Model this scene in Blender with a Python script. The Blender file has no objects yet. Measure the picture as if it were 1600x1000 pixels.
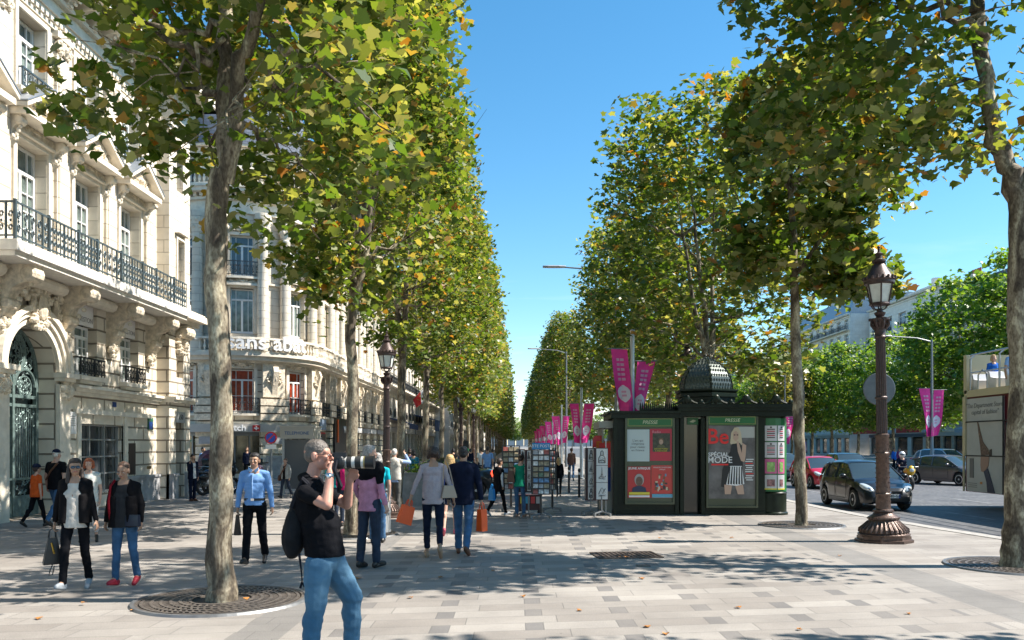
import bpy, math, random
from mathutils import Vector, Matrix, noise
R = math.radians
PI = math.pi
sc = bpy.context.scene
COL = sc.collection
# ---------------- camera, sky, sun, exposure ----------------
F_PX, VX, VY, CAM_H = 1300.0, 805.0, 695.0, 1.85
cam = bpy.data.cameras.new("camera")
cam.sensor_width = 36.0
cam.lens = 36.0 * F_PX / 1600.0
cam.shift_x = -(VX - 800.0) / 1600.0
cam.shift_y = (VY - 500.0) / 1600.0
cam.clip_start = 0.1
cam.clip_end = 6000
camo = bpy.data.objects.new("camera", cam)
COL.objects.link(camo)
camo.location = (0, 0, CAM_H)
camo.rotation_euler = (R(90), 0, 0)
sc.camera = camo
SUN_EL, SUN_AZ = R(50), R(0)          # the sun stands to the right (+X), azimuth measured from +X
w = bpy.data.worlds.new("World")
sc.world = w
w.use_nodes = True
nt = w.node_tree
nt.nodes.clear()
wo = nt.nodes.new("ShaderNodeOutputWorld")
bg = nt.nodes.new("ShaderNodeBackground")
sky = nt.nodes.new("ShaderNodeTexSky")
sky.sky_type = 'NISHITA'
sky.sun_disc = False
sky.sun_elevation = SUN_EL
sky.sun_rotation = R(90)
sky.air_density = 1.0
sky.dust_density = 0.1
sky.ozone_density = 2.2
bg.inputs['Strength'].default_value = 0.098
tc = nt.nodes.new("ShaderNodeTexCoord")
mp = nt.nodes.new("ShaderNodeMapping")
mp.inputs['Scale'].default_value = (1.2, 1.2, 9.0)
mp.inputs['Rotation'].default_value = (0, 0.12, 0.5)
nz = nt.nodes.new("ShaderNodeTexNoise")
nz.inputs['Scale'].default_value = 2.3
nz.inputs['Detail'].default_value = 7
nz.inputs['Roughness'].default_value = 0.62
nz.inputs['Distortion'].default_value = 0.5
cr = nt.nodes.new("ShaderNodeMapRange")
cr.inputs['From Min'].default_value = 0.52
cr.inputs['From Max'].default_value = 0.86
cr.inputs['To Max'].default_value = 0.75
sepz = nt.nodes.new("ShaderNodeSeparateXYZ")
hz = nt.nodes.new("ShaderNodeMapRange")     # wisps lie low over the horizon only
hz.inputs['From Min'].default_value = 0.24
hz.inputs['From Max'].default_value = 0.05
mul = nt.nodes.new("ShaderNodeMath"); mul.operation = 'MULTIPLY'
mx = nt.nodes.new("ShaderNodeMix"); mx.data_type = 'RGBA'
mx.inputs[7].default_value = (7.2, 7.6, 8.2, 1)
hsv = nt.nodes.new("ShaderNodeHueSaturation")
hsv.inputs['Hue'].default_value = 0.488
hsv.inputs['Saturation'].default_value = 1.28
L = nt.links.new
L(tc.outputs['Generated'], mp.inputs[0]); L(mp.outputs[0], nz.inputs['Vector'])
L(nz.outputs['Fac'], cr.inputs['Value']); L(tc.outputs['Generated'], sepz.inputs[0])
L(sepz.outputs['Z'], hz.inputs['Value']); L(cr.outputs[0], mul.inputs[0]); L(hz.outputs[0], mul.inputs[1])
L(mul.outputs[0], mx.inputs[0]); L(sky.outputs[0], hsv.inputs['Color']); L(hsv.outputs[0], mx.inputs[6])
L(mx.outputs[2], bg.inputs['Color']); L(bg.outputs[0], wo.inputs[0])
sl = bpy.data.lights.new("sun", 'SUN')
sl.energy = 4.9
sl.angle = R(0.53)
sl.color = (1.0, 0.94, 0.85)
slo = bpy.data.objects.new("sun", sl)
COL.objects.link(slo)
sdir = Vector((math.cos(SUN_EL) * math.cos(SUN_AZ), math.cos(SUN_EL) * math.sin(SUN_AZ), math.sin(SUN_EL)))
slo.rotation_euler = sdir.to_track_quat('Z', 'Y').to_euler()
slo.location = (30, 0, 40)
sc.view_settings.view_transform = 'Standard'
sc.view_settings.look = 'None'
sc.view_settings.exposure = 1.2
sc.view_settings.gamma = 1
sc.cycles.max_bounces = 6
sc.cycles.diffuse_bounces = 3
sc.cycles.glossy_bounces = 3
sc.cycles.transmission_bounces = 4
sc.cycles.transparent_max_bounces = 6

def gp(x, y, z=0.0):
    """ground point of the reference pixel (x, y) at height z"""
    d = (CAM_H - z) * F_PX / (y - VY)
    return Vector(((x - VX) * d / F_PX, d, z))

# ---------------- materials ----------------
MATS = {}
def mat(name, col, rough=0.6, metal=0.0, var=0.0, vscale=6.0, bump=0.0, bscale=30.0, spec=0.5, col2=None, emit=None, estr=0.0, coat=0.0, trans=0.0, alpha=1.0):
    if name in MATS: return MATS[name]
    m = bpy.data.materials.new(name); m.use_nodes = True
    t = m.node_tree; b = t.nodes["Principled BSDF"]
    b.inputs['Base Color'].default_value = (*col, 1)
    b.inputs['Roughness'].default_value = rough
    b.inputs['Metallic'].default_value = metal
    b.inputs['Specular IOR Level'].default_value = spec
    b.inputs['Coat Weight'].default_value = coat
    b.inputs['Transmission Weight'].default_value = trans
    if emit:
        b.inputs['Emission Color'].default_value = (*emit, 1); b.inputs['Emission Strength'].default_value = estr
    c = t.nodes.new("ShaderNodeTexCoord")
    if var > 0 or col2:
        n = t.nodes.new("ShaderNodeTexNoise"); n.inputs['Scale'].default_value = vscale
        n.inputs['Detail'].default_value = 5; n.inputs['Roughness'].default_value = 0.6
        t.links.new(c.outputs['Object'], n.inputs['Vector'])
        r = t.nodes.new("ShaderNodeValToRGB")
        a = tuple(max(0, x * (1 - var)) for x in col); z = tuple(min(1, x * (1 + var)) for x in col)
        if col2: a, z = col, col2
        r.color_ramp.elements[0].position = 0.32; r.color_ramp.elements[1].position = 0.68
        r.color_ramp.elements[0].color = (*a, 1); r.color_ramp.elements[1].color = (*z, 1)
        t.links.new(n.outputs['Fac'], r.inputs[0]); t.links.new(r.outputs[0], b.inputs['Base Color'])
    if bump > 0:
        n2 = t.nodes.new("ShaderNodeTexNoise"); n2.inputs['Scale'].default_value = bscale
        n2.inputs['Detail'].default_value = 4
        t.links.new(c.outputs['Object'], n2.inputs['Vector'])
        bp = t.nodes.new("ShaderNodeBump"); bp.inputs['Strength'].default_value = bump; bp.inputs['Distance'].default_value = 0.02
        t.links.new(n2.outputs['Fac'], bp.inputs['Height']); t.links.new(bp.outputs[0], b.inputs['Normal'])
    MATS[name] = m
    return m

def nodes(name):
    m = bpy.data.materials.new(name); m.use_nodes = True; MATS[name] = m
    t = m.node_tree; b = t.nodes["Principled BSDF"]
    def N(ty, **k):
        n = t.nodes.new("ShaderNode" + ty)
        for a, v in k.items():
            if a in n.bl_rna.properties: setattr(n, a, v)
            else: n.inputs[a.replace('_', ' ')].default_value = v
        return n
    return m, t, b, N, t.links.new

def stone_mat(name, c1, c2, mortar, bw, bh, off=0.5, msize=0.012, bumpd=0.02, grime=0.25):
    """ashlar blocks laid in the object's own x+y / z directions"""
    m, t, b, N, K = nodes(name)
    co = N("TexCoord"); s = N("SeparateXYZ"); K(co.outputs['Object'], s.inputs[0])
    ad = N("Math", operation='ADD'); K(s.outputs['X'], ad.inputs[0]); K(s.outputs['Y'], ad.inputs[1])
    cb = N("CombineXYZ"); K(ad.outputs[0], cb.inputs['X']); K(s.outputs['Z'], cb.inputs['Y'])
    br = N("TexBrick", offset=off); br.inputs['Scale'].default_value = 1
    br.inputs['Brick Width'].default_value = bw; br.inputs['Row Height'].default_value = bh
    br.inputs['Mortar Size'].default_value = msize; br.inputs['Mortar Smooth'].default_value = 0.3
    br.inputs['Color1'].default_value = (*c1, 1); br.inputs['Color2'].default_value = (*c2, 1)
    br.inputs['Mortar'].default_value = (*mortar, 1)
    K(cb.outputs[0], br.inputs['Vector'])
    n = N("TexNoise"); n.inputs['Scale'].default_value = 0.9; n.inputs['Detail'].default_value = 8; n.inputs['Roughness'].default_value = 0.65
    K(co.outputs['Object'], n.inputs['Vector'])
    rp = N("ValToRGB"); rp.color_ramp.elements[0].position = 0.3; rp.color_ramp.elements[1].position = 0.62
    rp.color_ramp.elements[0].color = (1 - grime, 1 - grime * 1.1, 1 - grime * 1.25, 1); rp.color_ramp.elements[1].color = (1, 1, 1, 1)
    K(n.outputs['Fac'], rp.inputs[0])
    mm = N("Mix", data_type='RGBA', blend_type='MULTIPLY'); mm.inputs[0].default_value = 1
    K(br.outputs['Color'], mm.inputs[6]); K(rp.outputs[0], mm.inputs[7]); K(mm.outputs[2], b.inputs['Base Color'])
    b.inputs['Roughness'].default_value = 0.85
    f = N("TexNoise"); f.inputs['Scale'].default_value = 40; K(co.outputs['Object'], f.inputs['Vector'])
    ml = N("Math", operation='MULTIPLY_ADD'); ml.inputs[1].default_value = -1.0
    K(br.outputs['Fac'], ml.inputs[0]); 
    sm = N("Math", operation='MULTIPLY'); sm.inputs[1].default_value = 0.15; K(f.outputs['Fac'], sm.inputs[0]); K(sm.outputs[0], ml.inputs[2])
    bp = N("Bump"); bp.inputs['Strength'].default_value = 0.9; bp.inputs['Distance'].default_value = bumpd
    K(ml.outputs[0], bp.inputs['Height']); K(bp.outputs[0], b.inputs['Normal'])
    return m

STONE = stone_mat("limestone_ashlar", (.76, .69, .57), (.71, .64, .53), (.46, .40, .32), 1.1, 0.42, grime=.22)
STONE_R = stone_mat("limestone_rusticated", (.74, .67, .56), (.69, .62, .51), (.26, .22, .17), 1.3, 0.40, msize=0.03, bumpd=0.05, grime=.22)
STONE_B = stone_mat("pale_stone_blocks", (.66, .61, .53), (.60, .55, .48), (.42, .38, .33), 1.2, 0.5, grime=.2)
STONE_W = stone_mat("white_stone_blocks", (.82, .80, .76), (.78, .76, .73), (.6, .58, .55), 1.2, 0.6, grime=.15)
STONE_D = stone_mat("aged_stone_blocks", (.50, .44, .36), (.44, .38, .31), (.28, .24, .2), 1.2, 0.45, grime=.3)
TRIM = mat("carved_limestone", (.72, .65, .535), .85, var=.14, vscale=3, bump=.5, bscale=9)
CARVE = mat("weathered_carving", (.66, .575, .45), .88, var=.3, vscale=6, bump=.9, bscale=16)
PLINTH = mat("blue_grey_plinth_stone", (.33, .33, .34), .75, var=.2, vscale=4, bump=.3)
SLATE = stone_mat("slate_roof", (.13, .15, .19), (.10, .12, .16), (.05, .06, .08), .3, .18, msize=.01, grime=.3)
ZINC = mat("zinc_sheet", (.33, .36, .40), .45, .6, var=.12)
IRON = mat("black_wrought_iron", (.025, .03, .035), .5, .5)
IRON_G = mat("grey_green_iron", (.07, .10, .115), .5, .3, var=.2)
BRONZE_G = mat("verdigris_bronze", (.15, .21, .20), .5, .35, var=.3, vscale=12, bump=.2)
LAMP_BR = mat("brown_painted_cast_iron", (.062, .040, .036), .42, .35, var=.25, vscale=14, bump=.25, bscale=40)
LAMP_BASE = mat("bronze_brown_cast_iron", (.095, .06, .047), .4, .45, var=.35, vscale=14, bump=.4, bscale=30)
WHITE_P = mat("white_painted_wood", (.78, .78, .76), .5)
GLASS_D = mat("dark_window_glass", (.035, .045, .05), .06, .0, spec=.9, var=.7, vscale=.9)
GLASS_S = mat("shop_window_glass", (.03, .033, .035), .05, .0, spec=.9, var=.8, vscale=1.6)
GLASS_L = mat("curtained_window_glass", (.16, .20, .18), .12, .0, spec=.8, var=.5, vscale=2.5)
RED_CURT = mat("red_curtain_behind_glass", (.33, .05, .02), .25, var=.4, vscale=5)
KGREEN = mat("dark_green_kiosk_paint", (.009, .015, .008), .36, .0, var=.3, spec=.22)
BLACKP = mat("black_plastic", (.012, .012, .013), .45)
RUBBER = mat("black_rubber", (.018, .018, .018), .8)
CHROME = mat("bright_chrome", (.7, .7, .7), .15, 1.0)
STEEL = mat("galvanised_steel", (.42, .44, .45), .4, .8)
GREYP = mat("grey_painted_steel", (.20, .215, .225), .4, .3)
PAPER = mat("white_paper", (.75, .75, .73), .6)

# ---------------- mesh builder ----------------
class MB:
    def __init__(s, warp=None, seg=0.5):
        s.v = []; s.f = []; s.M = None; s.warp = warp; s.seg = seg
    def P(s, p):
        p = Vector(p)
        if s.M is not None: p = s.M @ p
        if s.warp: p = s.warp(p)
        s.v.append((p[0], p[1], p[2])); return len(s.v) - 1
    def face(s, pts): s.f.append([s.P(p) for p in pts])
    def box(s, x0, x1, y0, y1, z0, z1):
        n = max(1, int(math.ceil(abs(x1 - x0) / s.seg))) if s.warp else 1
        rings = []
        for i in range(n + 1):
            x = x0 + (x1 - x0) * i / n
            rings.append([s.P((x, y0, z0)), s.P((x, y1, z0)), s.P((x, y1, z1)), s.P((x, y0, z1))])
        for i in range(n):
            a, b = rings[i], rings[i + 1]
            for k in range(4): s.f.append([a[k], a[(k + 1) % 4], b[(k + 1) % 4], b[k]])
        s.f.append(rings[0][::-1]); s.f.append(rings[-1][:])
    def cbox(s, c, d):
        s.box(c[0] - d[0] / 2, c[0] + d[0] / 2, c[1] - d[1] / 2, c[1] + d[1] / 2, c[2] - d[2] / 2, c[2] + d[2] / 2)
    def prism(s, pts, a, b, axis='y'):
        """polygon pts (in the two other axes) extruded from a to b along axis"""
        def mk(p, t):
            return {'x': (t, p[0], p[1]), 'y': (p[0], t, p[1]), 'z': (p[0], p[1], t)}[axis]
        A = [s.P(mk(p, a)) for p in pts]; B = [s.P(mk(p, b)) for p in pts]
        n = len(pts)
        s.f.append(A[::-1]); s.f.append(B)
        for i in range(n): s.f.append([A[i], A[(i + 1) % n], B[(i + 1) % n], B[i]])
    def rings(s, rs, cap=True):
        ids = [[s.P(p) for p in r] for r in rs]
        n = len(ids[0])
        for a, b in zip(ids, ids[1:]):
            for k in range(n): s.f.append([a[k], a[(k + 1) % n], b[(k + 1) % n], b[k]])
        if cap: s.f.append(ids[0][::-1]); s.f.append(ids[-1])
    def lathe(s, prof, n=16, c=(0, 0, 0), cap=True, sq=None, ph=0.0):
        s.rings([[(c[0] + r * math.cos(2 * PI * k / n + ph), c[1] + r * math.sin(2 * PI * k / n + ph), c[2] + z) for k in range(n)] for r, z in prof], cap)
    def tube(s, pts, rad, n=8, cap=True):
        pts = [Vector(p) for p in pts]
        if not hasattr(rad, '__len__'): rad = [rad] * len(pts)
        t = (pts[1] - pts[0]).normalized()
        up = Vector((0, 0, 1)) if abs(t.z) < 0.9 else Vector((1, 0, 0))
        nrm = t.cross(up).normalized()
        rs = []
        for i, p in enumerate(pts):
            if i == 0: t = pts[1] - pts[0]
            elif i == len(pts) - 1: t = pts[-1] - pts[-2]
            else: t = pts[i + 1] - pts[i - 1]
            if t.length < 1e-9: t = Vector((0, 0, 1))
            t = t.normalized()
            nrm = (nrm - t * nrm.dot(t))
            if nrm.length < 1e-6: nrm = t.orthogonal()
            nrm = nrm.normalized(); bn = t.cross(nrm)
            rs.append([p + (nrm * math.cos(2 * PI * k / n) + bn * math.sin(2 * PI * k / n)) * rad[i] for k in range(n)])
        s.rings(rs, cap)
    def ball(s, c, r, nu=12, nv=8):
        if not hasattr(r, '__len__'): r = (r, r, r)
        rs = []
        for j in range(1, nv):
            a = PI * j / nv
            rs.append([(c[0] + r[0] * math.sin(a) * math.cos(2 * PI * k / nu), c[1] + r[1] * math.sin(a) * math.sin(2 * PI * k / nu), c[2] - r[2] * math.cos(a)) for k in range(nu)])
        s.rings(rs)
    def build(s, name, m, parent=None, smooth=False, loc=None, rz=None):
        me = bpy.data.meshes.new(name)
        me.from_pydata(s.v, [], s.f); me.validate(); me.update()
        if m: me.materials.append(m)
        if smooth:
            me.polygons.foreach_set('use_smooth', [True] * len(me.polygons))
            try: me.set_sharp_from_angle(angle=R(50 if smooth is True else smooth))
            except Exception: pass
        o = bpy.data.objects.new(name, me); COL.objects.link(o)
        if parent is not None: o.parent = parent
        if loc is not None: o.location = loc
        if rz is not None: o.rotation_euler = (0, 0, rz)
        fixn(me)
        return o

import bmesh
def fixn(me):
    bm = bmesh.new(); bm.from_mesh(me)
    bmesh.ops.recalc_face_normals(bm, faces=bm.faces)
    bm.to_mesh(me); bm.free()

def tag(o, label, cat, group=None, kind=None):
    if label: o["label"] = label
    if cat: o["category"] = cat
    if group: o["group"] = group
    if kind: o["kind"] = kind
    return o
def thing(name, label, cat, loc=(0, 0, 0), rz=0.0, group=None, sc_=1.0):
    o = bpy.data.objects.new(name, None); COL.objects.link(o)
    o.empty_display_size = 0.2
    o.location = loc; o.rotation_euler = (0, 0, rz); o.scale = (sc_,) * 3
    return tag(o, label, cat, group)
def struct(o): o["kind"] = "structure"; return o
def dup(root, loc=None, rz=None, label=None, group=None, sc_=None, parent=None):
    r = root.copy(); COL.objects.link(r)
    if parent is not None: r.parent = parent
    if loc is not None: r.location = loc
    if rz is not None: r.rotation_euler = (0, 0, rz)
    if sc_ is not None: r.scale = sc_ if hasattr(sc_, '__len__') else (sc_,) * 3
    if label: r["label"] = label
    if group: r["group"] = group
    for ch in list(root.children):
        c = ch.copy(); COL.objects.link(c); c.parent = r
        for g in list(ch.children):
            d = g.copy(); COL.objects.link(d); d.parent = c
    return r
def text(name, body, size, m, parent=None, loc=(0, 0, 0), rot=(R(90), 0, 0), ext=0.004, bold=0.0, align='CENTER', sx=1.0, shear=0.0, warp=None):
    """raised lettering as a real mesh; default stands upright facing local -y"""
    cu = bpy.data.curves.new(name, 'FONT'); cu.body = body; cu.size = size
    cu.extrude = ext; cu.align_x = align; cu.align_y = 'CENTER'; cu.offset = bold; cu.resolution_u = 3; cu.shear = shear
    t = bpy.data.objects.new(name, cu); COL.objects.link(t)
    bpy.context.view_layer.update()
    me = bpy.data.meshes.new_from_object(t.evaluated_get(bpy.context.evaluated_depsgraph_get()))
    bpy.data.objects.remove(t); bpy.data.curves.remove(cu)
    from mathutils import Euler
    M = Matrix.Translation(loc) @ Euler(rot).to_matrix().to_4x4() @ Matrix.Diagonal((sx, 1, 1, 1))
    me.transform(M)
    if warp:
        for v in me.vertices: v.co = warp(v.co)
    me.materials.clear(); me.materials.append(m)
    o = bpy.data.objects.new(name, me); COL.objects.link(o); o.parent = parent
    return o
# ---------------- ground, pavement, road, kerb ----------------
def pave_mat():
    m, t, b, N, K = nodes("granite_paving")
    co = N("TexCoord"); s = N("SeparateXYZ"); K(co.outputs['Object'], s.inputs[0])
    def M(op, a, bb=None, c=None):
        n = N("Math", operation=op)
        for i, q in enumerate((a, bb, c)):
            if q is None: continue
            if isinstance(q, (int, float)): n.inputs[i].default_value = q
            else: K(q, n.inputs[i])
        return n.outputs[0]
    X, Y = s.outputs['X'], s.outputs['Y']
    y2 = M('SUBTRACT', Y, M('MULTIPLY', X, 0.15))
    row = M('DIVIDE', y2, 0.345)
    ri = M('FLOOR', row); rf = M('FRACT', row)
    odd = M('MODULO', M('ABSOLUTE', ri), 2.0)
    # even rows: a dark slab .19 wide each .955 m; odd rows: long slabs with offset joints
    rndrow = N("TexWhiteNoise", noise_dimensions='1D'); K(ri, rndrow.inputs['W'])
    xo = M('ADD', X, M('MULTIPLY', odd, 0.46))
    xo = M('ADD', xo, M('MULTIPLY', M('MULTIPLY', odd, rndrow.outputs['Value']), 0.2))
    col = M('DIVIDE', M('ADD', xo, -0.105 + 95.5), 0.955)
    ci = M('FLOOR', col); cf = M('FRACT', col)
    isdark = M('MULTIPLY', M('LESS_THAN', cf, 0.195), M('SUBTRACT', 1.0, odd))
    inmid = M('MULTIPLY', M('GREATER_THAN', X, -2.2), M('LESS_THAN', X, 4.95))
    isdark = M('MULTIPLY', isdark, inmid)
    # joints
    jy = M('LESS_THAN', M('MINIMUM', rf, M('SUBTRACT', 1.0, rf)), 0.014)
    jx = M('LESS_THAN', M('MINIMUM', cf, M('SUBTRACT', 1.0, cf)), 0.0055)
    jd = M('MULTIPLY', M('LESS_THAN', M('ABSOLUTE', M('SUBTRACT', cf, 0.195)), 0.005), M('SUBTRACT', 1.0, odd))
    joint = M('MINIMUM', M('ADD', M('ADD', jy, jx), jd), 1.0)
    cell = N("CombineXYZ"); K(ci, cell.inputs[0]); K(ri, cell.inputs[1])
    wn = N("TexWhiteNoise", noise_dimensions='3D'); K(cell.outputs[0], wn.inputs['Vector'])
    rp = N("ValToRGB"); rp.color_ramp.elements[0].color = (.265, .24, .218, 1); rp.color_ramp.elements[1].color = (.35, .325, .298, 1)
    K(wn.outputs['Value'], rp.inputs[0])
    dk = N("Mix", data_type='RGBA'); dk.inputs[7].default_value = (.175, .165, .16, 1)
    K(M('MULTIPLY', isdark, M('ADD', M('MULTIPLY', wn.outputs['Value'], .4), .6)), dk.inputs[0]); K(rp.outputs[0], dk.inputs[6])
    # two long bands of darker slabs along the tree rows
    b1 = M('MULTIPLY', M('GREATER_THAN', X, 5.25), M('LESS_THAN', X, 5.95))
    b2 = M('MULTIPLY', M('GREATER_THAN', X, -2.75), M('LESS_THAN', X, -2.25))
    bd = N("Mix", data_type='RGBA'); bd.inputs[7].default_value = (.21, .20, .19, 1)
    K(M('MULTIPLY', M('ADD', b1, b2), .85), bd.inputs[0]); K(dk.outputs[2], bd.inputs[6])
    n = N("TexNoise"); n.inputs['Scale'].default_value = .55; n.inputs['Detail'].default_value = 9; n.inputs['Roughness'].default_value = .7
    K(co.outputs['Object'], n.inputs['Vector'])
    r2 = N("ValToRGB"); r2.color_ramp.elements[0].position = .3; r2.color_ramp.elements[1].position = .7
    r2.color_ramp.elements[0].color = (.66, .65, .64, 1); r2.color_ramp.elements[1].color = (1.06, 1.05, 1.03, 1)
    K(n.outputs['Fac'], r2.inputs[0])
    g = N("TexNoise"); g.inputs['Scale'].default_value = 90; g.inputs['Detail'].default_value = 2; K(co.outputs['Object'], g.inputs['Vector'])
    r3 = N("ValToRGB"); r3.color_ramp.elements[0].color = (.8, .8, .8, 1); r3.color_ramp.elements[1].color = (1.2, 1.2, 1.2, 1)
    r3.color_ramp.elements[0].position = .35; r3.color_ramp.elements[1].position = .65
    K(g.outputs['Fac'], r3.inputs[0])
    # small dark spots of dropped gum
    vo = N("TexVoronoi"); vo.inputs['Scale'].default_value = 1.9; K(co.outputs['Object'], vo.inputs['Vector'])
    gum = M('LESS_THAN', vo.outputs['Distance'], .028)
    m1 = N("Mix", data_type='RGBA', blend_type='MULTIPLY'); m1.inputs[0].default_value = 1; K(bd.outputs[2], m1.inputs[6]); K(r2.outputs[0], m1.inputs[7])
    m2 = N("Mix", data_type='RGBA', blend_type='MULTIPLY'); m2.inputs[0].default_value = 1; K(m1.outputs[2], m2.inputs[6]); K(r3.outputs[0], m2.inputs[7])
    m3 = N("Mix", data_type='RGBA'); m3.inputs[7].default_value = (.10, .095, .09, 1)
    K(M('MULTIPLY', M('MAXIMUM', joint, gum), .65), m3.inputs[0]); K(m2.outputs[2], m3.inputs[6])
    K(m3.outputs[2], b.inputs['Base Color'])
    b.inputs['Roughness'].default_value = .7; b.inputs['Specular IOR Level'].default_value = .35
    bp = N("Bump"); bp.inputs['Distance'].default_value = .006; bp.inputs['Strength'].default_value = .6
    K(M('SUBTRACT', M('MULTIPLY', g.outputs['Fac'], .2), joint), bp.inputs['Height']); K(bp.outputs[0], b.inputs['Normal'])
    return m
def road_mat():
    m, t, b, N, K = nodes("cobbled_asphalt_road")
    co = N("TexCoord")
    v = N("TexVoronoi"); v.inputs['Scale'].default_value = 7; K(co.outputs['Object'], v.inputs['Vector'])
    n = N("TexNoise"); n.inputs['Scale'].default_value = .8; n.inputs['Detail'].default_value = 8; K(co.outputs['Object'], n.inputs['Vector'])
    r = N("ValToRGB"); r.color_ramp.elements[0].position = .3; r.color_ramp.elements[1].position = .7
    r.color_ramp.elements[0].color = (.085, .085, .09, 1); r.color_ramp.elements[1].color = (.14, .138, .138, 1)
    K(n.outputs['Fac'], r.inputs[0])
    r2 = N("ValToRGB"); r2.color_ramp.elements[0].color = (1.2, 1.2, 1.2, 1); r2.color_ramp.elements[1].color = (.6, .6, .6, 1)
    K(v.outputs['Distance'], r2.inputs[0]); r2.color_ramp.elements[1].position = .8
    mm = N("Mix", data_type='RGBA', blend_type='MULTIPLY'); mm.inputs[0].default_value = 1; K(r.outputs[0], mm.inputs[6]); K(r2.outputs[0], mm.inputs[7])
    K(mm.outputs[2], b.inputs['Base Color']); b.inputs['Roughness'].default_value = .62
    bp = N("Bump"); bp.inputs['Distance'].default_value = .02; bp.inputs['Strength'].default_value = .7
    K(v.outputs['Distance'], bp.inputs['Height']); bp.invert = True; K(bp.outputs[0], b.inputs['Normal'])
    return m
PAVE = pave_mat(); ROAD = road_mat()
KERB = mat("granite_kerb", (.33, .31, .285), .75, var=.2, vscale=5, bump=.2)
ZR = -0.13
def kx(y):      # kerb line: swings out towards the camera
    return 8.85 + (0.0 if y > 24 else (24 - y) ** 2 * 0.010)
g = MB(); g.box(-1500, 1500, -200, 3500, -2.0, ZR - .004)
struct(g.build("ground", mat("far_ground", (.16, .155, .15), .9, var=.1)))
ys = [-6, 0, 3, 6, 9, 12, 14, 16, 18, 20, 22, 24, 40, 80, 160, 420]
g = MB(); g.rings([[(-40, y, -1), (kx(y), y, -1), (kx(y), y, 0), (-40, y, 0)] for y in ys])
struct(g.build("pavement", PAVE))
g = MB(); g.rings([[(kx(y) + .003, y, -1), (kx(y) + .33, y, -1), (kx(y) + .33, y, 0.012), (kx(y) + .003, y, 0.012)] for y in ys])
struct(g.build("kerb", KERB))
g = MB(); g.rings([[(kx(y) + .34, y, -.9), (38.0, y, -.9), (38.0, y, ZR), (kx(y) + .34, y, ZR)] for y in ys])
struct(g.build("road", ROAD))
g = MB(); g.box(38.02, 70, -6, 420, -.9, 0); struct(g.build("far_pavement", mat("far_pavement_stone", (.30, .28, .26), .8, var=.15, vscale=2)))
g = MB()        # lane dashes
for y in range(4, 300, 6):
    for x in (12.6, 16.0, 19.4, 26.8, 30.2, 33.6):
        g.face([(x, y, ZR + .004), (x + .14, y, ZR + .004), (x + .14, y + 2.6, ZR + .004), (x, y + 2.6, ZR + .004)])
for x in (23.1, 23.35):
    g.face([(x, -4, ZR + .004), (x + .1, -4, ZR + .004), (x + .1, 400, ZR + .004), (x, 400, ZR + .004)])
struct(g.build("lane_markings", mat("worn_white_road_paint", (.20, .20, .20), .7, var=.4, vscale=3)))
# side street asphalt between the two left buildings
g = MB(); g.face([(-40, 32.5, .004), (-13.0, 32.5, .004), (-13.0, 43.5, .004), (-40, 43.5, .004)])
struct(g.build("side_street", mat("side_street_asphalt", (.11, .11, .115), .8, var=.15)))
# ---------------- facades (front coordinates: x right, y inward, z up) ----------------
def wall(mb, x0, x1, z0, z1, holes, y=0.0, th=.45):
    """front sheet with real openings and their reveals; holes = (xa, xb, za, zb)"""
    xs = sorted({x0, x1, *[h[0] for h in holes], *[h[1] for h in holes]})
    zs = sorted({z0, z1, *[h[2] for h in holes], *[h[3] for h in holes]})
    if mb.warp:
        q = []
        for a, b in zip(xs, xs[1:]):
            n = max(1, int(math.ceil((b - a) / .45)))
            q += [a + (b - a) * k / n for k in range(n)]
        xs = q + [xs[-1]]
    for a, b in zip(xs, xs[1:]):
        for c, d in zip(zs, zs[1:]):
            mx_, mz = (a + b) / 2, (c + d) / 2
            if any(h[0] < mx_ < h[1] and h[2] < mz < h[3] for h in holes): continue
            mb.face([(a, y, c), (b, y, c), (b, y, d), (a, y, d)])
    for a, b, c, d in holes:
        mb.face([(a, y, c), (a, y, d), (a, y + th, d), (a, y + th, c)])
        mb.face([(b, y, c), (b, y, d), (b, y + th, d), (b, y + th, c)])
        mb.face([(a, y, d), (b, y, d), (b, y + th, d), (a, y + th, d)])
        mb.face([(a, y, c), (b, y, c), (b, y + th, c), (a, y + th, c)])
WCACHE = {}
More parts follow.
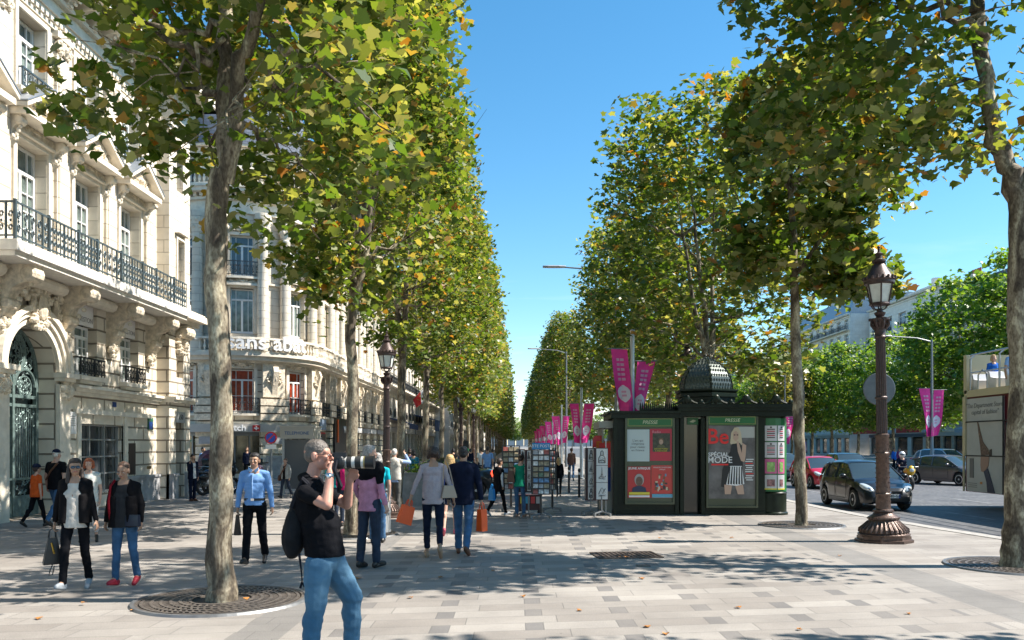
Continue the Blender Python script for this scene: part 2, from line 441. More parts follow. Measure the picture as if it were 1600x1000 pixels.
def window(parent, x, y, z, w_, h, glass=None, frame=None, rows=4, pos=None, rz=None, warp=None, transom=True, flat=False):
    """french window with its bottom centre at (x, y, z)"""
    glass = glass or GLASS_L; frame = frame or WHITE_P
    key = (round(w_, 2), round(h, 2), glass.name, frame.name, rows, transom)
    if key not in WCACHE:
        a = MB(); t = .07
        a.box(-w_ / 2, -w_ / 2 + t, 0, .08, 0, h); a.box(w_ / 2 - t, w_ / 2, 0, .08, 0, h)
        a.box(-w_ / 2 + t, w_ / 2 - t, 0, .08, 0, .12); a.box(-w_ / 2 + t, w_ / 2 - t, 0, .08, h - t, h)
        hz = h * .74 if transom else h - t
        if transom: a.box(-w_ / 2 + t, w_ / 2 - t, -.01, .07, hz, hz + .09)
        a.box(-.055, .055, -.015, .07, .12, hz)
        for sx in (-1, 1):
            xm = sx * (w_ / 4 + .01)
            if w_ > .9: a.box(xm - .015, xm + .015, .005, .05, .12, h - t)
        for k in range(1, rows):
            zz = .12 + (hz - .12) * k / rows
            a.box(-w_ / 2 + t, w_ / 2 - t, .01, .05, zz - .014, zz + .014)
        o = a.build("window", frame); p = MB(); p.box(-w_ / 2 + .02, w_ / 2 - .02, .055, .075, .02, h - .02)
        q = p.build("pane", glass)
        WCACHE[key] = (o.data, q.data)
        bpy.data.objects.remove(o); bpy.data.objects.remove(q)
    o = bpy.data.objects.new("window", WCACHE[key][0]); COL.objects.link(o); o.parent = parent
    if warp:
        p0 = warp(Vector((x, y, z))); p1 = warp(Vector((x + .01, y, z)))
        o.location = p0; o.rotation_euler = (0, 0, math.atan2(p1.y - p0.y, p1.x - p0.x))
    else:
        o.location = (x, y, z)
    if not flat:
        q = bpy.data.objects.new("pane", WCACHE[key][1]); COL.objects.link(q); q.parent = o
    return o
def railing(mb, x0, x1, z0, h, y, cell=.3, scroll=True, r=.012):
    W = mb.warp
    n = max(1, int(round((x1 - x0) / cell))); c = (x1 - x0) / n
    mb.box(x0, x1, y - .025, y + .025, z0 + h - .04, z0 + h)
    mb.box(x0, x1, y - .018, y + .018, z0 + .05, z0 + .085)
    for i in range(n + 1):
        x = x0 + i * c; q = .02 if i % 4 == 0 else .011
        mb.box(x - q, x + q, y - q, y + q, z0, z0 + h - .04)
    if scroll:
        for i in range(n):
            xc = x0 + (i + .5) * c
            for sx in (-1, 1):
                for zc, rr_, a0 in ((z0 + h * .3, c * .22, 0), (z0 + h * .66, c * .24, PI)):
                    pts = []
                    for k in range(9):
                        a = a0 + sx * k * .62; q = rr_ * (1.15 - k * .09)
                        pts.append((xc + sx * q * math.cos(a * 1.0) * .9, y, zc + q * math.sin(a) * 1.5))
                    mb.tube(pts, r, 4, False)
            mb.ball((xc, y, z0 + h * .48), (.028, .02, .045), 5, 4)
def console(mb, x, z0, z1, d, w_=.34):
    """scrolled bracket: top at z1, hanging to z0, standing d out of the wall"""
    h = z1 - z0
    pts = [(0.02, z1), (-d, z1), (-d * 1.02, z1 - h * .12), (-d * .86, z1 - h * .28), (-d * .62, z1 - h * .34), (-d * .42, z1 - h * .42), (-d * .34, z1 - h * .58), (-d * .38, z1 - h * .72), (-d * .3, z1 - h * .84), (-d * .12, z1 - h * .94), (.02, z0)]
    mb.prism(pts, x - w_ / 2, x + w_ / 2, 'x')
    for (yy, zz, rr_) in ((-d * .84, z1 - h * .16, h * .15), (-d * .3, z1 - h * .68, h * .105)):
        c = []
        for xx in (x - w_ * .62, x - w_ * .5, x + w_ * .5, x + w_ * .62):
            q = rr_ * (.7 if abs(xx - x) > w_ * .55 else 1)
            c.append([(xx, yy + q * math.cos(2 * PI * k / 12), zz + q * math.sin(2 * PI * k / 12)) for k in range(12)])
        mb.rings(c)
    for k in range(5):
        mb.ball((x, -d * (.95 - .14 * k), z1 - h * (.2 + .13 * k)), (w_ * .3, .05, .07), 6, 4)
def carving(mb, cx, cz, w_, h, y, seed, n=26, dep=.12):
    q = random.Random(seed)
    for k in range(n):
        u, v = q.uniform(0, 1), q.uniform(-1, 1)
        if u * u + v * v > 1.15: continue
        for s in (-1, 1):
            mb.ball((cx + s * u * w_ / 2, y, cz + v * h / 2), (q.uniform(.04, .11), dep * q.uniform(.5, 1), q.uniform(.04, .12)), 6, 4)
    mb.ball((cx, y - .02, cz), (w_ * .13, dep * 1.3, h * .3), 8, 6)
def moulding(mb, x0, x1, prof):
    """prof: list of (z0, z1, out)"""
    for a, b, o in prof: mb.box(x0, x1, -o, .05, a, b)
def dentils(mb, x0, x1, z0, z1, out, step, w_):
    n = int((x1 - x0) / step)
    for i in range(n + 1):
        x = x0 + (x1 - x0) * i / max(1, n)
        mb.box(x - w_ / 2, x + w_ / 2, -out, .03, z0, z1)
def objdup(parent, me, name, loc, rz=0):
    o = bpy.data.objects.new(name, me); COL.objects.link(o); o.parent = parent; o.location = loc; o.rotation_euler = (0, 0, rz); return o

# ===== the mansion at the left =====
B1 = thing("stone_mansion", "cream stone mansion at the left edge with an arched bronze gate and long iron balcony", "building", (-12.2, 0, 0), R(90))
Xa, Xb, Xc = 9.0, 28.3, 30.1       # main front and projecting end bay
wins = [(20.98 + 2.67 * k) for k in (-4, -3, -2, -1, 0, 1, 2)]
holes_g = [(23.3, 25.9, .45, 2.45)]
holes_m = [(c - .62, c + .62, 3.8, 5.85) for c in wins if c > 22 or c < 19.5]
holes_2 = [(c - .68, c + .68, 6.75, 9.4) for c in wins]
holes_3 = [(c - .62, c + .62, 10.65, 12.6) for c in wins]
m = MB(); GX, GRr, GZ = 20.98, 1.1, 3.78
wall(m, Xa, Xb, 0, 6.3, holes_g + holes_m + [(GX - GRr, GX + GRr, .02, GZ + GRr + .05)], th=.55)
arc = [(GX - GRr * math.cos(PI * k / 20), GZ + GRr * math.sin(PI * k / 20)) for k in range(21)]
zt = GZ + GRr + .05
for a, b in zip(arc, arc[1:]):
    m.face([(a[0], 0, a[1]), (b[0], 0, b[1]), (b[0], 0, zt), (a[0], 0, zt)])
    m.face([(a[0], 0, a[1]), (b[0], 0, b[1]), (b[0], .55, b[1]), (a[0], .55, a[1])])
m.build("rusticated_wall", STONE_R, B1)
m = MB(); wall(m, Xa, Xb, 6.3, 13.2, holes_2 + holes_3, th=.5); m.build("upper_wall", STONE, B1)
# projecting end bay with its side walls
m = MB()
wall(m, Xb, Xc, 0, 6.3, [(Xb + .55, Xb + 1.25, .02, 3.0), (Xb + .6, Xb + 1.2, 4.2, 5.5)], y=-.43, th=.9)
for xx in (Xb, Xc): m.face([(xx, -.43, 0), (xx, 4 if xx == Xc else 0, 0), (xx, 4 if xx == Xc else 0, 6.3), (xx, -.43, 6.3)])
m.build("rusticated_wall", STONE_R, B1)
m = MB(); wall(m, Xb, Xc, 6.3, 13.2, [(Xb + .62, Xb + 1.18, 7.5, 9.0), (Xb + .62, Xb + 1.18, 10.7, 12.1)], y=-.43, th=.9)
for xx in (Xb, Xc): m.face([(xx, -.43, 6.3), (xx, 14 if xx == Xc else 0, 6.3), (xx, 14 if xx == Xc else 0, 13.2), (xx, -.43, 13.2)])
m.face([(Xc, 4, 0), (Xc, 14, 0), (Xc, 14, 6.3), (Xc, 4, 6.3)])
m.build("upper_wall", STONE, B1)
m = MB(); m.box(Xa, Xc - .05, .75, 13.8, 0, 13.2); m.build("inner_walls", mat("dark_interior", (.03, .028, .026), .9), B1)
for c in wins:
    window(B1, c, .3, 6.78, 1.34, 2.6); window(B1, c, .3, 10.68, 1.22, 1.9)
    if c > 22 or c < 19.5: window(B1, c, .26, 3.82, 1.22, 1.42)
window(B1, Xb + .9, .1, 7.5, .56, 1.5, rows=3); window(B1, Xb + .9, .1, 10.7, .56, 1.4, rows=3)
# sign panels with lettering over the mezzanine windows
for c in wins[-2:]:
    m = MB(); m.box(c - .61, c + .61, .10, .16, 5.25, 5.84); o = m.build("sign_panel", mat("pale_sign_board", (.74, .72, .70), .5), B1)
    text("lettering", "J.M.WESTON", .2, mat("grey_lettering", (.22, .21, .21), .6), o, (c, .097, 5.42), ext=.003)
# trim
m = MB()
def frame(m, xa, xb, za, zb, y=0, t=.16, o=.06):
    m.box(xa - t, xa - .006, y - o, y + .1, za, zb + t); m.box(xb + .006, xb + t, y - o, y + .1, za, zb + t); m.box(xa - .006, xb + .006, y - o - .003, y + .1, zb + .006, zb + t)
for c in wins:
    frame(m, c - .68, c + .68, 6.5, 9.4); frame(m, c - .62, c + .62, 10.6, 12.6, t=.13)
    m.box(c - .8, c + .8, -.22, .1, 10.50, 10.6)
    if c > 22: m.box(c - .72, c + .72, -.25, .1, 3.66, 3.78); m.box(c - .6, c + .6, -.16, .1, 3.56, 3.66)
for c in (Xb + .9,):
    frame(m, c - .28, c + .28, 7.5, 9.0, y=-.43, t=.09); m.box(c - .42, c + .42, -.6, -.3, 7.38, 7.5)
    m.prism([(c - .45, 9.2), (c + .45, 9.2), (c, 9.55)], -.6, -.3, 'y')
moulding(m, 22.75, Xb, [(3.22, 3.32, .12), (3.32, 3.42, .2), (3.42, 3.50, .28)])
moulding(m, Xa, 19.45, [(3.22, 3.32, .12), (3.32, 3.42, .2), (3.42, 3.50, .28)])
moulding(m, Xa, Xb, [(9.9, 9.96, .05), (12.78, 12.9, .08), (13.0, 13.1, .14), (13.1, 13.2, .2)])
moulding(m, Xb - .02, Xc + .1, [(3.3, 3.4, .6), (3.4, 3.5, .68), (6.05, 6.2, .75), (6.2, 6.42, 1.05), (6.42, 6.5, .95), (12.78, 12.9, .5), (13.0, 13.2, .62)])
m.box(Xb, Xc, -.47, -.40, 6.5, 6.9)
m.build("mouldings", TRIM, B1)
m = MB()        # rusticated lintel and plinths
m.box(22.95, 27.7, -.10, .05, 2.72, 2.86); m.box(23.12, 23.3, -.06, .05, .02, 2.72); m.box(25.9, 26.08, -.06, .05, .02, 2.72)
m.build("shopfront_surround", TRIM, B1)
m = MB()
for a, b, o in ((Xa, 19.4, 0), (22.5, 23.1, 0), (26.1, Xb - .003, 0), (Xb, Xb + .5, -.43), (Xb + 1.3, Xc, -.43)):
    m = MB(); m.box(a, b, o - .12, o + .1, 0, .78); m.box(a, b, o - .16, o + .08, .78, .86); m.build("plinth", PLINTH, B1)
# pilasters between the upper windows
for c in wins[:-1]:
    cc = c + 1.335
    m = MB(); m.box(cc - .33, cc + .33, -.09, .08, 6.9, 12.2); m.box(cc - .26, cc + .26, -.12, .05, 7.1, 12.0); m.box(cc - .4, cc + .4, -.16, .05, 6.5, 6.9)
    m.box(cc - .4, cc + .4, -.16, .05, 12.62, 12.78); m.build("pilaster", STONE, B1)
    m = MB(); carving(m, cc, 12.4, .7, .42, -.1, int(cc * 10), 20, .1); m.build("capital", CARVE, B1)
m = MB(); cc = wins[-1] + 1.25
m.box(cc - .26, cc + .26, -.1, .08, 6.5, 12.78); m.build("pilaster", STONE, B1)
# pediments
m = MB(); m.box(-1.12, 1.12, -.55, .05, 9.78, 9.93); m.prism([(-1.14, 9.93), (1.14, 9.93), (0, 10.62)], -.32, .05, 'y')
for sx in (-1, 1):
    m.prism([(sx * 1.18, 9.93), (sx * 1.18, 10.04), (0, 10.78), (0, 10.64)], -.6, .05, 'y')
m.box(-.92, .92, -.1, .05, 9.56, 9.78); m.box(-.95, .95, -.16, .05, 9.5, 9.56)
for sx in (-1, 1): console(m, sx * .93, 9.05, 9.78, .34, .2)
ped = m.build("pediment", TRIM, B1)
m = MB(); carving(m, 0, 10.2, 1.3, .34, -.33, 5, 30, .09); carving(m, 0, 9.67, 1.6, .12, -.1, 6, 30, .05); pc = m.build("carving", CARVE, ped)
m = MB()
for sx in (-1, 1): m.prism([(sx * 1.2, 10.045), (sx * 1.2, 10.08), (0, 10.82), (0, 10.785)], -.62, .05, 'y')
pf = m.build("lead_flashing", ZINC, ped)
for c in wins[1:]:
    o = objdup(B1, ped.data, "pediment", (c, 0, 0)); objdup(o, pc.data, "carving", (0, 0, 0)); objdup(o, pf.data, "lead_flashing", (0, 0, 0))
ped.location = (wins[0], 0, 0)
# window grilles
def grille(parent, cx, z, w_, h, y, mt=IRON_G, warp=None):
    m = MB(warp); railing(m, cx - w_ / 2, cx + w_ / 2, z, h, y, .2, True, .01)
    for sx in (-1, 1): m.box(cx + sx * w_ / 2 - .012, cx + sx * w_ / 2 + .012, y, y + abs(y) + .02 if y < 0 else y, z + h - .04, z + h)
    return m.build("window_grille", mt, parent)
for c in wins: grille(B1, c, 10.62, 1.3, .5, -.16)
for c in wins[-2:]: grille(B1, c, 3.8, 1.36, .5, -.2, IRON)
# long balcony
m = MB(); BY0, BY1 = 18.5, 28.28
m.box(BY0, BY1, -1.12, .0, 6.2, 6.44); m.box(BY0 + .06, BY1, -1.04, .0, 6.08, 6.2)
m.build("balcony_slab", mat("pale_balcony_stone", (.72, .68, .61), .8, var=.1), B1)
m = MB(); x = BY0 + .05; k = 0
panels = [1.35, 1.35, .95, 1.35, 1.35, .95, 1.35, 1.0]
for pw in panels:
    railing(m, x, min(x + pw, BY1), 6.46, .84, -1.05, .16 if k % 3 else .26, True, .017); m.box(x - .03, x + .03, -1.08, -1.02, 6.44, 7.34); x += pw; k += 1
m.M = Matrix.Translation((BY0 + .05, 0, 0)) @ Matrix.Rotation(R(-90), 4, 'Z'); railing(m, .02, 1.05, 6.46, .84, 0, .2, True, .013); m.M = None
m.build("balcony_railing", IRON_G, B1)
# brackets under the balcony
m = MB(); console(m, 0, 4.75, 6.08, .95, .36)
carving(m, 0, 4.7, .3, .35, -.12, 3, 18, .12)
cons = m.build("bracket", CARVE, B1); xs_ = [c - 1.335 for c in wins if c > 19] + [wins[-1] + 1.3]
cons.location = (xs_[0], 0, 0)
for c in xs_[1:]: objdup(B1, cons.data, "bracket", (c, 0, 0))
for c in wins[2:]:
    m = MB(); m.rings([[(c + sx, -.25 - .2 * math.cos(2 * PI * k / 10), 5.92 + .17 * math.sin(2 * PI * k / 10)) for k in range(10)] for sx in (-.95, -.9, -.3, -.25, .25, .3, .9, .95)])
    m.build("fluted_frieze", TRIM, B1)
m = MB(); carving(m, Xb + .9, 5.4, .8, .9, -.5, 13, 46, .16); console(m, Xb + .9, 4.5, 6.0, .8, .5)
m.v = [v for v in m.v]; m.build("corner_carving", CARVE, B1)
# arch surround, cartouche and caps
m = MB()
for (r0_, r1_, o) in ((1.12, 1.3, .1), (1.3, 1.44, .17), (1.44, 1.58, .24)):
    n = 24
    for k in range(n):
        a, b = PI * k / n, PI * (k + 1) / n
        pts = [(GX - r0_ * math.cos(a), GZ + r0_ * math.sin(a)), (GX - r1_ * math.cos(a), GZ + r1_ * math.sin(a)), (GX - r1_ * math.cos(b), GZ + r1_ * math.sin(b)), (GX - r0_ * math.cos(b), GZ + r0_ * math.sin(b))]
        m.prism(pts, -o, .02, 'y')
for sx in (-1, 1):
    m.box(GX + sx * 1.36 - .26, GX + sx * 1.36 + .26, -.12, .02, 0, GZ - .32)
    m.box(GX + sx * 1.36 - .33, GX + sx * 1.36 + .33, -.34, .02, GZ - .15, GZ - .02)
    m.box(GX + sx * 1.36 - .28, GX + sx * 1.36 + .28, -.26, .02, GZ - .24, GZ - .15)
m.build("arch_surround", TRIM, B1)
m = MB()
for sx in (-1, 1): carving(m, GX + sx * 1.4, GZ - .5, .45, .5, -.14, 8, 26, .13)
carving(m, GX, 5.25, .7, 1.0, -.22, 21, 60, .12); carving(m, GX, 5.7, 2.2, .5, -.14, 22, 60, .1)
for sx in (-1, 1): carving(m, GX + sx * 1.25, 5.35, .8, .9, -.1, 23, 50, .12)
m.ball((GX, -.3, 5.3), (.2, .08, .32), 10, 8)
m.build("cartouche_carving", CARVE, B1)
# bronze gate
gt = MB(); y = .5
gt.box(GX - 1.1, GX - 1.0, y - .05, y + .05, 0, GZ); gt.box(GX + 1.0, GX + 1.1, y - .05, y + .05, 0, GZ); gt.box(GX - .05, GX + .05, y - .06, y + .05, 0, GZ + .1)
gt.box(GX - 1.0, GX + 1.0, y - .045, y + .05, 3.05, 3.13); gt.box(GX - 1.0, GX + 1.0, y - .045, y + .05, 2.82, 2.9); gt.box(GX - 1, GX + 1, y - .04, y + .04, 0, .55); gt.box(GX - 1, GX + 1, y - .045, y + .04, .95, 1.0)
def ring(m, cx, cz, r_, y, t=.03, n=24, a0=0, a1=2 * PI):
    m.tube([(cx + r_ * math.cos(a0 + (a1 - a0) * k / n), y, cz + r_ * math.sin(a0 + (a1 - a0) * k / n)) for k in range(n + 1)], t, 5, False)
ring(gt, GX, GZ, 1.05, y, .05, 24, 0, PI); ring(gt, GX, GZ + .42, .5, y - .02, .035); ring(gt, GX, GZ + .42, .38, y - .02, .02); ring(gt, GX, GZ + .42, .58, y - .02, .02)
for sx in (-1, 1):
    ring(gt, GX + sx * .52, GZ - .42, .44, y - .02, .045, 16, 0, PI); ring(gt, GX + sx * .52, GZ - .44, .28, y - .02, .025)
    for k in range(9):
        xx = GX + sx * (.12 + .1 * k); gt.tube([(xx, y, .95), (xx, y, 2.82)], .016, 5)
gt.build("bronze_gate", BRONZE_G, B1)
m = MB(); q = random.Random(4)
for k in range(230):
    a = q.uniform(0, 2 * PI); r_ = math.sqrt(q.uniform(0, 1)) * .95
    xx, zz = r_ * math.cos(a), GZ + .42 + r_ * math.sin(a) * .8
    if (xx * xx + (zz - GZ) ** 2) > 1.0 or zz < GZ - .05: continue
    a = q.uniform(0, 6)
    m.tube([(GX + xx + .07 * math.cos(a + j), y - .02, zz + .07 * math.sin(a + j)) for j in (0, .9, 1.8, 2.7)], .013, 4)
for sx in (-1, 1):
    for k in range(60):
        a = q.uniform(0, 2 * PI); r_ = math.sqrt(q.uniform(0, 1)) * .3; a2 = q.uniform(0, 6)
        m.tube([(GX + sx * .52 + r_ * math.cos(a) + .05 * math.cos(a2 + j), y - .02, GZ - .44 + r_ * math.sin(a) + .05 * math.sin(a2 + j)) for j in (0, .9, 1.8, 2.7)], .012, 4)
    for zz in (2.5, .75):
        for k in range(26):
            a2 = q.uniform(0, 6); xx = GX + sx * q.uniform(.1, .95); z_ = zz + q.uniform(-.25, .3)
            m.tube([(xx + .06 * math.cos(a2 + j), y - .02, z_ + .06 * math.sin(a2 + j)) for j in (0, .9, 1.8, 2.7)], .013, 4)
m.build("gate_scrollwork", BRONZE_G, B1)
m = MB(); m.box(GX - 1.1, GX + 1.1, y + .12, y + .16, .02, GZ); m.lathe([(1.1, 0), (1.1, .02)], 4); m.v = m.v[:8]; m.f = m.f[:6]
m.prism([(GX - 1.09 * math.cos(PI * k / 20), GZ + .003 + 1.09 * math.sin(PI * k / 20)) for k in range(21)], y + .12, y + .16, 'y')
m.build("gate_glass", GLASS_D, B1)
# shopfront window, keypad recess and end-bay door
m = MB()
for i in range(4): x = 23.3 + 2.6 * i / 3; m.box(x - .03, x + .03, .16, .24, .45, 2.45)
for z in (.48, 1.0, 1.5, 2.0, 2.42): m.box(23.3, 25.9, .17, .23, z - .022, z + .022)
o = m.build("shop_window", STEEL, B1); m = MB(); m.box(23.3, 25.9, .25, .28, .45, 2.45); m.build("pane", GLASS_S, o)
m = MB(); m.box(26.25, 26.7, -.02, .02, .9, 1.9); m.build("intercom_panel", mat("dark_bronze_panel", (.06, .05, .045), .3, .7), B1)
m = MB(); m.box(Xb + .55, Xb + 1.25, -.05, .0, .02, 2.6); o = m.build("door", mat("dark_door_wood", (.05, .035, .025), .4), B1)
m = MB(); m.box(Xb + .52, Xb + 1.28, -.47, -.42, 2.62, 3.0); o = m.build("number_panel", mat("grey_number_panel", (.35, .35, .34), .5), B1)
text("lettering", "150", .26, mat("dark_digits", (.05, .05, .05), .5), o, (Xb + .9, -.475, 2.81))
m = MB(); m.box(27.6, 27.95, -.04, .01, 2.35, 2.75); o = m.build("street_plate", mat("green_enamel_rim", (.02, .12, .07), .3), B1)
m = MB(); m.box(27.63, 27.92, -.047, -.041, 2.38, 2.62); m.build("blue_field", mat("blue_enamel", (.01, .05, .22), .3), o)
m = MB(); m.box(22.35, 23.05, -.05, .01, 2.15, 2.75); o = m.build("marble_plaque", mat("white_marble", (.75, .74, .72), .3), B1)
m = MB(); m.prism([(22.48, 2.45), (22.5, 2.6), (22.58, 2.5), (22.66, 2.45), (22.6, 2.38)], -.054, -.051, 'y')
for z in (2.62, 2.56, 2.5, 2.44, 2.38): m.box(22.7, 22.98, -.054, -.051, z, z + .015)
m.build("plaque_lettering", mat("engraved_grey", (.2, .2, .2), .5), o)
m = MB(); m.box(25.2, 25.4, -.03, .01, 3.0, 3.15); m.build("house_number", mat("blue_enamel", (.01, .05, .22), .3), B1)
m = MB(); m.box(27.3, 27.6, -.13, -.115, 1.05, 1.15); m.build("letter_slot", mat("brass_slot", (.3, .2, .08), .3, .9), B1)
# main cornice with modillions
m = MB(); moulding(m, Xa, Xc + .3, [(13.2, 13.5, .1), (13.5, 13.62, .25), (13.95, 14.15, .95), (14.15, 14.3, 1.05)]); m.box(Xb, Xc + .35, -1.4, .05, 13.95, 14.3); m.box(Xb, Xc + .3, -.6, 0, 13.2, 13.95)
m.box(Xc, Xc + .35, -1.4, 14, 13.95, 14.3); m.build("cornice", TRIM, B1)
m = MB(); console(m, 0, 13.45, 13.95, .8, .22); md = m.build("modillion", TRIM, B1); md.location = (Xa + .3, 0, 0)
k = Xa + .95
while k < Xb: objdup(B1, md.data, "modillion", (k, 0, 0)); k += .65
dm = MB(); dentils(dm, Xa, Xb, 12.9, 13.0, .16, .22, .12); dm.build("dentil_course", TRIM, B1)
m = MB(); m.prism([(-.5, 14.3), (.9, 17.2), (13.5, 17.6), (13.5, 14.3)], Xa, Xc + .1, 'x'); m.build("mansard_roof", SLATE, B1)
for c in wins:
    m = MB(); m.box(c - .6, c + .6, -.35, 1.2, 14.3, 16.0); m.prism([(c - .75, 16), (c + .75, 16), (c, 16.5)], -.5, 1.2, 'y'); o = m.build("dormer", TRIM, B1)
    m = MB(); m.box(c - .38, c + .38, -.37, -.355, 14.55, 15.8); m.build("pane", GLASS_D, o)

# ===== the corner building with the rotunda =====
B2 = thing("corner_building", "cream corner building with a rounded columned rotunda and shop fascia, beyond the mansion", "building", (-16.4, 50, 0))
RR = 4.3
def wp(p):
    a = p[0] / RR; q = RR - p[1]
    return Vector((q * math.cos(a), q * math.sin(a), p[2]))
MS = Matrix.Translation((RR, 0, 0)) @ Matrix.Rotation(R(90), 4, 'Z')
bays = [R(a) * RR for a in (-116, -72, -28)]
LX0, LX1 = R(-165) * RR, 0.0
SL = 26.0
sb = [2.0 + 3.25 * k for k in range(8)]
hl = lambda c: [(c - .62, c + .62, 3.6, 6.05), (c - .62, c + .62, 8.0, 10.5), (c - .62, c + .62, 11.2, 13.4)]
GH = [(c - 1.15, c + 1.15, .25, 2.55) for c in bays]
Z7 = 6.7
def both(fn, name, m_, parent=B2):
    a = MB(wp, .3); fn(a, True); o1 = a.build(name, m_, parent)
    b = MB(); b.M = MS; fn(b, False); o2 = b.build(name, m_, parent)
    return o1, o2
def f(m, cv):
    if cv: wall(m, LX0, LX1, 0, Z7, [h for c in bays for h in hl(c)[:1]] + GH)
    else: wall(m, 0, SL, 0, Z7, [h for c in sb for h in hl(c)[:1]] + [(c - 1.2, c + 1.2, .25, 2.7) for c in sb])
both(f, "rusticated_wall", STONE_R)
def f(m, cv):
    bb = bays if cv else sb
    wall(m, LX0 if cv else 0, LX1 if cv else SL, Z7, 14.6, [h for c in bb for h in hl(c)[1:]])
both(f, "upper_wall", STONE)
def f(m, cv):
    a, b = (LX0, LX1) if cv else (0, SL)
    moulding(m, a, b, [(3.0, 3.12, .12), (6.35, 6.5, .2), (6.5, 6.72, .55), (6.72, 6.9, .7), (10.75, 10.85, .15), (14.6, 14.8, .15), (14.8, 15.3, .1), (15.3, 15.45, .3), (15.65, 15.85, .75), (15.85, 16.0, .85), (16.95, 17.1, .5), (18.3, 18.5, .2)])
    dentils(m, a, b, 15.45, 15.65, .4, .35, .18)
    for c in (bays if cv else sb):
        for za, zb in ((3.6, 6.05), (8.0, 10.5), (11.2, 13.4)):
            m.box(c - .8, c - .626, -.08, .1, za, zb + .16); m.box(c + .626, c + .8, -.08, .1, za, zb + .16); m.box(c - .62, c + .62, -.083, .1, zb + .006, zb + .16)
        m.box(c - .85, c + .85, -.3, .1, 10.62, 10.75); m.box(c - .85, c + .85, -.3, .1, 3.46, 3.58); m.box(c - .9, c + .9, -.35, .1, 11.0, 11.12)
both(f, "mouldings", TRIM)
def f(m, cv):
    for c in (bays if cv else sb):
        carving(m, c, 6.3, 1.5, .3, -.12, int(c * 7) % 97, 24, .14); carving(m, c, 10.85, 1.2, .24, -.12, int(c * 5) % 97, 18, .12); carving(m, c, 13.75, 1.2, .25, -.1, 9, 18, .12)
both(f, "window_carving", CARVE)
def pier(c, cv):
        m = MB(wp, .3) if cv else MB()
        if not cv: m.M = MS
        for k in range(5): m.box(c - .72, c + .72, -.34, .05, .9 + .0 + k * .0 + .46 * k + (2.3 if 0 else 0), .9 + .46 * k + .38)
        for k in range(3): m.box(c - .75, c + .75, -.42, .05, 3.2 + .42 * k, 3.2 + .42 * k + .35)
        m.box(c - .6, c + .6, -.3, .05, 4.5, 6.35); carving(m, c, 5.55, .9, .8, -.32, 31, 40, .16)
        m.prism([(-.5, 6.2), (-.62, 5.9), (-.36, 4.9), (-.3, 4.6), (0, 4.6), (0, 6.2)], c - .14, c + .14, 'x')
        m.build("rusticated_pier", CARVE, B2)
for c in [bays[0] - 1.65] + [c + 1.65 for c in bays]: pier(c, True)
for c in sb: pier(c + 1.65, False)
def columns(cx, cv):
    for s in (-.62, .62):
        m = MB(wp, .2) if cv else MB()
        if not cv: m.M = MS
        x = cx + s
        m.lathe([(.36, 7.0), (.36, 7.5), (.40, 7.52), (.40, 7.62), (.30, 7.7), (.285, 8.2), (.28, 10.4), (.245, 13.2), (.27, 13.25), (.27, 13.3), (.25, 13.35), (.33, 13.75), (.42, 14.15), (.44, 14.3), (.40, 14.6)], 14, (x, -.32, 0))
        o = m.build("column", STONE, B2, smooth=30)
        m = MB(wp, .2) if cv else MB()
        if not cv: m.M = MS
        for k in range(8):
            a = 2 * PI * k / 8; m.ball((x + .33 * math.cos(a), -.32 + .33 * math.sin(a), 13.75), (.09, .09, .13), 6, 4); m.ball((x + .4 * math.cos(a + .4), -.32 + .4 * math.sin(a + .4), 14.1), (.09, .09, .09), 6, 4)
        m.build("capital", CARVE, B2)
for c in [bays[0] - 1.65] + [c + 1.65 for c in bays]: columns(c, True)
for c in sb[:7]: columns(c + 1.65, False)
def f(m, cv):
    a, b = (LX0, LX1) if cv else (0, SL)
    n = int((b - a) / .24)
    for (z0, z1, o) in ((6.9, 7.75, .55), (16.0, 16.9, .6)):
        m.box(a, b, -o - .08, -o + .08, z0, z0 + .1); m.box(a, b, -o - .1, -o + .1, z1 - .12, z1)
        for k in range(n):
            x = a + (b - a) * (k + .5) / n
            m.lathe([(.035, z0 + .1), (.05, z0 + .2), (.075, z0 + .32), (.035, z0 + .5), (.05, z1 - .14)], 6, (x, -o, 0), False)
both(f, "balustrade", TRIM)
for c in bays:
    window(B2, c, .25, 3.62, 1.24, 2.4, RED_CURT, warp=wp, rows=2); window(B2, c, .25, 8.02, 1.24, 2.45, GLASS_L, warp=wp, rows=1); window(B2, c, .25, 11.2, 1.24, 2.2, GLASS_D, warp=wp, rows=1)
ws = lambda p: MS @ Vector(p)
for i, c in enumerate(sb):
    window(B2, c, .25, 3.62, 1.24, 2.4, RED_CURT if i < 1 else GLASS_D, warp=ws, rows=2); window(B2, c, .25, 8.02, 1.24, 2.45, GLASS_L, warp=ws, rows=1); window(B2, c, .25, 11.2, 1.24, 2.2, GLASS_D, warp=ws, rows=1)
for c in bays:
    for z in (3.6, 11.15):
        grille(B2, c, z, 1.7, .85 if z < 5 else .8, -.3, IRON, wp)
for c in sb:
    for z in (3.6, 11.15):
        m = MB(); m.M = MS; railing(m, c - .85, c + .85, z, .85, -.3, .2); m.build("window_grille", IRON, B2)
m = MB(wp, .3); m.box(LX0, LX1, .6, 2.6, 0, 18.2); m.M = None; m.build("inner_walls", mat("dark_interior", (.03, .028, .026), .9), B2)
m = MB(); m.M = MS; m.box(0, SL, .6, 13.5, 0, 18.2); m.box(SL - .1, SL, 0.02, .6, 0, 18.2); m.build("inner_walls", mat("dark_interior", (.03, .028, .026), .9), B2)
def f(m, cv):
    a, b = (LX0, LX1) if cv else (0, SL)
    wall(m, a, b, 16.0, 18.3, [(c - .55, c + .55, 16.2, 17.9) for c in (bays if cv else sb)], y=.1)
both(f, "attic_wall", STONE)
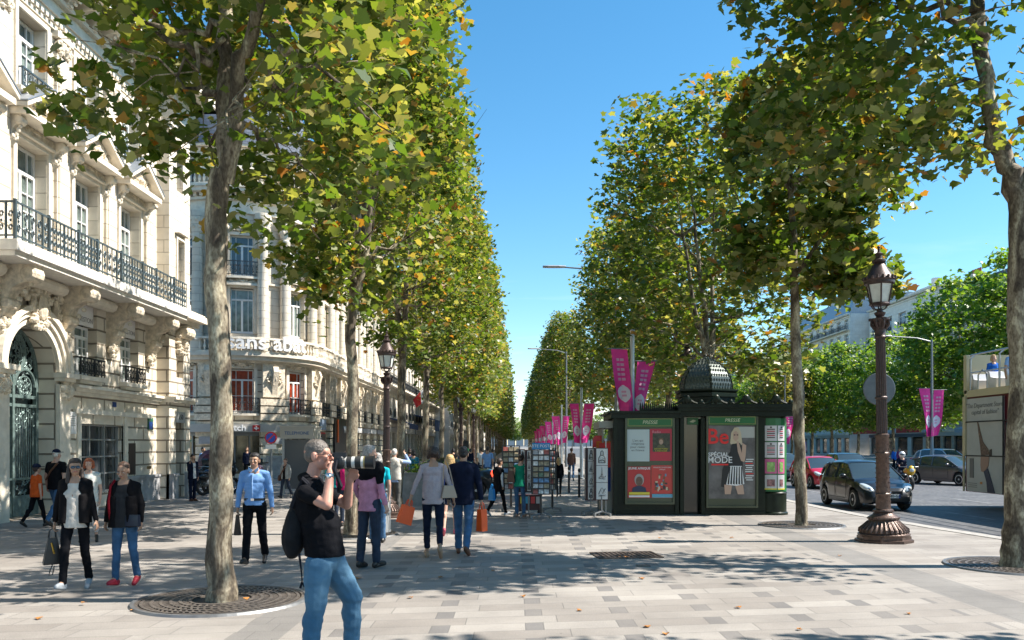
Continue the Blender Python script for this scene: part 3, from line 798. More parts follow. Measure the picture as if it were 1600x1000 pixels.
for c in bays: window(B2, c, .4, 16.2, 1.1, 1.7, GLASS_D, warp=wp, rows=1)
m = MB(); m.lathe([(RR + .25, 18.4), (RR + .1, 19.2), (RR - .5, 21.0), (RR - 1.7, 22.8), (RR - 3, 23.8), (.6, 24.2), (.5, 25), (.1, 25.6)], 32); m.build("domed_roof", SLATE, B2, smooth=40)
m = MB(); m.M = MS; m.prism([(-.2, 18.4), (1.2, 21.6), (9, 22.2), (9, 18.4)], .8, SL, 'x'); m.build("mansard_roof", SLATE, B2)
m = MB()     # side wall along the side street
m.box(-22, -3.4, -3.6, -3.2, 0, 16); m.build("side_street_wall", STONE, B2)
# ground-floor shop in the rotunda
m = MB(wp, .3); m.box(LX0 + 1.5, bays[2] + .7, -.6, .02, 2.55, 2.98); m.build("shop_fascia", mat("grey_shop_fascia", (.42, .40, .37), .5, var=.08), B2)
def wpt(c): 
    return wp(Vector((c.x, c.y, c.z)))
text("shop_lettering", "swatch", .46, mat("white_sign_letters", (.85, .85, .85), .4), B2, (bays[1] - .45, -.62, 2.76), ext=.02, bold=.008, warp=wpt)
m = MB(wp, .2); m.box(bays[1] + .48, bays[1] + .82, -.64, -.6, 2.6, 2.92); o = m.build("logo_square", mat("signal_red", (.55, .015, .02), .4), B2)
m = MB(wp, .2); m.box(bays[1] + .62, bays[1] + .68, -.66, -.645, 2.65, 2.87); m.box(bays[1] + .54, bays[1] + .76, -.67, -.647, 2.73, 2.79); m.build("cross", PAPER, o)
for c in bays:
    m = MB(wp, .3)
    for xx in (-1.12, -.4, .4, 1.12): m.box(c + xx - .04, c + xx + .04, .1, .2, .25, 2.55)
    m.box(c - 1.15, c + 1.15, .09, .2, 2.35, 2.55)
    o = m.build("shopfront", GREYP, B2); m = MB(wp, .3); m.box(c - 1.15, c + 1.15, .24, .27, .25, 2.5); m.build("pane", mat("lit_shop_interior", (.16, .13, .08), .12, var=.8, vscale=1.2, spec=.8), o)
text("window_lettering", "swatch+", .3, mat("green_window_letters", (.25, .5, .35), .4), B2, (bays[0] + .35, .2, 2.1), ext=.004, warp=wpt)
for a, b in ((LX0 + 1.5, bays[0] - 1.2), (bays[0] + 1.2, bays[1] - 1.2), (bays[1] + 1.2, bays[2] - 1.2), (bays[2] + 1.2, LX1)): m = MB(wp, .3); m.box(a, b, -.46, .02, 0, 1.1); m.box(a, b, -.5, .02, 1.1, 1.22); m.box(a, b, -.48, .02, 1.9, 2.3); m.build("plinth", PLINTH, B2)
# balcony lettering on the rotunda
lt = text("balcony_lettering", "sans abat", 1.12, mat("white_sign_letters", (.85, .85, .85), .4), B2, (bays[1] + 1.25, -.78, 7.42), ext=.05, bold=.012, warp=wpt, sx=.95)
# small signs on the straight part
def sfbox(name, m_, x0, x1, y0, y1, z0, z1, parent=B2):
    m = MB(); m.M = MS; m.box(x0, x1, y0, y1, z0, z1); return m.build(name, m_, parent)
sfbox("blue_shop_plate", mat("pale_blue_plate", (.25, .33, .45), .5), -.2, 1.3, -.45, -.38, 2.75, 3.4)
sfbox("red_framed_sign", mat("signal_red", (.55, .015, .02), .4), -.1, 1.2, -.42, -.36, 1.5, 2.6)
sfbox("sign_face", mat("near_black_sign", (.01, .01, .012), .3), 0, 1.1, -.46, -.425, 1.6, 2.5)
o = sfbox("black_shop_panel", mat("near_black_sign", (.01, .01, .012), .3), 3.6, 9.2, -.5, -.36, .2, 3.6)
sfbox("orange_stripe", mat("signal_orange", (.8, .12, .01), .4), 4.2, 4.5, -.56, -.51, 2.0, 3.5)
text("shop_lettering", "W&N", .7, PAPER, B2, (RR + .57, 6.9, 2.85), rot=(R(90), 0, R(90)), ext=.02)
for i, c in enumerate(sb[2:]):
    o = sfbox("shop_window", GREYP, c - 1.2, c + 1.2, .05, .12, .25, 2.7); sfbox("pane", GLASS_S, c - 1.1, c + 1.1, -.02, .045, .35, 2.6, o)
    sfbox("sign_band", mat("pale_sign_board", (.74, .72, .70), .5) if i % 2 else PLINTH, c - 1.25, c + 1.25, -.5, -.02, 2.75, 3.1)

# ===== plainer facades further on =====
def haus(name, label, loc, rz, L_, stone, floors, top, bay=3.1, ghei=4.0, mansard=3.0, awn=None, glass=GLASS_D, proj=.0, panes=True, balc=(1,), dorm=True, chim=2, depth=12, maxw=70, ww=1.15, group=None):
    B = thing(name, label, "building", loc, rz, group)
    n = max(2, int(L_ / bay)); cs = [L_ * (i + .5) / n for i in range(n)]
    H_ = [(c - ww / 2, c + ww / 2, z, z + h) for z, h in floors for c in cs]
    G_ = [(c - bay * .38, c + bay * .38, .2, ghei - .9) for c in cs]
    m = MB(); wall(m, 0, L_, 0, top, H_ + G_, th=.35)
    m.face([(0, 0, 0), (0, depth, 0), (0, depth, top), (0, 0, top)]); m.face([(L_, 0, 0), (L_, depth, 0), (L_, depth, top), (L_, 0, top)])
    m.build("wall", stone, B)
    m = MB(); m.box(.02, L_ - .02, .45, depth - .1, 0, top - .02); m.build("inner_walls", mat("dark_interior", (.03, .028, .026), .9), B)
    m = MB(); moulding(m, 0, L_, [(ghei - .35, ghei - .2, .1), (ghei - .2, ghei, .2), (top - .6, top - .4, .15), (top - .25, top - .1, .5), (top - .1, top + .02, .6)])
    for z, h in floors:
        m.box(0, L_, -.06, .02, z - .28, z - .14)
        for c in cs: m.box(c - ww / 2 - .14, c + ww / 2 + .14, -.09, .05, z + h + .006, z + h + .2); m.box(c - ww / 2 - .1, c + ww / 2 + .1, -.14, .05, z - .1, z - .006)
    m.build("mouldings", TRIM if stone not in (STONE_W,) else stone, B)
    k = 0
    for z, h in floors:
        for c in cs:
            if k < maxw: window(B, c, .2, z, ww, h, glass, rows=3, flat=not panes)
            k += 1
    for i, (z, h) in enumerate(floors):
        if i in balc:
            m = MB(); m.box(.2, L_ - .2, -.8, 0, z - .22, z - .05); m.build("balcony_slab", TRIM, B)
            m = MB(); railing(m, .2, L_ - .2, z - .04, .95, -.75, .5, True, .018); m.build("balcony_railing", IRON, B)
        else:
            m = MB()
            for c in cs: railing(m, c - ww / 2, c + ww / 2, z, .8, -.12, .3, True, .015)
            m.build("window_grilles", IRON, B)
    for i, c in enumerate(cs):
        m = MB(); m.box(c - bay * .37, c + bay * .37, .2, .26, .25, ghei - 1.0); o = m.build("shop_window", GLASS_S, B)
    m = MB(); m.box(.1, L_ - .1, -.15, -.01, ghei - .88, ghei - .38); m.build("shop_fascia", mat(name + "_fascia", (.12, .12, .13) if (int(L_) % 2) else (.4, .38, .34), .5), B)
    if mansard:
        m = MB(); m.prism([(-.1, top), (1.3, top + mansard), (depth, top + mansard + .5), (depth, top)], 0, L_, 'x'); m.build("mansard_roof", SLATE if stone not in (STONE_W,) else ZINC, B)
        if dorm:
            for c in cs[:: 1]:
                m = MB(); m.box(c - .55, c + .55, .05, 1.5, top, top + mansard * .62); m.box(c - .7, c + .7, -.05, 1.5, top + mansard * .62, top + mansard * .72); o = m.build("dormer", TRIM, B)
                m = MB(); m.box(c - .38, c + .38, .03, .045, top + .25, top + mansard * .56); m.build("pane", GLASS_D, o)
        for k in range(chim):
            x = L_ * (k + .5) / chim
            m = MB(); m.box(x - 1.2, x + 1.2, 3, 3.7, top + mansard, top + mansard + 1.6)
            o = m.build("chimney", STONE_B, B); m = MB()
            for j in range(6): m.lathe([(.13, 0), (.12, .6)], 8, (x - 1 + .4 * j, 3.35, top + mansard + 1.6))
            m.build("chimney_pots", mat("terracotta_pots", (.35, .12, .07), .8), o)
    return B
F5 = [(4.6, 2.0), (7.6, 2.6), (11.0, 2.4), (14.2, 2.1)]
b3 = haus("apartment_building", "beige stone block after the corner building, with small balconies and a French flag", (-12.2, 76.2, 0), R(90), 24, STONE_B, F5, 17.2, bay=2.7, balc=(1, 3))
b4 = haus("apartment_building", "long beige stone block with a dark blue awning, seen between the left tree trunks", (-12.2, 101, 0), R(90), 26, STONE, F5, 17.5, bay=2.6, balc=(1,))
b5 = haus("white_building", "bright white stone building closing the gap between the trunks far down the left side", (-11.2, 128, 0), R(90), 22, STONE_W, [(5.0, 2.2), (8.4, 2.4), (12, 2.2)], 16.2, bay=3.2, balc=())
m = MB(); m.box(-1.5, 0, -1.2, 8, 0, 16.2); m.box(-1.7, 0, -1.4, 8, 4.2, 4.6); m.build("end_bay", STONE_W, b5)
yy = 152
for i in range(6):
    haus("apartment_building", "far stone facade down the left side, building %s past the white one" % ("first", "second", "third", "fourth", "fifth", "last")[i], (-12.2, yy, 0), R(90), 34, (STONE_B, STONE)[i % 2], F5, 17.5 + (i % 3), bay=3.4, balc=(1,), panes=False, dorm=False); yy += 34.5
# buildings across the avenue (their front looks towards -X)
FR = [(5.2, 2.2), (8.6, 2.4), (12.0, 2.3), (15.2, 2.1), (18.2, 1.9)]
haus("apartment_building", "aged stone block behind the bus with ground-floor arches and a pale awning", (61, 122, 0), R(-90), 24, STONE_D, FR, 20.6, bay=3.0, balc=(1, 3), mansard=3.6)
haus("apartment_building", "pale block with a steep dark mansard and terracotta chimney pots behind the bus's trees", (61, 97.5, 0), R(-90), 22, STONE_B, FR, 21.0, bay=3.0, balc=(1,), mansard=3.2)
mb_ = haus("modern_building", "plain white modern building with a square window, rising behind the lamp post", (63, 148, 0), R(-90), 25, STONE_W, [(5.2, 2.2), (9, 2.2), (13, 2.2), (17, 2.2), (21, 2.4)], 25.6, bay=5, balc=(), mansard=0, ww=2.6, glass=mat("sky_blue_glass", (.06, .12, .2), .08, spec=.9))
m = MB(); m.box(6, 14, 4, 9, 25.6, 27.6); m.box(12, 13, 5, 6, 27.6, 29); m.build("roof_plant_room", STONE_W, mb_)
cb = haus("curved_white_building", "white building with stacked balconies and a grey roof left of the lamp post's lantern", (60, 181, 0), R(-90), 32, STONE_W, [(5.2, 2.2), (8.8, 2.2), (12.4, 2.2), (16, 2.2), (19.6, 2.2), (22.6, 1.9)], 25.4, bay=3.3, balc=(3, 4, 5), mansard=3.4, dorm=False, ww=1.8, chim=1)
m = MB()
for z in (15.8, 19.4, 22.4):
    m.lathe([(4.5, z - .3), (4.5, z + .9), (4.4, z + .9), (4.4, z)], 20, (2, 2, 0))
m.lathe([(4, 0), (4, 25.4)], 24, (2, 2, 0)); m.build("rounded_corner_bay", STONE_W, cb)
haus("apartment_building", "pale far facade with a blue-grey mansard between the curved white building and the kiosk", (61, 216, 0), R(-90), 34, STONE_B, FR, 20.8, balc=(1,), mansard=4, panes=False)
haus("apartment_building", "slate-roofed far facade seen low through the trees right of the kiosk dome", (60, 252, 0), R(-90), 35, STONE, FR, 20.4, balc=(1,), mansard=4.5, panes=False)
haus("apartment_building", "far slate-roofed block just right of the kiosk dome, with many chimneys", (58, 300, 0), R(-90), 46, STONE_B, FR, 20.4, balc=(1,), mansard=4.5, panes=False, chim=5)
haus("apartment_building", "farthest facade across the avenue, left of the kiosk dome", (58, 360, 0), R(-90), 58, STONE_B, FR, 20.4, balc=(1,), mansard=4.5, panes=False, chim=4)
# end of the vista
m = MB()
for k in range(60):
    x = -260 + k * 9; z = 14 + 9 * abs(noise.noise(Vector((k * .31, 3, 1)))); m.box(x, x + 8, 900, 930, 0, z)
struct(m.build("distant_rooftops", mat("distant_roofs", (.34, .36, .38), .9)))
# ---------------- plane trees ----------------
import numpy as np
def bark_mat():
    m, t, b, N, K = nodes("plane_tree_bark")
    co = N("TexCoord"); mp = N("Mapping"); mp.inputs['Scale'].default_value = (1, 1, .45); K(co.outputs['Object'], mp.inputs[0])
    n = N("TexNoise"); n.inputs['Scale'].default_value = 3.6; n.inputs['Detail'].default_value = 6; n.inputs['Roughness'].default_value = .5; n.inputs['Distortion'].default_value = 1.1; K(mp.outputs[0], n.inputs['Vector'])
    r = N("ValToRGB"); e = r.color_ramp.elements
    e[0].position = .33; e[0].color = (.055, .042, .03, 1); e[1].position = .68; e[1].color = (.50, .44, .32, 1)
    for p, c in ((.45, (.12, .095, .065, 1)), (.48, (.22, .185, .13, 1)), (.565, (.25, .215, .155, 1)), (.59, (.38, .34, .24, 1))):
        x = e.new(p); x.color = c
    K(n.outputs['Fac'], r.inputs[0])
    v = N("TexNoise"); v.inputs['Scale'].default_value = 38; v.inputs['Detail'].default_value = 3; K(mp.outputs[0], v.inputs['Vector'])
    r2 = N("ValToRGB"); r2.color_ramp.elements[0].position = .35; r2.color_ramp.elements[0].color = (.55, .5, .45, 1); r2.color_ramp.elements[1].position = .6; r2.color_ramp.elements[1].color = (1.1, 1.1, 1.1, 1)
    K(v.outputs['Fac'], r2.inputs[0])
    mm = N("Mix", data_type='RGBA', blend_type='MULTIPLY'); mm.inputs[0].default_value = 1; K(r.outputs[0], mm.inputs[6]); K(r2.outputs[0], mm.inputs[7])
    K(mm.outputs[2], b.inputs['Base Color']); b.inputs['Roughness'].default_value = .85
    bp = N("Bump"); bp.inputs['Distance'].default_value = .03; bp.inputs['Strength'].default_value = .8
    K(n.outputs['Fac'], bp.inputs['Height']); K(bp.outputs[0], b.inputs['Normal'])
    return m
def leaf_mat(name, ramp, tr=.42):
    m, t, b, N, K = nodes(name)
    ge = N("NewGeometry")
    r = N("ValToRGB"); e = r.color_ramp.elements
    e[0].position = ramp[0][0]; e[0].color = (*ramp[0][1], 1); e[1].position = ramp[-1][0]; e[1].color = (*ramp[-1][1], 1)
    for p, c in ramp[1:-1]:
        x = e.new(p); x.color = (*c, 1)
    K(ge.outputs['Random Per Island'], r.inputs[0])
    K(r.outputs[0], b.inputs['Base Color']); b.inputs['Roughness'].default_value = .42; b.inputs['Specular IOR Level'].default_value = .55
    tl = N("BsdfTranslucent")
    g = N("Mix", data_type='RGBA', blend_type='MULTIPLY'); g.inputs[0].default_value = 1; g.inputs[7].default_value = (2.2, 2.05, .65, 1); K(r.outputs[0], g.inputs[6])
    K(g.outputs[2], tl.inputs['Color'])
    ms = N("MixShader"); ms.inputs[0].default_value = tr
    K(b.outputs[0], ms.inputs[1]); K(tl.outputs[0], ms.inputs[2]); K(ms.outputs[0], t.nodes['Material Output'].inputs['Surface'])
    return m
BARK = bark_mat()
LEAF = leaf_mat("plane_tree_leaves", [(0, (.04, .075, .012)), (.25, (.075, .135, .02)), (.5, (.105, .145, .03)), (.78, (.165, .185, .055)), (.9, (.31, .31, .15)), (.96, (.28, .19, .05)), (1, (.30, .11, .02))], .42)
LEAF_G = leaf_mat("green_plane_tree_leaves", [(0, (.05, .105, .018)), (.4, (.09, .185, .03)), (.8, (.16, .26, .045)), (1, (.26, .29, .08))], .4)
LEAF_Y = leaf_mat("yellowing_tree_leaves", [(0, (.10, .12, .03)), (.6, (.19, .20, .06)), (1, (.26, .2, .08))], .4)
LOBES = [(0, .03), (.20, -.10), (.50, .0), (.44, .18), (.66, .44), (.46, .52), (.34, .62), (.20, .86), (0, 1.04), (-.16, .80), (-.34, .64), (-.42, .50), (-.68, .46), (-.42, .2), (-.48, .02), (-.22, -.10)]
LOB_M = [(0, 0), (.45, .0), (.36, .25), (.55, .5), (.2, .6), (0, 1), (-.2, .6), (-.55, .5), (-.36, .25), (-.45, .0)]
LOB_F = [(0, 0), (.48, .4), (0, 1), (-.48, .4)]
def leaves_mesh(name, cen, size, lob, rng, m, up=.55):
    n = len(cen); k = len(lob)
    L = np.array(lob) - np.array([0, .5])
    nrm = rng.normal(size=(n, 3)); nrm /= np.linalg.norm(nrm, axis=1)[:, None]
    nrm[:, 2] = np.abs(nrm[:, 2]) + up; nrm /= np.linalg.norm(nrm, axis=1)[:, None]
    a = rng.normal(size=(n, 3)); a[:, 2] -= .5
    t = a - nrm * np.sum(a * nrm, 1)[:, None]; t /= np.linalg.norm(t, axis=1)[:, None]
    bt = np.cross(nrm, t)
    s = size * rng.uniform(.55, 1.3, n)
    V = cen[:, None, :] + s[:, None, None] * (L[None, :, 0, None] * bt[:, None, :] + L[None, :, 1, None] * t[:, None, :])
    V += nrm[:, None, :] * (s[:, None] * (np.abs(L[:, 0])[None, :] * rng.uniform(-.85, .45, n)[:, None]))[:, :, None]
    me = bpy.data.meshes.new(name)
    me.vertices.add(n * k); me.vertices.foreach_set('co', V.reshape(-1).astype(np.float32))
    me.loops.add(n * k); me.loops.foreach_set('vertex_index', np.arange(n * k, dtype=np.int32))
    me.polygons.add(n); me.polygons.foreach_set('loop_start', np.arange(0, n * k, k, dtype=np.int32))
    me.update(); me.validate(); me.materials.append(m)
    return me
def crown_points(rng, n, ax, ay, z0, z1, pw=3.2, cx=0.0, per=26, cr=.34, thr=-.16, low=.75, seedo=0.0, top=.62, bot=0.0):
    out = []; zc = (z0 + z1) / 2; hz_ = (z1 - z0) / 2
    tries = 0
    while len(out) < n and tries < n * 6:
        tries += 1
        q = rng.uniform(-1, 1, 3)
        zz = q[2]
        taper = 1.0 if zz < .1 else 1 - (1 - top) * ((zz - .1) / .9) ** 1.8
        if zz < -.5: taper *= low + (1 - low) * ((zz + 1) / .5)
        e = (abs(q[0]) / taper) ** pw + (abs(q[1]) / taper) ** pw
        if e > 1: continue
        shell = max(e ** (1 / pw), abs(zz))
        if rng.uniform() > .18 + .95 * shell ** 3: continue
        p = Vector((q[0] * ax + cx, q[1] * ay, zc + zz * hz_))
        nv = noise.noise(Vector((p.x * .75 + seedo, p.y * .75, p.z * .75)))
        if nv < thr + (bot if zz < -.25 else 0): continue
        bulge = 1 + .16 * noise.noise(Vector((p.x * .45 + 9 + seedo, p.y * .45, p.z * .45)))
        c = np.array([cx + (p.x - cx) * bulge, p.y * bulge, p.z + .25 * nv])
        k = int(per * rng.uniform(.5, 1.4))
        pts = rng.normal(size=(k, 3)) * np.array([cr, cr, cr * .62]) + c
        out.extend(pts)
    return np.array(out[:n])
def wood(rng, trunk, rad, leaders, limbs, name):
    """trunk and leaders given as point lists; limbs grow from them to the given ends"""
    mb = MB()
    def jag(pts, rd, sub=3, amp=.03):
        P, Q = [], []
        for i in range(len(pts) - 1):
            for k in range(sub):
                u = k / sub
                P.append(Vector(pts[i]).lerp(Vector(pts[i + 1]), u) + Vector(rng.normal(size=3)) * amp * (0 if i + k == 0 else 1))
                Q.append((rd[i] * (1 - u) + rd[i + 1] * u) * rng.uniform(.965, 1.045))
        P.append(Vector(pts[-1])); Q.append(rd[-1])
        return P, Q
    P, Q = jag(trunk, rad, 4, .012)
    mb.tube(P, Q, 14)
    for pts, rd in leaders:
        P, Q = jag(pts, rd, 3, .03); mb.tube(P, Q, 9)
    for a, bnd, r0 in limbs:
        a = Vector(a); bnd = Vector(bnd)
        mid = a.lerp(bnd, .5) + Vector((rng.normal() * .12, rng.normal() * .12, -.12 + rng.normal() * .15))
        P, Q = jag([a, a.lerp(mid, .55), mid, bnd], [r0, r0 * .75, r0 * .5, r0 * .16], 3, .05); mb.tube(P, Q, 6)
        for _ in range(3):
            s0 = P[rng.integers(3, len(P) - 2)]; e0 = s0 + Vector(rng.normal(size=3)) * .55 + Vector((0, 0, .25)) + (bnd - a).normalized() * .5
            mb.tube([s0, s0.lerp(e0, .5) + Vector(rng.normal(size=3)) * .06, e0], [r0 * .28, r0 * .2, r0 * .08], 4)
    return mb
def auto_wood(rng, r0, fz, ax, ay, z1, nl=14, bend=.12):
    x = [0] + list(np.cumsum(rng.normal(size=6) * bend * .5))
    zs = [-.1, .35, fz * .4, fz * .7, fz]
    trunk = [(x[i] if i > 1 else 0, x[i] * .6 if i > 1 else 0, z) for i, z in enumerate(zs)]
    rad = [r0 * 1.55, r0 * 1.08, r0 * .95, r0 * .9, r0 * .88]
    top = Vector(trunk[-1]); leaders = []
    for k in range(3):
        a = rng.uniform(0, 2 * PI); sp = (.25 if k == 0 else .5)
        p = [top - Vector((0, 0, .1))]
        for j in range(1, 5):
            p.append(top + Vector((math.cos(a) * ax * sp * (j / 4) ** .8, math.sin(a) * ay * sp * (j / 4) ** .8, (z1 - fz - 1) * j / 4 * (1 - .12 * k))))
        leaders.append((p, [r0 * .7, r0 * .55, r0 * .4, r0 * .25, r0 * .08]))
    limbs = []
    for k in range(nl):
        ld = leaders[k % 3][0]; s0 = ld[0].lerp(ld[1], .3 + .7 * rng.uniform()) if k < nl * .5 else ld[1 + k % 3]
        a = rng.uniform(0, 2 * PI)
        limbs.append((s0, s0 + Vector((math.cos(a) * ax * .8, math.sin(a) * ay * .8, rng.uniform(.3, 1.6))), r0 * .36))
    return wood(rng, trunk, rad, leaders, limbs, "w")
def mk_tree(name, label, loc, wmb, crown_me, group, sc_=1, rz=0, leafm=None):
    root = thing(name, label, "tree", loc, rz, group)
    wmb.build("trunk", BARK, root, smooth=60)
    o = bpy.data.objects.new("crown", crown_me); COL.objects.link(o); o.parent = root
    root.scale = (sc_,) * 3 if not hasattr(sc_, '__len__') else sc_
    return root
GL, GR, GF = "plane trees in the row along the left side", "plane trees in the row by the road", "plane trees across the avenue"
rng = np.random.default_rng(11)
# near left tree, forked as in the photo
def lx(px, d, x0): return (px - VX) * d / F_PX - x0
def lz(py, d): return CAM_H + (VY - py) * d / F_PX
d1, x1 = 9.9, -3.49
tr = [(0, 0, -.05), (0, 0, .18), (-.02, 0, .8)] + [(lx(px, d1, x1), 0, lz(py, d1)) for px, py in ((346, 700), (344, 560), (337, 430), (338, 330), (345, 270))]
rd = [.20, .165, .143, .13, .122, .128, .125, .12]
ld1 = ([(lx(px, d1, x1), dy, lz(py, d1)) for px, py, dy in ((345, 285, 0), (350, 190, 0), (344, 90, .1), (350, -10, .2), (352, -200, .3), (360, -500, .2))], [.105, .095, .085, .08, .06, .02])
ld2 = ([(lx(px, d1, x1), dy, lz(py, d1)) for px, py, dy in ((352, 285, 0), (372, 210, -.1), (383, 110, -.2), (410, 50, -.3), (440, -30, -.4), (500, -300, -.6))], [.10, .085, .08, .07, .06, .02])
lb = []
for px, py, ex, ey, dy, r_ in ((340, 150, 215, 60, .3, .05), (330, 100, 170, 10, -.5, .05), (345, 40, 120, -40, .5, .05), (400, 100, 520, 130, .2, .045), (415, 50, 620, 230, -.3, .045),
                           (375, 190, 470, 250, .8, .035), (350, 60, 230, 130, -.9, .035), (430, -20, 640, 20, .2, .05), (350, -80, 200, -160, .3, .05), (345, 200, 260, 210, 1.1, .03), (380, 120, 430, 290, -1.2, .03)):
    lb.append(((lx(px, d1, x1), 0, lz(py, d1)), (lx(ex, d1, x1), dy * 1.5, lz(ey, d1)), r_))
for k in range(10):
    z = 8 + k * .65; a = k * 2.4
    lb.append(((.1, .2, z), (2.1 * math.cos(a), 2.6 * math.sin(a), z + .9), .05))
W1 = wood(rng, tr, rd, [ld1, ld2], lb, "trunk")
c = np.vstack([crown_points(rng, 13500, 2.45, 2.9, 6.6, 14.4, low=.8, thr=.0, seedo=3.3, per=15, cr=.22),
               crown_points(rng, 1500, 1.7, 2.2, 5.2, 7.0, low=.9, thr=.0, seedo=7.1, cx=.75, per=13, cr=.24), crown_points(rng, 330, .5, .8, 4.4, 5.4, thr=-.3, seedo=2.1, cx=.42, per=10, cr=.2),
               crown_points(rng, 420, .8, .9, 5.3, 6.6, thr=-.2, seedo=2.6, cx=-1.1, per=10, cr=.22)])
kp = (c[:, 2] > 6.5 + 1.0 * np.clip(-c[:, 0] - 1.0, 0, 1.6)) | (c[:, 0] > -.9) | ((c[:, 0] > -1.9) & (c[:, 2] < 6.3))
kp &= ~((np.abs(c[:, 0] - .2) < .75) & (c[:, 1] < .1) & (c[:, 2] < 8.2) & (rng.uniform(size=len(c)) < .85))
c = c[kp]
mk_tree("plane_tree", "tall plane tree with a forking trunk rising from the round grate behind the photographer", (x1, d1, 0), W1, leaves_mesh("crown", c, .145, LOBES, rng, LEAF), GL)
# right foreground tree, its trunk kinked to the left
d2, x2 = 12.65, 7.62
tr = [(0, 0, -.05), (0, 0, .2), (0, 0, .8)] + [(lx(px, d2, x2), 0, lz(py, d2)) for px, py in ((1594, 600), (1592, 420), (1590, 300))]
rd = [.25, .205, .175, .155, .148, .145]
ld1 = ([(lx(px, d2, x2), dy, lz(py, d2)) for px, py, dy in ((1592, 310, 0), (1570, 260, 0), (1550, 200, 0), (1543, 120, 0), (1538, 0, .1), (1530, -200, .2), (1500, -420, .2))], [.16, .135, .115, .11, .10, .06, .02])
ld2 = ([(lx(px, d2, x2), dy, lz(py, d2)) for px, py, dy in ((1590, 310, 0), (1615, 260, 0), (1650, 150, .2), (1670, -50, .3), (1680, -400, .3))], [.15, .13, .11, .09, .02])
lb = []
for px, py, ex, ey, dy, r_ in ((1543, 118, 1375, 150, .2, .045), (1543, 60, 1300, 20, -.5, .06), (1538, 10, 1230, -80, .5, .06), (1538, -60, 1330, -220, .2, .05), (1545, 150, 1470, 190, .5, .025),
                               (1541, 30, 1420, 110, -.9, .04), (1550, 200, 1460, 120, .9, .03), (1538, -100, 1450, -260, -.7, .05)):
    lb.append(((lx(px, d2, x2), 0, lz(py, d2)), (lx(ex, d2, x2), dy * 1.5, lz(ey, d2)), r_))
for k in range(8):
    z = 9 + k * .6; a = k * 2.4
    lb.append(((0, .2, z), (2.4 * math.cos(a), 2.6 * math.sin(a), z + .9), .05))
W2 = wood(rng, tr, rd, [ld1, ld2], lb, "trunk")
c = np.vstack([crown_points(rng, 5600, 2.6, 2.5, 8.3, 14.0, low=.85, thr=.0, cx=-1.6, seedo=1.3, top=.5, per=15, cr=.22),
               crown_points(rng, 2600, 1.5, 1.5, 5.9, 8.8, low=.7, thr=-.1, cx=-2.5, seedo=4.3, pw=2.2, per=15, cr=.26),
               crown_points(rng, 260, .5, .9, 6.3, 7.1, low=.9, thr=-.2, cx=-.75, seedo=5.3, per=10, cr=.22), crown_points(rng, 700, 1.2, 1.1, 6.2, 9.6, low=.9, thr=.0, cx=1.4, seedo=6.3, per=8)])
mk_tree("plane_tree", "nearest plane tree on the road side, its trunk bending left at the right edge", (x2, d2, 0), W2, leaves_mesh("crown", c, .15, LOBES, rng, LEAF), GR)
# young thin tree beside the kiosk
d3, x3 = 19.1, 6.57
tr = [(0, 0, -.05), (0, 0, .15)] + [(lx(px, d3, x3), 0, lz(py, d3)) for px, py in ((1251, 740), (1249, 680), (1246, 600), (1243, 500), (1240, 425))]
rd = [.16, .135, .125, .12, .125, .105, .09]
ld1 = ([(lx(px, d3, x3), dy, lz(py, d3)) for px, py, dy in ((1240, 430, 0), (1238, 340, 0), (1236, 240, .1), (1230, 130, .1))], [.085, .07, .05, .02])
ld2 = ([(lx(px, d3, x3), dy, lz(py, d3)) for px, py, dy in ((1240, 430, 0), (1275, 385, -.1), (1310, 340, -.2), (1360, 280, -.3))], [.06, .05, .035, .015])
ld3 = ([(lx(px, d3, x3), dy, lz(py, d3)) for px, py, dy in ((1240, 430, 0), (1215, 400, .1), (1180, 350, .2), (1150, 290, .2))], [.05, .04, .03, .012])
lb = [((lx(1238, d3, x3), 0, lz(300, d3)), (lx(ex, d3, x3), dy, lz(ey, d3)), .035) for ex, ey, dy in ((1330, 200, .6), (1170, 190, -.7), (1290, 130, .3), (1200, 120, .5), (1260, 250, 1.2), (1240, 260, -1.3))]
W3 = wood(rng, tr, rd, [ld1, ld2, ld3], lb, "trunk")
c = np.vstack([crown_points(rng, 5600, 2.0, 1.9, 5.6, 10.7, low=.7, thr=.02, cx=.1, seedo=2.2, pw=2.3, per=16, cr=.26, top=.45),
               crown_points(rng, 500, 1.0, 1.0, 5.2, 6.2, thr=-.05, cx=1.3, seedo=8.2, pw=2.2, per=10, cr=.2)])
mk_tree("plane_tree", "slender young plane tree with a thin pale trunk standing right of the green kiosk", (x3, d3, 0), W3, leaves_mesh("crown", c, .2, LOBES, rng, LEAF), GR)
# shared crowns for the two rows
def variant(seed, n, ax, ay, z0, z1, size, lob, m, r0=.135, fz=4.6, **k):
    r = np.random.default_rng(seed)
    wmb = auto_wood(r, r0, fz, ax, ay, z1)
    c = crown_points(r, n, ax, ay, z0, z1, seedo=seed * 1.7, **k)
    t = thing("plane_tree", "", "tree")
    wmb.build("trunk", BARK, t, smooth=60)
    o = bpy.data.objects.new("crown", leaves_mesh("crown", c, size, lob, r, m)); COL.objects.link(o); o.parent = t
    return t
NEAR = [variant(s, 15500, 2.25, 3.6, 4.9, 15.2, .16, LOBES if s < 32 else LOB_M, LEAF, low=.55, thr=-.03, bot=.2, per=14, cr=.23, top=.52) for s in (31, 32, 33)]
MIDV = [variant(s, 11500, 2.35, 3.9, 4.6, 15.8, .23, LOB_M, LEAF, low=.65, thr=-.1, per=14, cr=.27, top=.5, bot=.08) for s in (41, 42)]
FARV = [variant(s, 6000, 2.4, 4.1, 4.4, 16.2, .42, LOB_F, LEAF, low=.8, thr=-.4, per=12, cr=.4) for s in (51, 52)]
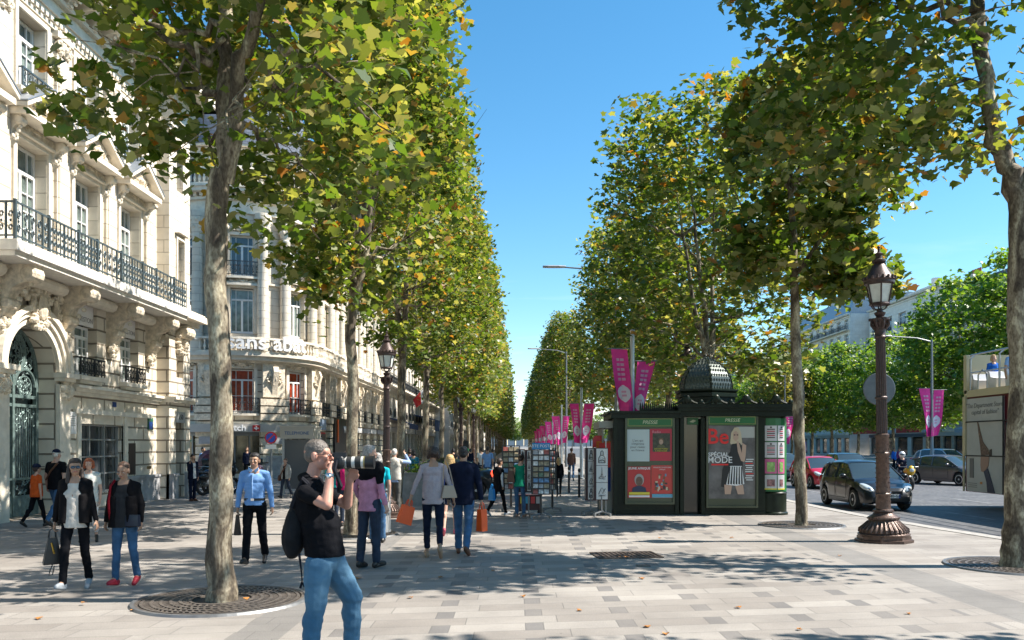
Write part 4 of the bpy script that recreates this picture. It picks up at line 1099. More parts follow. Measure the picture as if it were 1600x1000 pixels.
GREENV = [variant(s, 7500, 4.3, 4.3, 4.2, 15.4, .38, LOB_M, LEAF_G, low=.75, thr=-.12, per=30, cr=.5, pw=2.3, r0=.2, top=.45) for s in (61, 62)]
RV = [variant(s, 11500, 3.2, 3.7, 4.6, 14.4, .22, LOB_M, LEAF, low=.8, thr=-.12, bot=.05, r0=.16, top=.84, pw=4.5) for s in (71, 72)]
def pick(lst, i): return lst[i % len(lst)]
used = set()
def place(v, loc, rz, sc_, label, group):
    o = dup(v, loc, rz, label, group, sc_)
    return o
rr = random.Random(5)
ordn = ["second", "third", "fourth", "fifth", "sixth", "seventh", "eighth", "ninth", "tenth"]
far_l = "distant plane tree in the trimmed row left of the open strip of sky"
far_r = "distant plane tree in the row right of the open strip of sky"
# tree behind the photographer's spot, mostly above the frame
place(NEAR[1], (-3.5, 2.5, 0), PI, 1, "plane tree overhanging the top left corner, barely in view", GL)
for i in range(40):
    y = 17.2 + 7.3 * i
    v = pick(NEAR, i) if i < 4 else pick(MIDV, i) if i < 11 else pick(FARV, i)
    lab = ("%s plane tree from the left front in the trimmed row along the facades" % ordn[i]) if i < 9 else far_l
    if i == 0: lab = "plane tree whose pale trunk rises just right of the photographer's long lens"
    s = rr.uniform(.95, 1.03)
    place(v, (-3.42 + rr.uniform(-.08, .08), y, 0), rr.choice((0, PI)), (s * (.93 if i < 2 else 1), s, s * rr.uniform(.97, 1.03) * (.92 if i < 2 else 1)), lab, GL)
place(RV[1], (8.4, 5.3, 0), 0, (.68, .68, .8), "plane tree standing out of view by the kerb, casting shade on the near paving", GR)
place(RV[0], (6.35, 27.0, 0), 0, (1.0, .9, .88), "broad plane tree rising behind the dome of the green kiosk", GR)
n_ = 0
for i in range(1, 42):
    y = 27 + 7.3 * i
    if 52 < y < 84: continue
    v = pick(RV, i) if i < 4 else pick(MIDV, i) if i < 14 else pick(FARV, i)
    lab = ("%s plane tree behind the green kiosk in the row by the road" % ordn[n_]) if n_ < 8 else far_r
    n_ += 1
    s = rr.uniform(.94, 1.02)
    if i < 4: s *= .87
    place(v, (6.25 if i < 4 else 5.2, y, 0), rr.choice((0, PI)), (s, s, s), lab, GR)
for i in range(30):
    y = 58 + 8.0 * i
    s = rr.uniform(.92, 1.04) * (1.06 if i < 3 else .90)
    lab = ("%s green plane tree from the bus in the row across the avenue" % (["first"] + ordn)[i]) if i < 10 else "distant green plane tree across the avenue, one of a run merging into one crown line"
    place(pick(GREENV, i), (40.5 + rr.uniform(-.4, .4), y, 0), rr.uniform(0, 6), (s, s, s), lab, GF)
o = place(pick(GREENV, 1), (33.5, 105, 0), 1, .85, "yellowing olive crown seen between the kiosk dome and the thin young tree", GF)
for ch in o.children:
    if ch.name.startswith("crown"):
        ch.data = ch.data.copy(); ch.data.materials[0] = LEAF_Y
for i in range(16):
    place(pick(GREENV, i), (-62 + 9 * i + rr.uniform(-2, 2), 436 + rr.uniform(-6, 6), 0), rr.uniform(0, 6), rr.uniform(1.0, 1.25), "far green tree closing the end of the avenue", "trees closing the far end of the avenue")
for v in NEAR + MIDV + FARV + GREENV + RV:
    for ch in list(v.children): bpy.data.objects.remove(ch)
    bpy.data.objects.remove(v)
# ---------------- street furniture ----------------
# tree grates: concentric slotted cast iron rings
def grate(loc, label, r=1.0):
    t = thing("tree_grate", label, "tree grate", loc, 0, "round cast iron grates at the tree feet")
    m = MB()
    for k in range(6):
        a = .34 + k * .105; m.lathe([(a, 0.004), (a, .022), (a + .035, .022), (a + .035, .004)], 48, cap=False)
    for k in range(5):
        a = .375 + k * .105
        for j in range(30 + k * 10):
            th = 2 * PI * j / (30 + k * 10) + k * .1; dth = .35 * 2 * PI / (30 + k * 10)
            p = []
            for (q, w_) in ((a, -1), (a, 1), (a + .07, 1), (a + .07, -1)):
                an = th + w_ * dth * .5 + (.06 if q > a else 0); p.append((q * math.cos(an), q * math.sin(an)))
            m.prism(p, .003, .019, 'z')
    m.lathe([(.92, .004), (.92, .02), (.95, .02), (.95, .004)], 48, cap=False)
    m.build("slotted_rings", mat("worn_cast_iron", (.15, .125, .105), .5, .5, var=.35, vscale=9), t)
    m = MB(); m.lathe([(.95, .0), (.955, .026), (1.0, .026), (1.02, 0)], 64, cap=False); m.build("rim", mat("pale_steel_rim", (.20, .20, .20), .45, .6, var=.2), t)
    m = MB(); m.lathe([(.01, .004), (.93, .003)], 32, cap=False); m.build("soil", mat("dark_soil", (.06, .05, .04), .95, var=.4, vscale=20), t)
    t.scale = (r, r, 1); return t
g0 = grate((-3.49, 9.9, 0), "large round slotted grate round the forking plane tree behind the photographer")
dup(g0, (7.62, 12.65, 0), .5, "round slotted grate at the thick trunk by the right edge")
dup(g0, (6.57, 19.1, 0), 1.1, "round slotted grate at the slender young tree beside the kiosk", sc_=(.95, .95, 1))
dup(g0, (-3.42, 17.2, 0), 2.1, "round slotted grate at the tree standing just right of the photographer's lens")
# rectangular drain
m = MB(); p = gp(978, 868)
for i in range(13): m.box(-.5 + i * .078, -.475 + i * .078, -.34, .34, .003, .018)
for i in range(7): m.box(-.5, .5, -.34 + i * .105, -.32 + i * .105, .0035, .0175)
m.box(-.54, .54, -.38, -.35, .002, .02); m.box(-.54, .54, .35, .38, .002, .02); m.box(-.54, -.51, -.35, .35, .002, .02); m.box(.51, .54, -.35, .35, .002, .02); m.box(-.5, .5, -.34, .34, .002, .004)
tag(m.build("drain_cover", mat("rusty_iron", (.10, .075, .06), .6, .4, var=.4, vscale=12), loc=(p.x, p.y, 0), rz=.12), "rusty square iron drain grid set in the pale paving before the kiosk", "drain cover")
m = MB(); p = gp(1005, 884); m.box(-.1, .1, -.1, .1, .002, .008); tag(m.build("access_cover", mat("worn_cast_iron", (.15, .125, .105), .5, .5), loc=(p.x, p.y, 0)), "small square metal access cover just right below the drain grid", "cover")
# fallen leaves
q = random.Random(3); lm = mat("dry_orange_leaf", (.42, .17, .035), .6, var=.3)
LFS = [(130, 946, "by the left grate's outer rim"), (385, 940, "on the right rim of the left grate"), (334, 916, None), (1003, 905, None), (817, 933, "between the photographer and the drain"), (1152, 950, None), (1312, 869, None), (1031, 841, None), (1144, 841, None), (966, 871, None), (978, 871, None), (210, 955, None), (245, 938, None), (690, 903, None), (770, 893, None), (640, 935, None), (1010, 980, None), (560, 905, None), (1500, 880, None), (1420, 960, None), (1040, 992, None), (905, 955, None), (1250, 985, None), (95, 905, None), (60, 968, None)]
for i, (x, y, l) in enumerate(LFS):
    m = MB(); s_ = q.uniform(.055, .085)
    pts = [(a * s_, (b - .5) * s_, .012 + .035 * abs(a) * q.uniform(.2, 1)) for a, b in [(0, 0), (.45, 0), (.36, .25), (.6, .5), (.25, .6), (0, 1), (-.25, .6), (-.6, .5), (-.36, .25), (-.45, 0)]]
    m.face(pts); m.face([(a, b, c - .004) for a, b, c in pts[::-1]])
    p = gp(x, y); o = m.build("fallen_leaf", lm, loc=(p.x, p.y, .02 if l and "grate" in l or i == 2 else 0), rz=q.uniform(0, 6))
    tag(o, ("dry orange leaf lying " + l) if l else "small dry orange leaf lying on the pale paving", "leaf", "fallen leaves on the paving")

# Haussmann lamp posts -------------------------------------------------
ZM = [(0, 0), (.9, .78), (2.4, 2.56), (4.9, 5.25), (5.42, 5.6), (6.2, 6.25), (7.2, 7.2)]
RM = [(0, 1.3), (.7, 1.3), (.95, 1.05), (2.4, 1.08), (4.9, 1.15), (5.3, 1.2), (7.2, 1.2)]
def lin(tab, x):
    for (a, va), (b, vb) in zip(tab, tab[1:]):
        if x <= b: return va + (vb - va) * (x - a) / (b - a)
    return tab[-1][1]
def LW_(p):
    k = lin(RM, p[2]); return Vector((p[0] * k, p[1] * k, lin(ZM, p[2])))
def lamp_post(loc, label, s=1.0, lean=0.0, octa=0.3):
    def MB_(): return MB(LW_, 9)
    t = thing("street_lamp", label, "street lamp", loc, 0, "ornate brown lamp posts")
    m = MB_(); m.lathe([(.50, 0), (.50, .07), (.46, .09), (.46, .16)], 8, ph=octa)
    m.lathe([(.44, .16), (.45, .22), (.41, .26), (.42, .30), (.40, .36), (.33, .46), (.27, .56), (.255, .60), (.27, .62), (.27, .67), (.24, .70), (.20, .74), (.175, .80), (.20, .83), (.20, .87), (.165, .9)], 32)
    for k in range(30):
        a = 2 * PI * k / 30; m.tube([(.41 * math.cos(a), .41 * math.sin(a), .27), (.405 * math.cos(a), .405 * math.sin(a), .36), (.325 * math.cos(a), .325 * math.sin(a), .47), (.265 * math.cos(a), .265 * math.sin(a), .57)], [.03, .028, .02, .01], 5)
    for k in range(16):
        a = 2 * PI * k / 16; m.ball((.25 * math.cos(a), .25 * math.sin(a), .645), .035, 5, 4)
    m.build("base", LAMP_BASE, t, smooth=40)
    m = MB_(); m.lathe([(.155, .9), (.15, 1.15), (.165, 1.17), (.165, 1.2), (.145, 1.22), (.135, 1.95), (.15, 1.97), (.15, 2.01), (.13, 2.03), (.135, 2.3), (.15, 2.33), (.15, 2.38), (.12, 2.4)], 20)
    for k in range(10):
        for j in range(14):
            a = 2 * PI * (k + .5 * (j % 2)) / 10; rr_ = .152 - .0012 * j
            m.ball((rr_ * math.cos(a), rr_ * math.sin(a), .95 + .095 * j), (.016, .016, .022), 4, 3)
    m.build("lower_shaft", LAMP_BASE, t, smooth=40)
    m = MB_(); rs = []
    for z, r_ in ((2.4, .118), (3.1, .112), (3.8, .104), (4.5, .097)):
        rs.append([((r_ * (1 if k % 2 else .86)) * math.cos(2 * PI * k / 32), (r_ * (1 if k % 2 else .86)) * math.sin(2 * PI * k / 32), z) for k in range(32)])
    m.rings(rs); m.lathe([(.112, 3.15), (.13, 3.17), (.13, 3.2), (.112, 3.22)], 20); m.build("fluted_shaft", LAMP_BR, t)
    m = MB_(); m.lathe([(.1, 4.5), (.125, 4.53), (.105, 4.56), (.11, 4.72), (.15, 4.86), (.19, 4.9), (.19, 4.95), (.1, 4.97), (.07, 5.02), (.1, 5.1), (.11, 5.16), (.06, 5.2), (.05, 5.3)], 20)
    m.box(-.22, .22, -.04, .04, 4.88, 4.96); m.box(-.04, .04, -.22, .22, 4.885, 4.965)
    for k in range(8):
        a = 2 * PI * k / 8; m.tube([(.11 * math.cos(a), .11 * math.sin(a), 4.7), (.18 * math.cos(a), .18 * math.sin(a), 4.8), (.17 * math.cos(a), .17 * math.sin(a), 4.9)], .028, 5)
    m.build("capital", LAMP_BR, t, smooth=40)
    L = MB_()
    L.lathe([(.17, 5.42), (.2, 5.44), (.19, 5.49), (.15, 5.49)], 12)
    for k in range(6):
        a = 2 * PI * k / 6 + .26; c, s_ = math.cos(a), math.sin(a)
        L.tube([(.03 * c, .03 * s_, 5.24), (.12 * c, .12 * s_, 5.3), (.17 * c, .17 * s_, 5.43)], .014, 5)
        L.tube([(.175 * c, .175 * s_, 5.45), (.255 * c, .255 * s_, 6.02)], .016, 5)
    L.lathe([(.25, 6.0), (.285, 6.03), (.285, 6.1), (.31, 6.14), (.27, 6.2), (.235, 6.26), (.12, 6.52), (.09, 6.56), (.13, 6.6), (.13, 6.64), (.07, 6.68), (.06, 6.76), (.085, 6.8), (.03, 6.85), (.02, 6.95)], 18)
    for k in range(18):
        a = 2 * PI * k / 18; L.ball((.295 * math.cos(a), .295 * math.sin(a), 6.19), (.03, .03, .05), 5, 4)
    L.ball((0, 0, 6.97), .035, 8, 6); L.build("lantern_frame", LAMP_BR, t, smooth=40)
    m = MB_(); m.rings([[(r_ * math.cos(2 * PI * k / 6 + .26), r_ * math.sin(2 * PI * k / 6 + .26), z) for k in range(6)] for r_, z in ((.165, 5.48), (.24, 6.0))]); m.build("lantern_glass", mat("frosted_lantern_glass", (.62, .66, .62), .25, var=.15, vscale=4, spec=.6), t)
    t.scale = (s, s, s); t.rotation_euler = (0, lean, 0); return t
p = gp(1381, 846); zt = CAM_H + (VY - 385) * p.y / F_PX
l0 = lamp_post((p.x, p.y, 0), "tall brown fluted lamp post on a bell-shaped base between kiosk and right-hand tree", zt / 7.0, R(-1.0))
p = gp(604, 808); zt = CAM_H + (VY - 518) * p.y / F_PX
dup(l0, (p.x, p.y, 0), 0, "brown fluted lamp post rising left of the couple with orange bags", sc_=zt / 7.0)
dup(l0, (-3.0, 46, 0), 0, "lamp post standing among the left trunks above the man in the blazer", sc_=.74)
dup(l0, (-3.0, 60, 0), 0, "lamp post further off among the left trunks, near the green signal", sc_=.74)
dup(l0, (4.65, 33.5, 0), 0, "lamp post mostly behind the kiosk's left front, lantern above the red notice", sc_=.7)
dup(l0, (6.1, 29.5, 0), 0, "lamp post whose lantern shows just left of the kiosk dome", sc_=.80)
dup(l0, (31.5, 63, ZR), 0, "small dark lamp post across the road right of the pink banners", sc_=.55)
dup(l0, (31.5, 92, ZR), 0, "small dark lamp post across the road left of the brown lamp post", sc_=.6)

# modern mast lights ----------------------------------------------------
def mast(loc, h, arm, label, banners=None, group="slim grey mast lights"):
    t = thing("mast_light", label, "street light", loc, 0, group)
    m = MB(); m.lathe([(.13, 0), (.13, 1.4), (.10, 1.45), (.09, 3), (.06, h)], 12); m.build("pole", GREYP, t, smooth=40)
    if arm:
        m = MB(); m.tube([(0, 0, h - .15), (arm * .35, 0, h + .1), (arm, 0, h + .22)], [.05, .04, .035], 6); m.build("arm", GREYP, t)
        m = MB(); s_ = 1 if arm > 0 else -1
        m.rings([[(arm + s_ * x_, yy * w_, h + .24 + zz * .05) for yy, zz in ((-1, 0), (-.6, 1), (.6, 1), (1, 0), (.6, -1), (-.6, -1))] for x_, w_ in ((-.1, .06), (.2, .15), (.7, .15), (.95, .04))]); m.build("lamp_head", mat("pale_lamp_head", (.45, .46, .47), .35, .4), t)
    return t
for i, (x, y, h, a, l) in enumerate([(4.6, 37.8, 9.7, -2.4, "nearest mast light, its long arm reaching out of the right tree row into the sky"),
                       (4.3, 70, 9.7, -2.3, "second mast light reaching out of the right tree row"), (4.3, 104, 9.7, -2.3, "third mast light reaching out of the right tree row"), (4.3, 138, 9.7, -2.3, "fourth mast light reaching out of the right tree row"), (4.3, 172, 9.7, -2.3, "farthest mast light over the right tree row")]):
    mast((x, y, 0), h, a, l)
mast((27.8, 55.5, ZR), 9.0, -2.8, "mast light with a pair of pink banners across the road, left of the bus")
mast((29.5, 91, ZR), 9.6, -2.8, "mast light carrying the banner behind the slender young tree")
# pink festival banners
PINK = mat("magenta_banner_cloth", (.80, .03, .26), .6, var=.12, vscale=3)
HEXM = mat("white_banner_print", (.72, .66, .72), .6)
def banner(x, y, z1, h, w_, side, label, pole_r=.09, pole=True, lean=0.0):
    """pair member: cloth hanging beside a pole"""
    t = thing("banner", label, "banner", (x, y, 0), 0, "pink festival banners on the poles")
    m = MB(); n = 10; hs = (x * 7.3 + y * 1.7 + side * 2.1) % 6.28
    def cl(u, v, off=0.0):
        u = u * (1 - .22 * (1 + math.sin(hs + v * 3)) * .5)
        sw = side * (.05 + lean * (1 - v)) + .12 * math.sin(v * 4 + x) * (1 - v)
        return (side * (.15 + u * w_ * (.75 + .25 * v)) - side * .35 * w_ * (1 - v) + 0 * sw, off + .13 * math.sin(u * 4.5 + v * 4 + hs) * (1.2 - v), z1 - .1 * math.sin(hs) * u * (1 - v)  - h * (1 - v))
    for off in (0, .012):
        for j in range(n):
            for i in range(6):
                m.face([cl(i / 6, j / n, off), cl((i + 1) / 6, j / n, off), cl((i + 1) / 6, (j + 1) / n, off), cl(i / 6, (j + 1) / n, off)])
    m.build("cloth", PINK, t, smooth=True)
    m = MB()
    for j in range(6):
        a0, a1 = j / 6, (j + 1) / 6
        hw = lambda v: .38 if .25 < v < .75 else .38 * (v / .25 if v <= .25 else (1 - v) / .25) * .9 + .04
        for i in range(4):
            f_ = lambda u_, v_: cl(.5 + (u_ - .5) * 2 * hw(v_), .18 + .27 * v_, -.012)
            m.face([f_(i / 4, a0), f_((i + 1) / 4, a0), f_((i + 1) / 4, a1), f_(i / 4, a1)])
    m.build("hexagon_emblem", HEXM, t)
    m = MB()
    for k in range(5):
        for j, (u0, u1) in enumerate(((.28, .5), (.55, .78))):
            v0 = .52 + .075 * k; u1 = u1 - .05 * ((k * 3 + j) % 3)
            m.face([cl(u0, v0, -.014), cl(u1, v0, -.014), cl(u1, v0 + .04, -.014), cl(u0, v0 + .04, -.014)])
    for k in range(2):
        v0 = .27 + .06 * k; m.face([cl(.36, v0, -.024), cl(.64, v0, -.024), cl(.64, v0 + .03, -.024), cl(.36, v0 + .03, -.024)])
    m.build("printed_lettering", mat("pale_pink_print", (.68, .32, .45), .6), t)
    m = MB(); m.tube([(0, 0, z1 + .02), (side * (.2 + w_), 0, z1 + .02)], .018, 6); m.build("crossbar", GREYP, t)
    return t
def pole_only(x, y, h, label):
    t = thing("banner_pole", label, "pole", (x, y, 0), 0, "grey banner poles"); m = MB(); m.lathe([(.09, 0), (.09, 2.2), (.075, 2.3), (.07, h), (.02, h + .03)], 12); m.build("shaft", STEEL, t, smooth=40)
    m = MB(); m.lathe([(.13, 0), (.13, .08), (.1, .12)], 12); m.build("foot", GREYP, t)
    return t
px_ = (988 - VX) * 25 / F_PX
pole_only(px_, 25, 5.3, "grey pole between the two large pink banners behind the kiosk")
banner(px_, 25, 4.72, 1.95, .55, -1, "large pink banner with white hexagon, left of the pole behind the kiosk")
banner(px_, 25, 4.35, 1.75, .55, 1, "large pink banner right of the grey pole behind the kiosk")
names = ["second", "third", "fourth", "fifth", "sixth", "seventh"]
for i in range(6):
    y = 44.6 + 19.6 * i * (1 if i < 2 else .9); x = 3.55 + .02 * i
    pole_only(x, y, 4.9, "grey pole of the %s pair of pink banners beyond the kiosk" % names[i])
    banner(x, y, 4.05, 2.15, .62, -1, "left pink banner of the %s pair beyond the kiosk" % names[i]); banner(x, y, 4.05, 2.1, .6, 1, "right pink banner of the %s pair beyond the kiosk" % names[i])
banner(27.8, 55.5, 5.6, 3.2, .8, -1, "pink banner left of the mast across the road, near the bus")
banner(27.8, 55.5, 5.5, 3.1, .8, 1, "pink banner right of the mast across the road, near the bus")
banner(29.5, 91, 5.6, 3.6, 1.2, 1, "pink banner across the road just right of the slender young tree")
banner(29.5, 91, 5.2, 3.2, .8, -1, "pink banner across the road just left of the slender young tree")
# round mirror-like sign back on its pole behind the lamp post
def disc_sign(loc, z, r_, m1, label, cat="sign", rz=0, pole=STEEL):
    t = thing("round_sign", label, cat, loc, rz); m = MB(); m.lathe([(.03, 0), (.03, z + r_ * .6)], 8); m.build("post", pole, t)
    m = MB(); m.M = Matrix.Translation((0, -.05, z)) @ Matrix.Rotation(R(90), 4, 'X'); m.lathe([(r_ * .96, -.012), (r_, -.006), (r_, .006), (r_ * .96, .012)], 40); m.build("disc", m1, t)
    return t
p = Vector(((1372 - VX) * 17.5 / F_PX, 17.5, 0))
t = disc_sign((p.x, p.y, 0), CAM_H + (VY - 608) * 17.5 / F_PX, .34, mat("grey_sign_back", (.10, .11, .12), .4, .5, var=.2), "grey back of a round traffic sign partly hidden behind the lamp post")
p = gp(424, 790); zc = CAM_H + (VY - 684) * p.y / F_PX
t = disc_sign((p.x, p.y, 0), zc, .185, mat("signal_red", (.55, .015, .02), .4), "round blue and red no-parking sign on a post before the corner shop", pole=GREYP)
m = MB(); m.M = Matrix.Translation((0, -.07, zc)) @ Matrix.Rotation(R(90), 4, 'X'); m.lathe([(.14, -.005), (.14, .005)], 32); m.build("blue_field", mat("sign_blue", (.01, .06, .42), .35), t)
m = MB(); m.M = Matrix.Translation((0, -.08, zc)) @ Matrix.Rotation(R(-45), 4, 'Y'); m.box(-.14, .14, -.004, .004, -.018, .018); m.build("red_bar", MATS["signal_red"], t)
m = MB(); m.box(-.16, .16, -.06, -.04, zc - .34, zc - .21); m.build("sub_plate", PAPER, t)
# green traffic signal and parking sign
t = thing("traffic_light", "small green-lit traffic light above the man in the blazer", "traffic light", ((728 - VX) * 42 / F_PX, 42, 0))
m = MB(); m.lathe([(.05, 0), (.05, 1.9)], 8); m.build("post", GREYP, t); m = MB(); m.box(-.14, .14, -.1, .1, 1.25, 2.05); m.build("housing", BLACKP, t)
m = MB(); m.M = Matrix.Translation((0, -.12, 1.58)) @ Matrix.Rotation(R(90), 4, 'X'); m.lathe([(.13, 0), (.13, .02)], 16); m.build("green_lens", mat("lit_green_lens", (0, .5, .1), .3, emit=(0, 1, .18), estr=1.2), t)
t = thing("parking_sign", "blue parking sign with a white P across the road beside the red shopfronts", "sign", (33.5, 97, 0)); m = MB(); m.lathe([(.04, 0), (.04, 2.6)], 8); m.build("post", GREYP, t)
m = MB(); m.box(-.42, .42, -.05, -.03, 1.0, 2.2); o = m.build("blue_panel", mat("sign_blue", (.01, .06, .42), .35), t); text("letter", "P", 1.0, PAPER, o, (0, -.06, 1.6), ext=.01, bold=.02)
# thin bollards
bo = None
for i, (x, y) in enumerate([(905, 777), (889, 770), (741, 776), (1000, 800)]):
    p = gp(x, y)
    if i == 3: continue
    lab = ["dark bollard nearer the kiosk, right of the postcard racks", "dark bollard just left of the other one, past the racks", "pale bollard beside the dark car behind the blazer man"][i]
    t = thing("bollard", lab, "bollard", (p.x, p.y, 0), 0, "thin street bollards"); m = MB()
    m.lathe([(.05, 0), (.045, .02), (.04, .9), (.05, .92), (.05, .98), (.02, 1.02)], 10); m.build("post", IRON if i < 2 else STEEL, t, smooth=40)
    m = MB(); m.lathe([(.042, .8), (.042, .88)], 10); m.build("band", PAPER, t)
# wire waste basket behind the photographer's elbow, planter and phone box
p = gp(587, 836)
t = thing("litter_bin", "wire-mesh litter bin standing at the tree right of the photographer", "litter bin", ((588 - VX) * 16.3 / F_PX - .02, 16.6, 0)); m = MB()
for k in range(22):
    a = 2 * PI * k / 22; m.tube([(.24 * math.cos(a), .24 * math.sin(a), .12), (.26 * math.cos(a), .26 * math.sin(a), .95)], .007, 4)
for z in (.12, .5, .95): m.lathe([(.25, z), (.265, z), (.265, z + .03), (.25, z + .03)], 22, cap=False)
m.build("cage", STEEL, t); m = MB(); m.lathe([(.21, .14), (.235, .9)], 18); m.build("liner", mat("clear_grey_liner", (.32, .33, .33), .3), t)
m = MB(); m.lathe([(.05, 0), (.05, .14)], 8); m.lathe([(.18, 0), (.18, .03)], 12); m.build("foot", GREYP, t)
p = gp(470, 779)
t = thing("phone_booth", "grey telephone booth with a lettered band behind the photographer's back", "phone booth", ((470 - VX) * 31.5 / F_PX, 31.5, 0)); 
m = MB(); m.box(-.5, .5, -.45, -.4, .2, 2.05); m.box(-.5, -.45, -.4, .45, .2, 2.05); m.box(.45, .5, -.4, .45, .2, 2.05); m.v = [v for v in m.v]; m.build("glass_walls", mat("smoky_booth_glass", (.09, .10, .11), .15, spec=.8), t)
m = MB()
for x in (-.52, .52):
    for y in (-.47, .47): m.box(x - .04, x + .04, y - .04, y + .04, 0, 2.1)
m.build("frame", STEEL, t); m = MB(); m.box(-.62, .62, -.58, .58, 2.08, 2.5); m.box(-.66, .66, -.62, .62, 2.5, 2.56)
o = m.build("roof_band", mat("beige_booth_band", (.42, .40, .35), .5), t); text("lettering", "TELEPHONE", .17, mat("booth_letter_blue", (.05, .12, .28), .5), o, (0, -.585, 2.28), ext=.006)
m = MB(); m.box(-.2, .2, -.3, -.12, 1.0, 1.6); m.build("telephone", STEEL, t)
# cafe planters and parasol edge beyond the left trunks
p = gp(655, 800)
t = thing("planter", "long grey cafe planter with low flowering plants behind the lilac-sweater woman", "planter", ((655 - VX) * 24 / F_PX, 25.5, 0)); m = MB(); m.box(-.75, .75, -.25, .25, 0, .95); m.build("trough", mat("grey_planter", (.24, .25, .25), .6, var=.2), t)
m = MB(); m.box(-.8, .8, -.29, .29, .95, 1.0); m.build("rim", GREYP, t)
r_ = np.random.default_rng(8); c = r_.normal(size=(500, 3)) * np.array([.35, .12, .1]) + np.array([0, 0, 1.1]); c[:, 0] = np.clip(c[:, 0], -.8, .8)
o = bpy.data.objects.new("foliage", leaves_mesh("foliage", c, .08, LOB_F, r_, LEAF_G)); COL.objects.link(o); o.parent = t
# awnings and flag on the left facades
def awning(loc, rz, w_, d, z, mt, label, txt=None, drop=.5):
    t = thing("awning", label, "awning", loc, rz); m = MB(); m.prism([(0, z + .6), (-d, z), (-d, z - drop), (-d + .03, z - drop), (-d + .03, z - .04), (0, z + .5)], -w_ / 2, w_ / 2, 'x'); m.build("cloth", mt, t)
    m = MB()
    for s_ in (-1, 1): m.tube([(s_ * w_ * .4, 0, z - .4), (s_ * w_ * .4, -d + .05, z - .05)], .02, 5)
    m.build("arms", GREYP, t)
    if txt: text("lettering", txt, drop * .8, mat("pale_sign_board", (.74, .72, .70), .5), t, (0, -d - .005, z - drop * .5), ext=.004)
    return t
NAVY = mat("navy_awning_cloth", (.012, .03, .10), .7)
awning((-12.2, 84, 0), R(90), 7, 2.0, 3.9, NAVY, "dark navy awning with white crests over a shop past the corner building")
awning((-12.2, 104, 0), R(90), 8, 2.6, 4.9, mat("blue_awning_cloth", (.02, .07, .20), .7), "blue box-shaped awning between two left trunks above the sweater woman", drop=1.4)
t = thing("flag", "white and red flag hanging from the facade above the blue awning", "flag", (-12.2, 95, 0), R(90)); m = MB(); m.tube([(0, 0, 6.5), (0, -2.4, 9)], .03, 6); m.build("flagpole", STEEL, t)
def flagc(u0, u1, name, mt):
    m = MB()
    for i in range(6):
        for off in (0, .012):
            a = u0 + (u1 - u0) * i / 6; b = u0 + (u1 - u0) * (i + 1) / 6
            m.face([(off + .08 * math.sin(a * 9), -2.3 + a * 1.8, 8.9 - a * 1.9), (off + .08 * math.sin(b * 9), -2.3 + b * 1.8, 8.9 - b * 1.9), (off + .1 * math.sin(b * 9), -2.1 + b * 1.2, 6.9 - b * .8), (off + .1 * math.sin(a * 9), -2.1 + a * 1.2, 6.9 - a * .8)])
    m.build(name, mt, t)
flagc(0, .5, "white_cloth", PAPER); flagc(.5, 1, "red_cloth", mat("signal_red", (.55, .015, .02), .4))
awning((61, 108, 0), R(-90), 7.5, 2.0, 4.0, mat("pale_blue_awning", (.30, .36, .42), .7), "pale blue-grey awning across the avenue left of the bus", "Blanc")
RED = mat("red_awning_cloth", (.45, .03, .02), .7)
awning((61, 141, 0), R(-90), 11, 1.5, 4.6, RED, "red shop awning across the avenue right of the slender tree", drop=.9)
awning((61, 126, 0), R(-90), 8, 1.5, 4.6, RED, "second red shop awning across the avenue, nearer the lamp post", drop=.9)
# ---------------- newspaper kiosk ----------------
KX, KY = (1090 - VX) * 21.9 / F_PX, 21.9       # local origin: front face centre
K = thing("newspaper_kiosk", "dark green newspaper kiosk with a scaled dome, posters and a round advertising column", "kiosk", (KX, KY, 0), R(-2))
def kx_(px): return (px - VX) * 21.9 / F_PX - KX
def kz(py): return CAM_H + (VY - py) * 21.9 / F_PX
# body: left wing, recessed door, main panel; all fronts near y=0
xl, x1k, x2k, x3k = kx_(962), kx_(1062), kx_(1104), kx_(1184)
m = MB(); m.box(xl, x1k, .12, 2.6, .0, 2.55); m.box(xl - .03, x1k + .02, .06, 2.6, 0, .09); m.build("left_wing", KGREEN, K)
m = MB(); m.box(x1k, x2k, .35, 2.6, 0, 2.6); m.build("door_bay", mat("black_green_glazing", (.008, .012, .01), .12, spec=.8), K)
m = MB(); m.box(x2k - .05, x3k + .35, .12, 2.6, 0, 2.6); m.box(x2k - .08, x3k + .2, .06, .2, 0, .09); m.build("main_body", KGREEN, K)
for x in (xl, x1k - .06, x2k - .08): m = MB(); m.box(x - .05, x + .05, .02, .14, 0, 2.55); m.build("corner_post", KGREEN, K)
m = MB(); m.box(x1k + .02, x1k + .12, .0, .4, 0, 2.62); m.build("corner_post", KGREEN, K)
def poster_case(x0, x1, z0, z1, name="poster_case"):
    m = MB(); t_ = .05
    m.box(x0, x0 + t_, -.06, .12, z0, z1); m.box(x1 - t_, x1, -.06, .12, z0, z1); m.box(x0 + t_, x1 - t_, -.06, .12, z0, z0 + t_); m.box(x0 + t_, x1 - t_, -.06, .12, z1 - t_, z1); m.box(x0 + t_, x1 - t_, -.0, .12, z0 + t_, z1 - t_)
    return m.build(name, mat("olive_case_frame", (.07, .08, .05), .3, .3), K)
GRN = mat("kiosk_sign_green", (.01, .13, .03), .35); GOLD = mat("gold_line", (.32, .26, .10), .4, .5)
